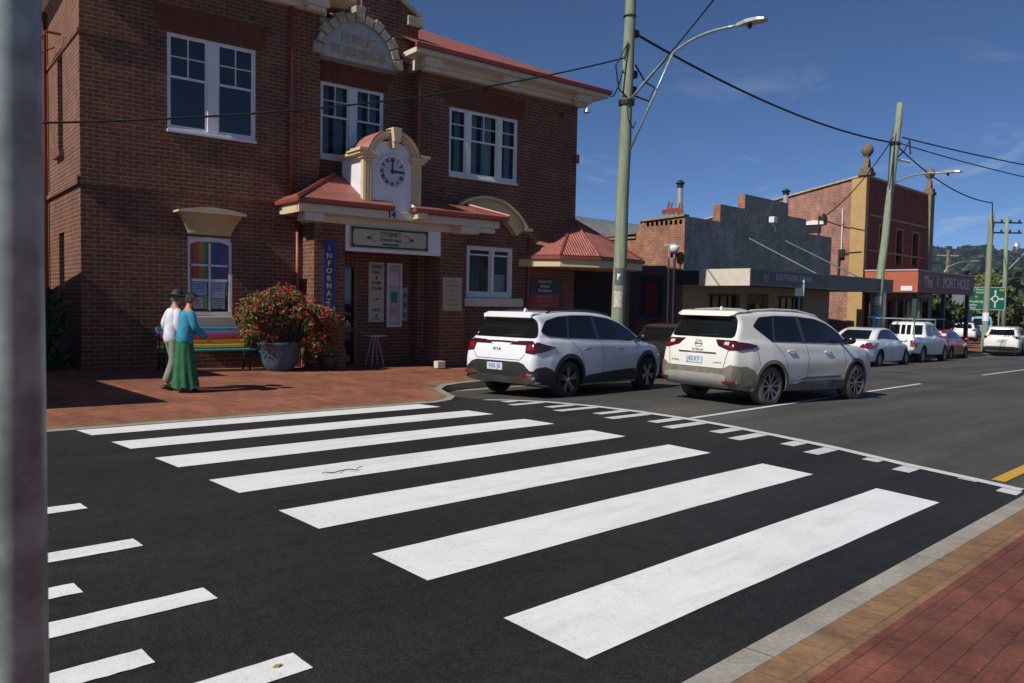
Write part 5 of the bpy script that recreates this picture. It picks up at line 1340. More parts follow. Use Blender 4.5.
    def strip(s, name, line, view, mt, w=.012, off=.003, parent=None, n=3):
        """ribbon along a polyline, laid on the body"""
        P = []
        for (a, b) in zip(line, line[1:]):
            m = max(1, int(math.hypot(b[0]-a[0], b[1]-a[1])/.08))
            for k in range(m): P.append((a[0]+(b[0]-a[0])*k/m, a[1]+(b[1]-a[1])*k/m))
        P.append(line[-1]); V = []
        for i, p in enumerate(P):
            a = P[max(i-1, 0)]; b = P[min(i+1, len(P)-1)]; dx, dy = b[0]-a[0], b[1]-a[1]; l = math.hypot(dx, dy) or 1
            for sg in (-1, 1):
                q = (p[0]-dy/l*sg*w/2, p[1]+dx/l*sg*w/2)
                o, d = {'R': ((q[0],-4,q[1]),(0,1,0)), 'L': ((q[0],4,q[1]),(0,-1,0)), 'B': ((-2,q[0],q[1]),(1,0,0)), 'F': ((s.sp['L']+2,q[0],q[1]),(-1,0,0)), 'T': ((q[0],q[1],4),(0,0,-1))}[view]
                h, nn = s.hit(o, d); V.append((h-Vector(d)*off) if h is not None else None)
        return V
    def strips(s, name, lines, view, mt, w=.012, off=.003, parent=None):
        mb = MB()
        for l in lines:
            V = s.strip(name, l, view, mt, w, off)
            for i in range(len(V)//2-1):
                q = [V[2*i], V[2*i+2], V[2*i+3], V[2*i+1]]
                if all(x is not None for x in q): mb.add(q, [(0,1,2,3)])
        return mb.build(name, mt, parent or s.t, fixn=False)
    def wheels(s, style, tyre=None, only=None, rimmat=None):
        sp = s.sp; wr = sp['wr']; tw = .235; rr = wr*.70
        tyre = tyre or M['tyre']; rimmat = rimmat or M['alloy']
        mb = MB(); mb.smooth = True
        prof_ = [(rr, -.02),(rr+.01,-.0),(rr+.03,-.004),(wr-.03,.004),(wr-.006,.03),(wr,.06),(wr,tw-.06),(wr-.006,tw-.03),(wr-.03,tw),(rr,tw),(rr-.02,tw-.02),(rr-.025,.04)]
        mb.lathe(prof_, n=44, axis='y', close=True)
        mb.m = 0
        tm = None
        for i, (x, sg) in enumerate(((sp['ra'],-1),(sp['ra'],1),(sp['fa'],-1),(sp['fa'],1))):
            if tm is None:
                w_ = mb.build('wheel', tyre, s.t); tm = w_
                rb = MB(); n = {'five': 5, 'ten': 5, 'steel': 8, 'multi': 10}[style]
                rb.smooth = True; rb.lathe([(rr,.0),(rr+.004,.0),(rr-.012,.035),(rr-.03,.11),(rr-.035,.2)], n=40, axis='y'); rb.smooth = False
                dk = MB(); dk.disc((0,.10,0), rr-.02, 'y', 32)
                for k in range(n):
                    a = 2*PI*k/n
                    def pt(r_, da, y): return (r_*math.sin(a+da), y, r_*math.cos(a+da))
                    if style == 'five' or style == 'ten':
                        for dd, sg2 in ((-.16,-1),(.16,1)):
                            h = [pt(.05,dd*1.2-.25,.02),pt(.05,dd*1.2+.25,.02),pt(rr-.008,dd*(1.0 if style=='five' else 1.7)+.075,.006),pt(rr-.008,dd*(1.0 if style=='five' else 1.7)-.075,.006)]
                            hb = [(q[0], q[1]+.045, q[2]) for q in h]; rb.add(h+hb, [(0,1,2,3),(7,6,5,4),(0,4,5,1),(1,5,6,2),(2,6,7,3),(3,7,4,0)])
                    else:
                        wd = .30 if style == 'steel' else .12
                        h = [pt(.05,-.5,.02),pt(.05,.5,.02),pt(rr-.008,wd,.008),pt(rr-.008,-wd,.008)]
                        hb = [(q[0], q[1]+.04, q[2]) for q in h]; rb.add(h+hb, [(0,1,2,3),(7,6,5,4),(0,4,5,1),(1,5,6,2),(2,6,7,3),(3,7,4,0)])
                rb.smooth = True; rb.lathe([(0,.005),(.055,.008),(.065,.02),(.065,.07)], n=20, axis='y')
                rim = rb.build('rim', rimmat, w_); dsk = dk.build('brake_disc', M['black'], rim if False else w_)
            else:
                w_ = copy_tree(tm, s.t)
            yo = sg*(sp['W']/2-.015)
            w_.matrix_local = Matrix.Translation((x, yo, wr)) @ (Matrix.Rotation(PI, 4, 'Z') if sg > 0 else Matrix.Identity(4)) @ Matrix.Rotation(.3*i, 4, 'Y')
    def mirror(s, x, z, mt, y=None):
        W = s.sp['W']/2
        for sg in (-1, 1):
            mb = MB(); mb.smooth = True; V = []; c = (x, sg*(W+.10), z)
            prof_ = [(-.03,.5),(-.0,.95),(.05,1.0),(.10,.8),(.15,.35)]
            for (dx, r_) in prof_:
                for k in range(12):
                    a = 2*PI*k/12; V.append((c[0]+dx, c[1]+.115*r_*math.cos(a), c[2]+.078*r_*math.sin(a)))
            mb.add(V, [(i*12+k, i*12+(k+1) % 12, (i+1)*12+(k+1) % 12, (i+1)*12+k) for i in range(4) for k in range(12)]+[tuple(range(12)), tuple(range(59,47,-1))])
            o = mb.build('side_mirror', mt, s.t); mb = MB(); mb.beam((x+.06, sg*(W-.10), z-.09), (x+.06, sg*(W+.05), z-.05), .05, .04); mb.build('mirror_arm', M['black'], o)
    def handle(s, x, z, mt):
        for sg, d in ((-1,(0,1,0)),(1,(0,-1,0))):
            h, n = s.hit((x, sg*4, z), d)
            if h is None: continue
            mb = MB(); mb.beam((h.x-.09, h.y+sg*.022, z), (h.x+.09, h.y+sg*.022, z), .022, .028); mb.box(h.x-.10,h.x-.075,min(h.y,h.y+sg*.03),max(h.y,h.y+sg*.03),z-.014,z+.014); mb.box(h.x+.075,h.x+.10,min(h.y,h.y+sg*.03),max(h.y,h.y+sg*.03),z-.014,z+.014); mb.build('door_handle', mt, s.t, bevel=.005)
    def plate(s, y, z, txt='K85 JB', w=.37, blue=True):
        h, n = s.hit((-2, y, z), (1,0,0)); x = h.x-.012 if h is not None else -.01
        mb = MB(); mb.box(x-.012, x, y-w/2, y+w/2, z-.065, z+.065); o = mb.build('number_plate', M['plate'], s.t, bevel=.003)
        text('plate_number', txt, .105, M['plateblue'], o, (x-.014, y, z), (PI/2,0,-PI/2), .001, sx=.95)
        return o
def arcp(cx, cz, r, a0, a1, n=14): return [(cx+r*math.cos(R(a0+(a1-a0)*k/n)), cz+r*math.sin(R(a0+(a1-a0)*k/n))) for k in range(n+1)]
def mirr(poly): return [(-p[0],)+tuple(p[1:]) for p in poly][::-1]
def place(wu, wv, rz, ra, wy):
    """body origin from the ground contact of the rear right wheel"""
    c, s_ = math.cos(rz), math.sin(rz); return (wu-(ra*c-wy*s_), wv-(ra*s_+wy*c))
# -- white hatchback SUV
def kia():
    L, W = 4.62, 1.865; ra, fa, wr = .96, 3.70, .36
    sp = dict(L=L, W=W, H=1.66, ra=ra, fa=fa, wr=wr, paint=M['pwhite'], belt=1.03, tumble=.34, k=.075,
      low=[(.16,.30),(.03,.42),(.0,.66),(.035,.80),(.09,.98),(.16,1.10),(.5,1.12),(1.2,1.10),(2.4,1.04),(3.2,1.02),(3.7,1.02),(4.15,.94),(4.42,.84),(4.56,.70),(4.62,.50),(4.58,.28),(4.3,.21),(2.5,.22),(.5,.24)],
      top=[(.14,.9),(.15,1.08),(.36,1.36),(.27,1.50,1),(.36,1.545),(.75,1.585),(1.3,1.605),(1.9,1.605),(2.4,1.57),(2.8,1.475),(3.2,1.30),(3.68,1.02),(3.7,.9)],
      gtaper=((0,.83),(.4,.87),(.9,.92),(1.6,.945),(2.6,.94),(3.4,.90),(L,.8)))
    rz = R(4.5); x, y = place(10.88, 9.50, rz, ra, -.92)
    c = Car('parked_car', 'white hatchback SUV parked at the kerb in front of the town hall', 'car', (x, y, Gr(11.5,10.4)+.0), rz, sp, .045)
    c.t.rotation_euler.y = .012
    for v in 'RL':
        g_ = c.patch('side_glass', [(.32,1.23),(.50,1.155),(.98,1.125),(2.0,1.09),(3.05,1.065),(3.44,1.07),(3.18,1.25),(2.80,1.40),(2.40,1.495),(1.85,1.54),(1.30,1.54),(.85,1.51),(.50,1.43)], v, M['carglass'], .005, it=1)
        c.strips('window_trim', [[(.34,1.215),(.50,1.142),(.98,1.115),(2.0,1.08),(3.05,1.055),(3.44,1.06)]], v, M['chrome'], .016, .010, g_)
        c.strips('pillar', [[(1.93,1.10),(1.86,1.54)]], v, M['pillar'], .10, .008, g_); c.strips('pillar', [[(1.00,1.12),(1.12,1.53)]], v, M['pillar'], .05, .008, g_)
        c.patch('wheel_arch_trim', arcp(ra,wr,wr+.125,-12,192,22)+arcp(ra,wr,wr+.05,192,-12,22), v, M['clad'], .014, it=0, sp=.08)
        c.patch('wheel_arch_trim', arcp(fa,wr,wr+.125,-12,192,22)+arcp(fa,wr,wr+.05,192,-12,22), v, M['clad'], .014, it=0, sp=.08)
        c.patch('sill', [(ra+.46,.27),(fa-.46,.27),(fa-.48,.44),(fa-.6,.50),(fa-1.4,.47),(ra+.6,.43),(ra+.47,.40)], v, M['clad'], .018, it=0)
        c.patch('bumper_side', [(.02,.34),(.46,.27),(.50,.36),(.55,.50),(.42,.58),(.30,.62),(.10,.60),(.02,.50)], v, M['clad'], .012, it=0)
        c.strips('panel_gap', [[(3.27,.50),(3.30,.8),(3.22,1.05)],[(2.02,.46),(2.06,.8),(1.99,1.08)],[(1.40,.62),(1.33,.85),(1.02,1.10)],[(2.05,.46),(3.25,.48)],[(3.38,1.03),(4.05,.95),(4.40,.85)]], v, M['black'], .009, .003)
        c.patch('tail_lamp', [(.03,.86),(.20,.865),(.36,.90),(.58,.96),(.36,1.0),(.20,1.04),(.05,1.05)], v, M['taild'], .022, it=0, sp=.025)
    c.patch('rear_window', [(-.70,1.115),(.70,1.115),(.74,1.14),(.62,1.45),(.56,1.485),(-.56,1.485),(-.62,1.45),(-.74,1.14)], 'B', M['carglass'], .006, it=1)
    c.patch('spoiler', [(-.56,1.49),(.56,1.49),(.60,1.54),(-.60,1.54)], 'B', M['pwhite'], .05, it=0)
    tl = c.patch('tail_lamp', [(-.20,.995),(-.60,.995),(-.62,.86),(-.80,.84),(-.82,.90),(-.82,1.0),(-.70,1.07),(-.40,1.06)], 'B', M['taild'], .012, it=0, sp=.04); tr = c.patch('tail_lamp', mirr([(-.20,.995),(-.60,.995),(-.62,.86),(-.80,.84),(-.82,.90),(-.82,1.0),(-.70,1.07),(-.40,1.06)]), 'B', M['taild'], .012, it=0, sp=.04)
    for m_, o_ in ((1,tl),(-1,tr)):
        pl_ = [(-.64,.90),(-.78,.91),(-.78,.97),(-.66,1.02)]
        c.patch('lamp_element', pl_ if m_ > 0 else mirr(pl_), 'B', M['tail'], .018, o_, it=0)
    c.strips('light_bar', [[(-.5,1.035),(0,1.045),(.5,1.035)]], 'B', M['taild'], .03, .010)
    c.patch('bumper', [(-.84,.40),(-.62,.34),(.62,.34),(.84,.40),(.84,.54),(.75,.55),(.62,.66),(.5,.695),(-.5,.695),(-.62,.66),(-.75,.55),(-.84,.54)], 'B', M['clad'], .018, it=0)
    sk = c.patch('skid_plate', [(-.80,.36),(-.5,.30),(.5,.30),(.80,.36),(.82,.50),(.60,.50),(.48,.43),(-.48,.43),(-.60,.50),(-.82,.50)], 'B', M['chrome'], .045, it=1, skirt=.05)
    for sg in (-1, 1):
        pl_ = [(-.79,.43),(-.58,.43),(-.60,.475),(-.79,.48)]; c.patch('fog_lamp', pl_ if sg < 0 else mirr(pl_), 'B', M['tail'], .055, sk, it=0)
    c.plate(.05,.595,'K85 JB'); text('badge', 'KIA', .085, M['blackgloss'], c.t, (c.hit((-2,0,.9),(1,0,0))[0].x-.006,.06,.90), (PI/2,0,-PI/2), .003, sx=1.35, spacing=1.15)
    c.strips('tailgate_gap', [[(-.52,.73),(-.62,.84)],[(.52,.73),(.62,.84)],[(-.52,.73),(.52,.73)]], 'B', M['black'], .01, .004)
    for sg in (-1, 1):
        mb = MB(); mb.smooth = True; P = [(c.hit((xx, sg*.60, 4),(0,0,-1))[0]+Vector((0,0,h_))) for xx, h_ in ((.62,.0),(.75,.035),(1.3,.04),(2.0,.04),(2.55,.035),(2.7,.0))]; mb.tube(P, .016, 8); mb.build('roof_rail', M['blackgloss'], c.t)
    h = c.hit((.72,0,4),(0,0,-1))[0]; mb = MB(); mb.prism([(h.x,h.z-.01),(h.x+.17,h.z-.01),(h.x+.03,h.z+.07)], 'y', -.018,.018); mb.build('antenna_fin', M['pwhite'], c.t)
    c.wheels('five'); c.mirror(3.22,1.12,M['blackgloss']); c.handle(1.50,.92,M['chrome']); c.handle(2.60,.90,M['chrome'])
    mb = MB(); mb.box(.7,4.0,-.62,.62,.20,.3); mb.build('underbody', M['black'], c.t)
    # rear wiper
    mb = MB(); h1 = c.hit((-2,.0,1.15),(1,0,0))[0]; h2 = c.hit((-2,-.42,1.17),(1,0,0))[0]; mb.beam(h1+Vector((-.02,0,0)), h2+Vector((-.02,0,0)), .02,.02); mb.build('wiper', M['black'], c.t)
    c.patch('front_lamp', [(-.86,.70),(-.60,.68),(-.55,.80),(-.80,.86)], 'F', M['lampc'], .01, it=0); c.patch('front_lamp', [(.55,.80),(.60,.68),(.86,.70),(.80,.86)], 'F', M['lampc'], .01, it=0)
    c.patch('grille', [(-.5,.45),(.5,.45),(.6,.68),(-.6,.68)], 'F', M['blackgloss'], .01, it=0)
    return c
def nissan():
    L, W = 4.60, 1.84; ra, fa, wr = .97, 3.67, .358
    sp = dict(L=L, W=W, H=1.71, ra=ra, fa=fa, wr=wr, paint=M['pcream'], belt=1.06, tumble=.30, k=.07,
      low=[(.20,.32),(.04,.42),(.0,.58),(.03,.74),(.05,.92),(.09,1.10),(.16,1.17),(.6,1.16),(1.4,1.13),(2.4,1.10),(3.2,1.08),(3.6,1.08),(4.1,1.02),(4.42,.93),(4.60,.78),(4.66,.55),(4.62,.32),(4.35,.24),(2.5,.25),(.5,.27)],
      top=[(.10,.95),(.13,1.15),(.34,1.50),(.20,1.60,1),(.30,1.63),(.75,1.665),(1.4,1.685),(2.0,1.68),(2.45,1.64),(2.85,1.535),(3.2,1.38),(3.62,1.08),(3.64,.95)],
      gtaper=((0,.85),(.4,.89),(.9,.93),(1.6,.95),(2.6,.95),(3.4,.90),(L,.8)))
    rz = R(-8.5); x, y = place(12.95, 6.62, rz, ra, -.91)
    c = Car('parked_car', 'dusty cream-white SUV with two-tone bumper in the traffic lane', 'car', (x, y, Gr(14,7.2)), rz, sp, .045)
    c.t.rotation_euler.y = .016
    for v in 'RL':
        g_ = c.patch('side_glass', [(.60,1.40),(.98,1.165),(2.0,1.14),(3.05,1.12),(3.42,1.125),(3.12,1.34),(2.80,1.48),(2.42,1.565),(1.85,1.60),(1.25,1.60),(.80,1.565)], v, M['carglass'], .005, it=1)
        c.strips('window_trim', [[(.98,1.155),(2.0,1.135),(3.05,1.115),(3.32,1.13)]], v, M['black'], .02, .010, g_)
        c.strips('pillar', [[(1.95,1.14),(1.87,1.60)]], v, M['pillar'], .10, .008, g_); c.strips('pillar', [[(1.08,1.16),(1.18,1.60)]], v, M['pillar'], .05, .008, g_)
        for xx in (ra, fa): c.patch('wheel_arch_trim', arcp(xx,wr,wr+.115,-14,194,22)+arcp(xx,wr,wr+.05,194,-14,22), v, M['claddirty'], .014, it=0, sp=.08)
        c.patch('sill', [(ra+.45,.28),(fa-.45,.28),(fa-.47,.42),(fa-1.0,.44),(ra+.9,.43),(ra+.7,.40),(ra+.46,.38)], v, M['claddirty'], .018, it=0)
        c.patch('door_moulding', [(ra+.75,.455),(fa-.6,.475),(fa-.55,.515),(ra+1.0,.51)], v, M['claddirty'], .012, it=0)
        c.patch('bumper_side', [(.0,.36),(.44,.29),(.50,.42),(.55,.56),(.46,.66),(.30,.72),(.0,.70)], v, M['claddirty'], .012, it=0)
        c.strips('panel_gap', [[(3.22,.50),(3.27,.85),(3.18,1.11)],[(2.0,.46),(2.05,.85),(1.99,1.13)],[(1.42,.66),(1.33,.88),(1.05,1.14)],[(3.35,1.09),(4.05,1.03),(4.40,.94)],[(.56,1.12),(.62,.76)]], v, M['black'], .009, .003)
        c.patch('tail_lamp', [(.03,1.0),(.20,.995),(.45,1.02),(.60,1.07),(.40,1.11),(.16,1.13),(.03,1.13)], v, M['taild'], .022, it=0, sp=.025)
    c.patch('rear_window', [(-.64,1.19),(.64,1.19),(.70,1.22),(.63,1.54),(.60,1.575),(-.60,1.575),(-.63,1.54),(-.70,1.22)], 'B', M['carglass'], .006, it=1)
    c.patch('spoiler', [(-.60,1.585),(.60,1.585),(.64,1.64),(-.64,1.64)], 'B', M['pcream'], .05, it=0)
    for sg in (1, -1):
        f_ = (lambda P: P if sg > 0 else mirr(P))
        tl = c.patch('tail_lamp', f_([(-.34,1.155),(-.44,1.05),(-.66,.99),(-.82,.985),(-.82,1.10),(-.74,1.15)]), 'B', M['taild'], .012, it=0, sp=.04)
        c.patch('lamp_element', f_([(-.52,1.06),(-.68,1.02),(-.79,1.02),(-.79,1.055),(-.68,1.06)]), 'B', M['tail'], .018, tl, it=0); c.patch('reverse_lamp', f_([(-.56,1.12),(-.66,1.12),(-.66,1.065),(-.56,1.075)]), 'B', M['lampc'], .018, tl, it=0)
        c.patch('reflector', f_([(-.62,.44),(-.80,.44),(-.80,.475),(-.62,.475)]), 'B', M['tail'], .06, it=0)
        mb = MB(); mb.smooth = True; P = [(c.hit((xx, sg*.62, 4),(0,0,-1))[0]+Vector((0,0,h_))) for xx, h_ in ((.55,.0),(.68,.03),(1.3,.035),(2.0,.035),(2.6,.03),(2.75,.0))]; mb.tube(P, .017, 8); mb.build('roof_rail', M['pcream'], c.t)
    bp = c.patch('bumper', [(-.85,.36),(-.6,.33),(.6,.33),(.85,.36),(.85,.62),(.83,.72),(.74,.74),(.60,.66),(-.60,.66),(-.74,.74),(-.83,.72),(-.85,.62)], 'B', M['claddirty'], .018, it=0)
    c.patch('skid_plate', [(-.66,.35),(.66,.35),(.70,.54),(.56,.57),(-.56,.57),(-.70,.54)], 'B', M['cladgrey'], .045, it=1, skirt=.04)
    c.strips('bumper_line', [[(-.9,.42),(0,.40),(.9,.42)]], 'B', M['claddirty'], .05, .05, bp)
    c.strips('tailgate_gap', [[(-.60,.67),(-.66,.98)],[(.60,.67),(.66,.98)],[(-.60,.665),(.60,.665)],[(-.66,.975),(-.92,.98)],[(.66,.975),(.92,.98)]], 'B', M['black'], .010, .004)
    c.patch('garnish', [(-.42,.915),(.42,.915),(.42,.935),(-.42,.935)], 'B', M['chrome'], .02, it=0)
    c.plate(.05,.80,'J42 KT')
    bx = lambda y_, z_: c.hit((-2,y_,z_),(1,0,0))[0].x-.006
    text('badge', 'NISSAN', .055, M['chrome'], c.t, (bx(0,.965),.0,.965), (PI/2,0,-PI/2), .003, bold=.002, spacing=1.5)
    text('badge', 'X-TRAIL', .05, M['chrome'], c.t, (bx(.45,.77),.48,.76), (PI/2,0,-PI/2), .003); text('badge', 'e-4ORCE', .045, M['chrome'], c.t, (bx(-.45,.77),-.46,.76), (PI/2,0,-PI/2), .003)
    mb = MB(); xx = bx(0,1.08)
    for k in range(18):
        a, b = 2*PI*k/18, 2*PI*(k+1)/18; mb.beam((xx-.01,.075*math.cos(a),1.075+.065*math.sin(a)),(xx-.01,.075*math.cos(b),1.075+.065*math.sin(b)),.012,.012)
    mb.box(xx-.014,xx,-.085,.085,1.066,1.084); mb.build('emblem', M['chrome'], c.t)
    h = c.hit((.62,0,4),(0,0,-1))[0]; mb = MB(); mb.prism([(h.x,h.z-.01),(h.x+.18,h.z-.01),(h.x+.03,h.z+.085)], 'y', -.02,.02); mb.build('antenna_fin', M['pcream'], c.t)
    c.wheels('ten', M['tyredusty'], rimmat=M['alloy']); c.mirror(3.14,1.18,M['blackgloss']); c.handle(1.52,.98,M['pcream']); c.handle(2.66,.96,M['pcream'])
    mb = MB(); mb.box(.7,4.0,-.62,.62,.22,.3); mb.build('underbody', M['black'], c.t)
    mb = MB(); h1 = c.hit((-2,.05,1.22),(1,0,0))[0]; h2 = c.hit((-2,-.38,1.24),(1,0,0))[0]; mb.beam(h1+Vector((-.02,0,0)), h2+Vector((-.02,0,0)), .02,.02); mb.build('wiper', M['black'], c.t)
    return c
def generic(label, pos, rz, sp, win, rear, tail, tailside, plate=None, style='multi', tyre=None, bump=None, fin=True, name='parked_car', grid=.07, handles=(), gaps=(), mir=None, lampm='tail', pil=()):
    c = Car(name, label, 'car', pos, rz, sp, grid)
    c.t.rotation_euler.y = .0174
    for v in 'RL':
        for wn in win:
            g_ = c.patch('side_glass', wn, v, M['carglass'], .006, it=1)
            wn0 = wn
        if pil: c.strips('pillar', list(pil), v, M['pillar'], .07, .010, g_)
        if tailside: c.patch('tail_lamp', tailside, v, M[lampm], .014, it=0, sp=.05)
        if gaps: c.strips('panel_gap', list(gaps), v, M['black'], .012, .004)
        if bump:
            for xx in (sp['ra'], sp['fa']): c.patch('wheel_arch_trim', arcp(xx,sp['wr'],sp['wr']+.12,-12,192,16)+arcp(xx,sp['wr'],sp['wr']+.05,192,-12,16), v, bump, .014, it=0, sp=.1)
            c.patch('sill', [(sp['ra']+.45,.27),(sp['fa']-.45,.27),(sp['fa']-.46,.40),(sp['ra']+.46,.40)], v, bump, .016, it=0)
    if rear: c.patch('rear_window', rear, 'B', M['carglass'], .008, it=1)
    for P_ in tail: c.patch('tail_lamp', P_, 'B', M[lampm], .014, it=0, sp=.05); c.patch('tail_lamp', mirr(P_), 'B', M[lampm], .014, it=0, sp=.05)
    if bump: c.patch('bumper', [(-.85,.34),(.85,.34),(.86,.50),(.6,.56),(-.6,.56),(-.86,.50)], 'B', bump, .016, it=0)
    else: c.patch('bumper', [(-.75,.26),(.75,.26),(.70,.36),(-.70,.36)], 'B', M['black'], .012, it=0)
    if plate: c.plate(0, plate[0], plate[1])
    c.wheels(style, tyre)
    if mir: c.mirror(mir[0], mir[1], sp['paint'])
    for h in handles: c.handle(h[0], h[1], sp['paint'])
    mb = MB(); mb.box(.5,sp['L']-.5,-.65,.65,.17,.3); mb.build('underbody', M['black'], c.t)
    return c
def sedan(paint_, L=4.58, W=1.77, H=1.45):
    return dict(L=L, W=W, H=H, ra=1.06, fa=3.82, wr=.325, paint=paint_, belt=.93, tumble=.36, k=.06,
      low=[(.15,.26),(.02,.38),(.0,.60),(.05,.88),(.12,.985,1),(.5,1.0),(1.1,.99),(2.2,.95),(3.2,.93),(3.7,.88),(4.2,.78),(4.5,.62),(4.58,.42),(4.5,.24),(4.2,.19),(2.3,.19),(.5,.22)],
      top=[(.62,.9),(.66,.98),(1.15,1.27),(1.5,1.40),(2.0,1.45),(2.5,1.42),(2.95,1.27),(3.5,.95),(3.5,.88)])
def hatch(paint_, L=4.35, W=1.77, H=1.46, up=0):
    return dict(L=L, W=W, H=H, ra=.86, fa=3.52, wr=.33+up*.03, paint=paint_, belt=.94+up, tumble=.36, k=.07,
      low=[(.15,.28),(.02,.40),(.0,.62),(.06,.86+up),(.12,.98+up),(.6,1.0+up),(1.4,.97+up),(2.4,.94+up),(3.1,.92+up),(3.5,.89+up),(3.95,.78+up),(4.22,.66),(4.35,.46),(4.28,.25),(4.0,.2),(2.3,.2),(.5,.23)],
      top=[(.10,.85),(.12,.98+up),(.42,1.30+up),(.34,1.375+up,1),(.5,1.41+up),(1.0,1.45+up),(1.6,1.46+up),(2.1,1.42+up),(2.6,1.27+up),(3.28,.93+up),(3.3,.85)])
def P3d(u, v): return (u, v, Gr(u, v))
def where(u, v, rz, sp): x, y = place(u, v, rz, sp['ra'], -sp['W']/2+.05); return (x, y, Gr(u, v+.8))
kia_c = kia(); nissan_c = nissan()
wh_ = [[(.95,1.01),(1.3,1.06),(2.2,1.04),(3.15,.99),(2.85,1.20),(2.5,1.34),(2.0,1.385),(1.6,1.36),(1.25,1.22)]]
# white sedan
sp = sedan(M['pwhite'])
generic('white four-door sedan with wedge red tail lamps beside the leaning power pole', where(29.3,10.9,R(1),sp), R(1), sp, wh_,
  [(-.56,1.02),(.56,1.02),(.46,1.34),(-.46,1.34)], [[(-.50,.74),(-.86,.70),(-.88,.86),(-.84,.92),(-.62,.88)]], [(.0,.70),(.30,.74),(.36,.86),(.0,.93)], (.62,'B 617 C'), 'multi', mir=(3.05,1.0), handles=((1.75,.86),(2.7,.84)),
  gaps=([(2.12,.3),(2.16,.7),(2.12,1.03)],[(3.10,.3),(3.12,.7),(3.05,1.0)],[(1.55,.55),(1.35,.75),(1.2,1.0)]), pil=([(2.1,1.04),(2.02,1.37)],))
# white ute
sp = dict(L=5.15, W=1.78, H=1.76, ra=1.22, fa=4.22, wr=.37, paint=M['pwhite'], belt=1.08, tumble=.22, k=.05, tub=(.10,1.60,-.70,.70,.72,1.6),
  low=[(.12,.52),(.02,.58),(.0,.75),(.04,1.10,1),(1.7,1.12,1),(2.4,1.10),(3.3,1.08),(3.9,1.08),(4.6,1.0),(4.98,.86),(5.12,.62),(5.08,.36),(4.8,.32),(2.6,.34),(.4,.44)],
  top=[(1.68,1.0),(1.70,1.12),(1.78,1.62),(1.95,1.73),(2.6,1.76),(3.1,1.72),(3.45,1.52),(3.95,1.10),(3.95,1.0)], taper=((0,.97),(.5,1),(2,1),(4.0,.99),(4.6,.93),(5.15,.76)), gtaper=((0,.9),(1.7,.90),(3,.92),(5,.85)))
ut = generic('white double-cab utility with ladder rack between the sedan and the red hatchback', where(35.0,11.3,R(1.5),sp), R(1.5), sp,
  [[(1.90,1.16),(2.62,1.15),(2.60,1.62),(2.0,1.60)],[(2.72,1.15),(3.62,1.15),(3.30,1.48),(3.05,1.61),(2.70,1.63)]],
  None, [[(-.72,.72),(-.88,.72),(-.88,.98),(-.72,.98)]], [(.0,.72),(.10,.72),(.10,.98),(.0,.98)], (.62,'EX 3921'), 'steel', mir=(3.45,1.2), handles=((1.95,1.0),(2.8,1.0)), gaps=([(2.66,.4),(2.68,1.1)],[(1.68,.4),(1.68,1.12)],[(3.65,.5),(3.68,1.1)]))
for a in (-.66,-.20,.02,.24):
    b = a+(.42 if a in (-.66,.24) else .20); ut.patch('rear_window', [(a+.02,1.20),(b-.02,1.20),(b-.02,1.60),(a+.02,1.60)], 'B', M['carglass'], .01, ut.t, it=0)
mb = MB()
for x in (.15, 2.9):
    for sg in (-1,1): mb.beam((x,sg*.80,1.05 if x < 1 else 1.6),(x,sg*.80,1.84), .04,.04)
    mb.beam((x,-.82,1.85),(x,.82,1.85), .04,.04)
for sg in (-1,1): mb.beam((-.5,sg*.80,1.88),(4.3,sg*.80,1.88), .035,.035)
mb.build('ladder_rack', M['galv'], ut.t); mb = MB(); mb.box(-.12,.0,-.78,.78,.40,.54); mb.build('rear_bumper', M['chrome'], ut.t, bevel=.02)
# red hatchback
sp = hatch(M['pred'])
hw_ = [[(.62,1.03),(1.0,1.06),(2.2,1.03),(3.0,.98),(2.6,1.20),(2.1,1.34),(1.6,1.38),(1.1,1.35),(.8,1.22)]]
generic('glossy red hatchback parked behind the white utility', where(41.0,12.0,R(1),sp), R(2), sp, hw_, [(-.52,1.02),(.52,1.02),(.46,1.32),(-.46,1.32)], [[(-.48,.86),(-.80,.80),(-.86,.94),(-.66,.97)]], [(.0,.80),(.32,.86),(.36,.95),(.05,.97)], (.60,'F 03 LG'), 'multi', mir=(2.85,1.0), lampm='taild', gaps=([(1.95,.3),(1.98,1.02)],[(2.9,.3),(2.95,.95)]))
# small red-brown car ahead of the near white hatchback
sp = hatch(M['pdark'])
generic('dark maroon small hatchback half hidden between the two white SUVs', where(17.6,11.0,R(2),sp), R(2), sp, hw_, [(-.54,1.00),(.54,1.00),(.48,1.34),(-.48,1.34)], [[(-.48,.86),(-.80,.80),(-.86,.94),(-.66,.97)]], [(.0,.80),(.32,.86),(.36,.95),(.05,.97)], (.60,'H 14 QD'), 'multi', mir=(2.85,1.0))
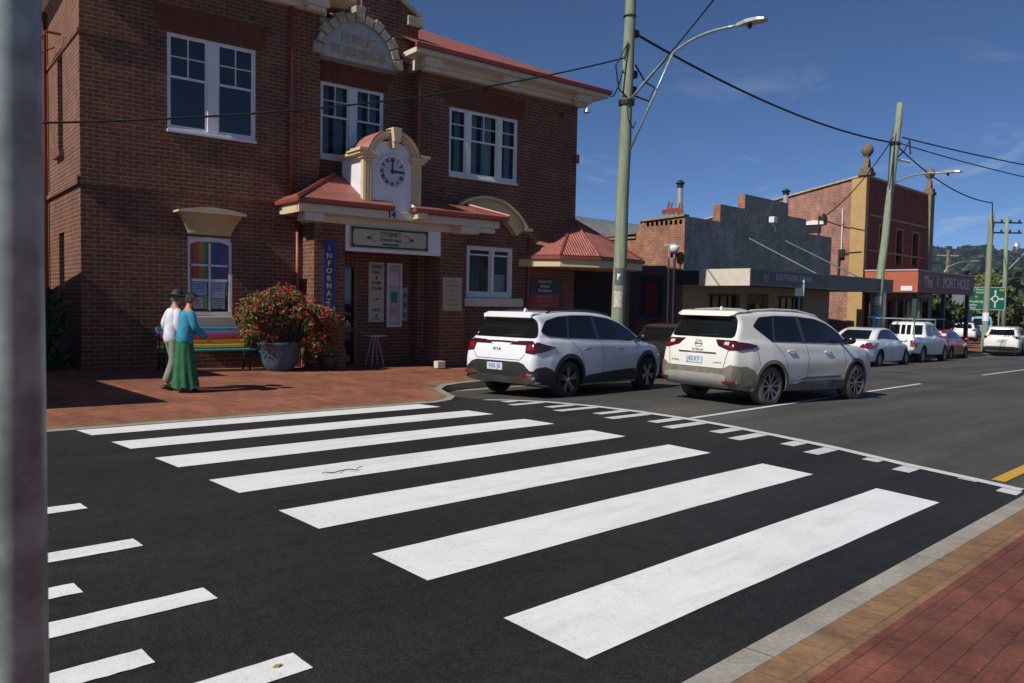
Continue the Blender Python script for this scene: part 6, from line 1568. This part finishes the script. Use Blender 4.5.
# distant wagon seen from behind
sp = dict(hatch(M['pcream'], 4.8, 1.84, 1.66, .14)); sp['top'] = [(.10,.95),(.14,1.12),(.50,1.48),(.42,1.56,1),(.6,1.60),(1.2,1.64),(2.0,1.64),(2.5,1.58),(3.0,1.40),(3.6,1.06),(3.6,.95)]; sp['fa'] = 3.7; sp['L'] = 4.75; sp['low'] = [(p[0]*1.09 if p[0] > 1 else p[0],)+tuple(p[1:]) for p in sp['low']]
generic('white all-road wagon with dark bumper seen from behind below the direction sign', where(49.8,11.1,R(7),sp), R(7), sp, [[(.70,1.16),(1.0,1.2),(2.2,1.17),(3.2,1.12),(2.8,1.38),(2.3,1.52),(1.6,1.56),(1.1,1.53),(.85,1.4)]], [(-.62,1.16),(.62,1.16),(.52,1.50),(-.52,1.50)], [[(-.52,.98),(-.88,.98),(-.88,1.10),(-.52,1.12)]], [(.0,.98),(.3,1.0),(.3,1.1),(.0,1.12)], (.84,'D 33 VN'), 'multi', bump=M['clad'], mir=(3.0,1.2), lampm='taild')
# traffic further on
sp = hatch(M['pgrey'], up=.14)
generic('dark grey four-wheel drive at the right edge beyond the white wagon', where(68,15.4,R(5),sp), R(5), sp, hw_, [(-.54,1.14),(.54,1.14),(.48,1.44),(-.48,1.44)], [[(-.48,.96),(-.80,.90),(-.86,1.04),(-.66,1.07)]], None, (.70,'G 52 BX'), 'multi', grid=.09)
sp = hatch(M['pwhite'])
generic('small white car far down the street in front of the light blue van', (66,18.5,Gr(66,13)+.45), R(14), sp, hw_, [(-.54,1.00),(.54,1.00),(.48,1.34),(-.48,1.34)], [[(-.48,.86),(-.80,.80),(-.86,.94),(-.66,.97)]], None, None, 'multi', grid=.09)
sp = dict(L=4.9, W=1.9, H=2.2, ra=1.0, fa=3.9, wr=.35, paint=M['pblue'], belt=1.2, tumble=.12, k=.08, low=[(.1,.3),(.0,.5),(.0,1.3),(4.0,1.3),(4.7,1.1),(4.9,.6),(4.8,.28),(2.5,.25)], top=[(.02,1.1),(.05,1.9),(.2,2.15),(1,2.2),(3,2.2),(3.7,2.1),(4.5,1.25),(4.5,1.1)], gtaper=((0,.95),(3,.95),(4.9,.85)))
for (lab, u, v) in (('light blue high-roofed van parked behind the red hatchback', 84, 23.6), ('second light blue van in the far yard, nearer the direction sign', 82.3, 21.6)):
    generic(lab, (u,v,Gr(u,13)+.4), R(20), sp, [[(.5,1.3),(2.0,1.3),(2.0,1.9),(.5,1.9)]], [(-.7,1.35),(.7,1.35),(.65,1.95),(-.65,1.95)], [[(-.8,.8),(-.9,.8),(-.9,1.2),(-.8,1.2)]], None, None, 'steel', name='van', grid=.1)
# ------------------------------------------------------------------ people
def skin(name, verts, edges, radii, mt, parent, sub=2, root=0):
    me = bpy.data.meshes.new(name); me.from_pydata([tuple(v) for v in verts], edges, []); o = bpy.data.objects.new(name, me); COL.objects.link(o)
    m = o.modifiers.new('s', 'SKIN'); m.use_smooth_shade = True
    for i, r_ in enumerate(radii):
        sv = me.skin_vertices[0].data[i]; sv.radius = r_ if isinstance(r_, tuple) else (r_, r_); sv.use_root = (i == root)
    s_ = o.modifiers.new('u', 'SUBSURF'); s_.levels = sub; s_.render_levels = sub
    nm = bpy.data.meshes.new_from_object(o.evaluated_get(bpy.context.evaluated_depsgraph_get())); o.modifiers.clear(); o.data = nm; nm.materials.clear(); nm.materials.append(mt)
    for p in nm.polygons: p.use_smooth = True
    nm.name = name; o.parent = parent; return o
M['skin'] = mat('skin', (.42,.22,.14), .5, .1, 12)
def person(label, loc, rz, H, shirt, bottom, skirt, hat, hair, stride, arm_r, arm_l, head_turn=0, lean=.03):
    """x forward, y left"""
    t = thing('person', label, 'person', loc, rz=rz)
    k = H/1.70
    def S_(v): return (v[0]*k, v[1]*k, v[2]*k)
    hip = (0,0,.93); ch = (lean,0,1.22); sh = (lean*1.3,0,1.40); nk = (lean*1.6,0,1.47); hd = (lean*2.2,0,1.59)
    st = stride
    lg = .5 if skirt else 1
    V = [hip, ch, sh, nk,
         (0,.09*lg,.90-.06*(lg<1)),(st*.55,.10*lg,.50),(st*.85,.10,.09),(st*.85+.17,.11,.035),
         (0,-.09*lg,.90-.06*(lg<1)),(-st*.10,-.10*lg,.50),(-st*1.0,-.10,.12),(-st*1.0+.15,-.11,.035),
         (sh[0],.17,1.385),*arm_l, (sh[0],-.17,1.385),*arm_r]
    nl = len(arm_l)
    Ed = [(0,1),(1,2),(2,3),(0,4),(4,5),(5,6),(6,7),(0,8),(8,9),(9,10),(10,11),(2,12)]
    Ed += [(12+i,13+i) for i in range(nl)]; b = 13+nl; Ed += [(2,b)]+[(b+i,b+1+i) for i in range(len(arm_r))]
    Rr = [(.10,.10),(.09,.09),(.075,.075),.055, .062,.050,.040,.032, .062,.050,.040,.032, .042]+[.036,.028,.022][:nl]+[.042]+[.036,.028,.022][:len(arm_r)]
    V = [S_(v) for v in V]; Rr = [tuple(q*k for q in r_) if isinstance(r_, tuple) else r_*k for r_ in Rr]
    # neck and head continue the body
    V += [S_(hd)]; Ed += [(3, len(V)-1)]; Rr += [.045*k]
    body = skin('body', V, Ed, Rr, M['skin'], t)
    # head
    mb = MB(); mb.smooth = True; c = Vector(S_((lean*2.3+.015,0,1.60)))
    prof_ = [(0,-.115),(.045,-.105),(.062,-.07),(.074,-.02),(.082,.03),(.078,.07),(.055,.105),(0,.118)]
    mb.lathe([(a*k, b_*k) for a, b_ in prof_], (0,0,0), n=20)
    mb.v = [(x*1.15, y*.92, z) for x, y, z in mb.v]
    n0 = len(mb.v)
    mb.tube([(.088*k,0,.02*k),(.115*k,0,-.02*k),(.09*k,0,-.03*k)], [.008*k,.013*k,.009*k], 8)
    for sg in (-1,1): mb.tube([(.0,sg*.074*k,.025*k),(-.012,sg*.088*k,.0),(0,sg*.076*k,-.03*k)], [.008*k,.014*k,.007*k], 8)
    mb.tube([(.075*k,-.025*k,-.062*k),(.088*k,0,-.060*k),(.075*k,.025*k,-.062*k)], .006*k, 6)
    h = mb.build('head', M['skin'], t); h.location = c; h.rotation_euler = (0, .12, head_turn)
    em = MB(); em.smooth = True
    for sg in (-1,1): em.lathe([(0,-.010*k),(.010*k,0),(0,.010*k)], (.086*k, sg*.030*k, .020*k), n=10)
    em.build('eyes', M['blackgloss'], h)
    if hair:
        rng = random.Random(3); mb = MB()
        for i in range(420):
            th_ = rng.uniform(0, 2*PI); ph = rng.uniform(-.35, 1.5); d = Vector((math.cos(th_)*math.cos(ph), math.sin(th_)*math.cos(ph), math.sin(ph)))
            if d.x > .45 and d.z < .55: continue
            p = Vector((d.x*.100, d.y*.086, d.z*.108+.015))*k*hair[1]; u = d.orthogonal().normalized(); u.rotate(Matrix.Rotation(rng.uniform(0,6.28), 3, d)); w_ = d.cross(u); s_ = .020*k
            mb.add([p-u*s_, p+w_*s_*1.8+d*.006, p+u*s_, p-w_*s_*1.8+d*.004], [(0,1,2,3)])
        mb.smooth = True; mb.lathe([(0,.110*k),(.05*k,.10*k),(.082*k,.06*k),(.088*k,.01*k),(.078*k,-.05*k),(.05*k,-.075*k)], (-.018*k,0,.012*k), n=16)
        mb.build('hair', hair[0], h, fixn=False)
    if hat:
        mb = MB(); mb.smooth = True; mb.lathe([(0,.15*k),(.06*k,.155*k),(.082*k,.13*k),(.092*k,.065*k),(.10*k,.055*k),(.17*k,.035*k),(.18*k,.040*k),(.17*k,.048*k),(.095*k,.068*k)], n=28); hh = mb.build('hat', hat, h); hh.rotation_euler = (0,.08,0)
    # shirt: looser skin over torso and sleeves
    def arm_pts(arm, sy):
        return [(sh[0], sy*.17, 1.385)]+[tuple(a) for a in arm[:2]]
    al = arm_pts(arm_l, 1); ar = arm_pts(arm_r, -1)
    Vs = [(0,0,.80 if skirt else .78),(0,0,.95),ch,(sh[0],0,1.35),(nk[0]-.01,0,1.455)]
    Rs = [(.165,.165),(.155,.155),(.15,.15),(.135,.135),.060]
    skin('shirt', [S_(v) for v in Vs], [(0,1),(1,2),(2,3),(3,4)], [tuple(q*k for q in r_) if isinstance(r_, tuple) else r_*k for r_ in Rs], shirt, t)
    for a_, sy in ((al, 1), (ar, -1)):
        P_ = [(sh[0],sy*.07,1.365),(sh[0],sy*.165,1.365)]+[tuple(q) for q in a_[1:]]
        skin('sleeve', [S_(v) for v in P_], [(i_, i_+1) for i_ in range(len(P_)-1)], [q*k for q in [.085,.082,.070,.056][:len(P_)]], shirt, t)
    if skirt:
        mb = MB(); mb.smooth = True; n = 48; Vv = []
        for j in range(13):
            s_ = j/12; z = (.98-.90*s_)*k; rr = (.125+.075*s_**1.1)*k
            for i in range(n):
                a = 2*PI*i/n; f_ = 1+.11*s_*math.sin(a*9+.8*math.sin(3*s_))+.05*s_*math.sin(a*4+1)
                Vv.append((rr*f_*math.cos(a)*1.08+.02*s_, rr*f_*math.sin(a)*.98, z+(.02*math.sin(a*5)*s_*k)))
        mb.add(Vv, [(j*n+i, j*n+(i+1) % n, (j+1)*n+(i+1) % n, (j+1)*n+i) for j in range(12) for i in range(n)]); mb.build('skirt', bottom, t)
    else:
        Vt = [(0,0,.95)]+[(0,.09,.86),(st*.55,.10,.50),(st*.85,.10,.10)]+[(0,-.09,.86),(-st*.10,-.10,.50),(-st*1.0,-.10,.12)]
        skin('trousers', [S_(v) for v in Vt], [(0,1),(1,2),(2,3),(0,4),(4,5),(5,6)], [(.115*k,.115*k),.10*k,.085*k,.08*k,.10*k,.085*k,.08*k], bottom, t)
    for (x, y, z, tilt) in ((st*.85, .10, 0, 0), (-st*1.0, -.10, .02, .25)):
        mb = MB(); mb.smooth = True; V_ = []
        for j, (dx, w_, hh) in enumerate(((-.07,.030,.05),(-.05,.042,.075),(.02,.042,.085),(.10,.047,.06),(.17,.040,.045),(.205,.02,.03))):
            for i in range(10):
                a = 2*PI*i/10; V_.append(((dx)*k, w_*math.cos(a)*k, max(0, (hh/2+hh/2*math.sin(a)))*k))
        mb.add(V_, [(j*10+i, j*10+(i+1) % 10, (j+1)*10+(i+1) % 10, (j+1)*10+i) for j in range(5) for i in range(10)]+[tuple(range(9,-1,-1)), tuple(range(50,60))])
        s_ = mb.build('shoe', M['black'], t); s_.location = (x*k, y*k, z*k); s_.rotation_euler = (0, tilt, 0)
    # hands: palm and five curled fingers
    for arm, sy in ((arm_l, 1), (arm_r, -1)):
        w_ = Vector(S_(arm[-1])); e_ = Vector(S_(arm[-2])); d = (w_-e_).normalized(); side = Vector((0, sy, 0)); side = (side-d*side.dot(d)).normalized(); fw = side.cross(d)*(-sy)
        if fw.x < 0: fw = -fw
        V_ = [w_, w_+d*.045*k, w_+d*.085*k]; E_ = [(0,1),(1,2)]; R_ = [.022*k,(.030*k,.018*k),(.032*k,.016*k)]
        for q, (off, ln) in enumerate(((-.024,.065),(-.008,.075),(.008,.070),(.024,.055))):
            b_ = w_+d*.085*k+fw*off*k; V_ += [b_+d*.02*k, b_+d*(ln*.6)*k-side*.006*k, b_+d*ln*k-side*.028*k]; n_ = len(V_); E_ += [(2,n_-3),(n_-3,n_-2),(n_-2,n_-1)]; R_ += [.0085*k,.008*k,.0065*k]
        b_ = w_+d*.03*k+fw*.025*k; V_ += [b_+fw*.015*k+d*.02*k, b_+fw*.022*k+d*.05*k-side*.01*k]; n_ = len(V_); E_ += [(0,n_-2),(n_-2,n_-1)]; R_ += [.010*k,.008*k]
        skin('hand', V_, E_, R_, M['skin'], t, 1)
    return t
fab = lambda n, c, v=.2: mat(n, c, .9, v, 6, 1.0, 13)
person('man in dark brimmed hat, loose white shirt and grey-green trousers walking beside the woman', (5.25,13.36,FPz(5.2,13.4)+.012), R(2), 1.62, fab('white_shirt', (.62,.62,.68)), fab('grey_trousers', (.20,.21,.16)), False, mat('navy_hat', (.015,.022,.035), .8, .2, 9), (fab('grey_hair', (.12,.11,.10)), .9), .16,
       [(-.02,-.23,1.13),(.12,-.24,.92)], [(-.05,.24,1.13),(.10,.25,.93)])
person('woman in teal shirt and long green skirt with short grey-brown hair', (5.30,12.98,FPz(5.3,13)+.012), R(-4), 1.60, fab('teal_shirt', (.035,.235,.36)), fab('green_skirt', (.022,.13,.055)), True, None, (fab('brown_grey_hair', (.055,.045,.035)), 1.05), .07,
       [(.10,-.21,1.14),(.30,-.16,.96)], [(.08,.22,1.13),(.28,.17,1.0)], head_turn=R(-25), lean=.045)

# ------------------------------------------------------------------ rainbow bench
bn = thing('park_bench', 'bench with rainbow-painted slats and black iron ends under the arched window', 'bench', (1.22,-.72,gz(2.4)), fr=HALL)
cols = [(.05,.38,.48),(.50,.17,.45),(.38,.06,.035),(.70,.24,.04),(.80,.58,.05)]
bw = 1.95
for i, c in enumerate(cols):
    z = .86-.088*i; y = .40-.022*i
    mb = MB(); mb.box(.06,bw-.06,y,y+.03,z-.038,z+.038); o = mb.build('backrest_slat', mat('slat_paint', c, .4, .1, 8), bn, bevel=.008); o['label'] = ['turquoise','mauve','brick red','orange','yellow'][i]+' backrest slat'
for i, c in enumerate([(.02,.16,.15),(.04,.18,.30),(.03,.2,.24)]):
    mb = MB(); mb.box(.0,bw,-.08+.125*i,.03+.125*i,.42,.455); mb.build('seat_slat', mat('seat_paint', c, .4, .1, 8), bn, bevel=.006)
for x in (.08, bw-.14):
    mb = MB(); mb.smooth = True
    mb.tube([(x+.03,.02,0),(x+.03,.0,.22),(x+.03,-.02,.42)], .022, 8); mb.tube([(x+.03,.42,0),(x+.03,.33,.24),(x+.03,.30,.42),(x+.03,.36,.65),(x+.03,.43,.92)], .022, 8)
    mb.tube([(x+.03,-.06,.42),(x+.03,.30,.42)], .02, 8); mb.tube([(x+.03,-.04,.42),(x+.03,-.09,.62),(x+.03,-.02,.68),(x+.03,.15,.66),(x+.03,.37,.68)], .018, 8)
    mb.tube([(x+.03,.0,.22),(x+.03,.17,.16),(x+.03,.33,.24)], .016, 8); mb.build('end_frame', M['black'], bn)

# ------------------------------------------------------------------ planter and plants
def px_h(s, y): return HALL @ Vector((s, y, 0))
pt_ = thing('plant_pot', 'large blue-grey glazed round pot at the foot of the flowering geranium', 'plant pot', (3.68,-.75,gz(4)), fr=HALL); pt_.scale = (.82,.82,.88)
mb = MB(); mb.smooth = True; mb.lathe([(0,0),(.30,.0),(.36,.03),(.40,.08),(.47,.25),(.52,.45),(.54,.62),(.57,.66),(.57,.70),(.52,.71),(.50,.66),(.0,.62)], n=40); mb.build('pot', mat('blue_glaze', (.045,.085,.14), .45, .25, 6, dirt=((.20,.17,.13), .5, 4)), pt_)
mb = MB(); mb.disc((0,0,.645), .5, 'z', 24); mb.build('soil', flat('soil', (.03,.02,.012), .9), pt_)
M['ger_leaf'] = leafmat('geranium_leaf', (.05,.075,.02), (.11,.14,.035), (.20,.20,.07))
M['ger_flower'] = leafmat('geranium_flower', (.42,.015,.02), (.55,.03,.04), (.62,.10,.05))
gt = thing('geranium_bush', 'sprawling green geranium covered in red flowers spilling over the pot', 'plant', (3.88,-.75,gz(4)), fr=HALL); gt.scale = (.92,.95,.96)
rng = random.Random(11)
mb = MB(); fl_ = MB(); stem = MB()
clumps = []
for i in range(240):
    # outline taken from the bush: tall in the middle, spilling left over the pot and right to the ground
    x = rng.uniform(-1.12, 1.22); top = (1.78-.35*abs(x+.1)**1.5 if x < .3 else 1.66-.50*(x-.3))+rng.uniform(-.10,.06)
    bot = .48 if x < .35 else .06+.15*rng.random()
    z = bot+(top-bot)*math.sqrt(rng.random()) ; yy = rng.uniform(-.5,.45)*(1-.35*abs(x)/1.7)
    clumps.append((x, yy, z))
for c in clumps:
    leaves(mb, c, rng.uniform(.10,.24), 66, rng.uniform(.022,.038), rng, .9)
    a = Vector((c[0]*.35, c[1]*.4, .55)); stem.tube([a, (a+Vector(c))/2+Vector((0,0,.08)), c], [.014,.010,.005], 5)
    for q in range(rng.choice((2,3,4,5))):
        p = Vector(c)+Vector((rng.gauss(0,.10), -abs(rng.gauss(.08,.08)), rng.gauss(.03,.10)))
        for w_ in range(14):
            d = Vector((rng.gauss(0,1), rng.gauss(0,1), rng.gauss(0,1))).normalized(); e = p+Vector((d.x*.040,d.y*.040,d.z*.020)); u = d.orthogonal().normalized(); v_ = d.cross(u); s_ = .014
            fl_.add([e-u*s_, e+v_*s_, e+u*s_, e-v_*s_], [(0,1,2,3)])
mb.build('foliage', M['ger_leaf'], gt, fixn=False); fl_.build('flowers', M['ger_flower'], gt, fixn=False); stem.build('stems', flat('stem_brown', (.08,.06,.03), .8), gt)
p2_ = thing('plant_pot', 'small dark pot half hidden under the right side of the geranium', 'plant pot', (4.75,-.95,gz(4.7)), fr=HALL)
mb = MB(); mb.smooth = True; mb.lathe([(0,0),(.15,0),(.19,.25),(.21,.30),(.18,.30),(0,.26)], n=24); mb.build('pot', flat('dark_pot', (.03,.03,.035)), p2_)
hb = thing('hedge', 'dark clipped shrub at the left corner of the town hall', 'hedge', (-.75,.35,gz(0)), fr=HALL)
mb = MB(); rng = random.Random(4)
for i in range(130): leaves(mb, (rng.uniform(-1.0,.40), rng.uniform(-.3,2.2), rng.uniform(.1,1.45)), .26, 80, .05, rng)
mb.build('foliage', M['leaf_dark'], hb, fixn=False); mb = MB(); mb.tube([(0,.2,0),(0,.3,1.2)], .05, 6); mb.tube([(-.5,1.2,0),(-.5,1.2,1.2)], .05, 6); mb.build('stem', M['bark'], hb)
# wriggly dark worm-like twig on the fourth stripe, leaf on the left marking
tw = MB(); tw.smooth = True; tw.tube([(.42*k/24, .028*math.sin(k*.62)*(.5+k/30)+.03*k/24, .008+.004*math.sin(k*.9)) for k in range(25)], [.003+.003*math.sin(PI*(k+1)/26) for k in range(25)], 6)
u_, v_ = 3.72, 6.13
o = tw.build('twig', flat('twig_brown', (.07,.055,.045), .8), None, fr=Matrix.Translation((u_, v_, Gr(u_, v_)+.012)) @ Matrix.Rotation(R(-8), 4, 'Z')); tag(o, 'thin dark curly twig lying on a white crossing stripe', 'twig')
lf = MB(); lf.prism([(0,0),(.02,.012),(.045,.0),(.02,-.012)], 'z', 0, .006); o = lf.build('fallen_leaf', flat('leaf_yellow', (.45,.28,.05), .7), None, fr=Matrix.Translation((1.66,3.13,Gr(1.66,3.13)+.011))); tag(o, 'tiny yellow-brown leaf on the nearest left road marking', 'leaf')

# ------------------------------------------------------------------ camera, sun, sky
f_px, yaw, PITCH, ROLL = 792.8, .79088, .050, .018
CAMP = (0, 0, 1.6)
F0 = Vector((math.cos(yaw), math.sin(yaw), 0)); R0 = Vector((math.sin(yaw), -math.cos(yaw), 0)); Zv = Vector((0,0,1))
Fv = F0*math.cos(PITCH)-Zv*math.sin(PITCH); U0 = F0*math.sin(PITCH)+Zv*math.cos(PITCH)
Rv = R0*math.cos(ROLL)+U0*math.sin(ROLL); Uv = U0*math.cos(ROLL)-R0*math.sin(ROLL)
cam = bpy.data.cameras.new('camera'); co = bpy.data.objects.new('camera', cam); COL.objects.link(co)
m = Matrix.Identity(4)
for i in range(3): m[i][0] = Rv[i]; m[i][1] = Uv[i]; m[i][2] = -Fv[i]; m[i][3] = CAMP[i]
co.matrix_world = m
cam.sensor_width = 36; cam.lens = 36*f_px/1024; cam.clip_start = .05; cam.clip_end = 9000
cam.dof.use_dof = True; cam.dof.focus_distance = 17; cam.dof.aperture_fstop = 14
scene.camera = co
EL, AZ = R(43), R(-2.6)          # sun elevation; heading of the light over the ground
d = Vector((math.cos(AZ)*math.cos(EL), math.sin(AZ)*math.cos(EL), -math.sin(EL)))
sl = bpy.data.lights.new('sun', 'SUN'); sl.energy = 4.8; sl.angle = R(.53); sl.color = (1,.945,.86)
so = bpy.data.objects.new('sun', sl); COL.objects.link(so); so.rotation_euler = d.to_track_quat('-Z', 'Y').to_euler()
w = bpy.data.worlds.new('World'); scene.world = w; w.use_nodes = True; nt = w.node_tree; nt.nodes.clear()
out = nt.nodes.new('ShaderNodeOutputWorld'); bg = nt.nodes.new('ShaderNodeBackground'); sky = nt.nodes.new('ShaderNodeTexSky')
sky.sky_type = 'NISHITA'; sky.sun_disc = False; sky.sun_elevation = EL
# direction to the sun is -d; the sky's rotation is measured from +Y, clockwise seen from above
sd = -d; sky.sun_rotation = math.atan2(sd.x, sd.y)
sky.altitude = 0; sky.air_density = .48; sky.dust_density = 0; sky.ozone_density = 8.5
bg.inputs[1].default_value = .089
tc = nt.nodes.new('ShaderNodeTexCoord'); mp = nt.nodes.new('ShaderNodeMapping'); mp.inputs['Scale'].default_value = (2.2,2.2,7); nt.links.new(tc.outputs['Generated'], mp.inputs[0])
mp.inputs['Rotation'].default_value = (0,0,.4)
n1 = nt.nodes.new('ShaderNodeTexNoise'); n1.inputs['Scale'].default_value = 2.3; n1.inputs['Detail'].default_value = 9; n1.inputs['Roughness'].default_value = .62; n1.inputs['Distortion'].default_value = .6; nt.links.new(mp.outputs[0], n1.inputs['Vector'])
rp = nt.nodes.new('ShaderNodeValToRGB'); rp.color_ramp.elements[0].position = .54; rp.color_ramp.elements[0].color = (0,0,0,1); rp.color_ramp.elements[1].position = .74; rp.color_ramp.elements[1].color = (.55,.55,.55,1); nt.links.new(n1.outputs['Fac'], rp.inputs[0])
sp_ = nt.nodes.new('ShaderNodeSeparateXYZ'); nt.links.new(tc.outputs['Generated'], sp_.inputs[0])
mr = nt.nodes.new('ShaderNodeMapRange'); mr.inputs[1].default_value = .30; mr.inputs[2].default_value = .10; mr.inputs[3].default_value = 0; mr.inputs[4].default_value = 1; nt.links.new(sp_.outputs[2], mr.inputs[0])
ml = nt.nodes.new('ShaderNodeMath'); ml.operation = 'MULTIPLY'; nt.links.new(rp.outputs[0], ml.inputs[0]); nt.links.new(mr.outputs[0], ml.inputs[1])
mx = nt.nodes.new('ShaderNodeMix'); mx.data_type = 'RGBA'; nt.links.new(ml.outputs[0], mx.inputs[0]); nt.links.new(sky.outputs[0], mx.inputs[6]); mx.inputs[7].default_value = (7.5,8.2,9.4,1)
nt.links.new(mx.outputs[2], bg.inputs[0]); nt.links.new(bg.outputs[0], out.inputs[0])
scene.render.engine = 'CYCLES'
scene.view_settings.view_transform = 'Standard'; scene.view_settings.look = 'None'; scene.view_settings.exposure = 0.0; scene.view_settings.gamma = 1
scene.render.resolution_x = 1024; scene.render.resolution_y = 683
scene.cycles.max_bounces = 8

# ------------------------------------------------------------------ air
mb = MB(); mb.box(-3100, 4250, -3100, 4250, -7, 175)
N = bpy.data.materials.new('air'); N.use_nodes = True; nt_ = N.node_tree; nt_.nodes.clear()
o_ = nt_.nodes.new('ShaderNodeOutputMaterial'); pv_ = nt_.nodes.new('ShaderNodeVolumePrincipled'); pv_.inputs['Color'].default_value = (.50,.70,1,1); pv_.inputs['Density'].default_value = .00013; pv_.inputs['Anisotropy'].default_value = 0
nt_.links.new(pv_.outputs[0], o_.inputs['Volume'])
hz = mb.build('haze', N); hz['kind'] = 'stuff'; hz['label'] = 'thin blue haze over the distant hills'
scene.cycles.volume_bounces = 0

# ------------------------------------------------------------------ separate pieces become parts of their own
def split_parts(names, gap=.004):
    for o in list(COL.objects):
        if o.type != 'MESH' or o.parent is None: continue
        if o.name.split('.')[0] not in names: continue
        me = o.data; n = len(me.vertices); par = list(range(n))
        def find(a):
            while par[a] != a: par[a] = par[par[a]]; a = par[a]
            return a
        for p in me.polygons:
            v = p.vertices
            for k in v[1:]:
                a, b = find(v[0]), find(k)
                if a != b: par[a] = b
        isl = {}
        for i in range(n): isl.setdefault(find(i), []).append(i)
        boxes = [(ids, [min(me.vertices[i].co[k] for i in ids)-gap for k in range(3)], [max(me.vertices[i].co[k] for i in ids)+gap for k in range(3)]) for ids in isl.values()]
        merged = True
        while merged:
            merged = False
            for i in range(len(boxes)):
                for j in range(i+1, len(boxes)):
                    A, B = boxes[i], boxes[j]
                    if all(A[1][k] <= B[2][k] and B[1][k] <= A[2][k] for k in range(3)):
                        boxes[i] = (A[0]+B[0], [min(A[1][k], B[1][k]) for k in range(3)], [max(A[2][k], B[2][k]) for k in range(3)]); boxes.pop(j); merged = True; break
                if merged: break
        if len(boxes) < 2: continue
        for bi, bx_ in enumerate(boxes[1:]):
            keep = set(bx_[0]); m2 = me.copy(); bm = bmesh.new(); bm.from_mesh(m2); bm.verts.ensure_lookup_table()
            bmesh.ops.delete(bm, geom=[v for v in bm.verts if v.index not in keep], context='VERTS'); bm.to_mesh(m2); bm.free()
            c = o.copy(); c.data = m2; COL.objects.link(c)
        keep = set(boxes[0][0]); bm = bmesh.new(); bm.from_mesh(me); bm.verts.ensure_lookup_table()
        bmesh.ops.delete(bm, geom=[v for v in bm.verts if v.index not in keep], context='VERTS'); bm.to_mesh(me); bm.free()
split_parts({'porch_pier','brick_course','downpipe','eave_bracket','coping','fascia_end','air_vent','flag_rod','pilaster','cornice','awning_stay','hood_end','trim','window_bars','side_wall','gutter','gable_reveal','awning_end','corbel_course','corner_ornament','ornament','post','red_panel','fitting','glazing','side_roof','panel_gap','notice_print','window','pane','entrance_pier','porch_roof','ridge_cap','symbol','awning_trim','print','eyes'})
# repeats share a group
GR = {'power_pole': 'power poles along the street', 'street_lamp': 'distant street lamps', 'overhead_cable': 'overhead cables', 'broadleaf_tree': 'trees beyond the street', 'notice_board': 'notice boards on the porch wall', 'parked_car': 'cars along the street', 'van': 'light blue vans in the far yard', 'person': 'couple walking past the town hall', 'plant_pot': 'pots by the geranium', 'chimney_flue': 'roof flues'}
for o in COL.objects:
    if o.parent is None and o.name.split('.')[0] in GR and 'category' in o.keys(): o['group'] = GR[o.name.split('.')[0]]
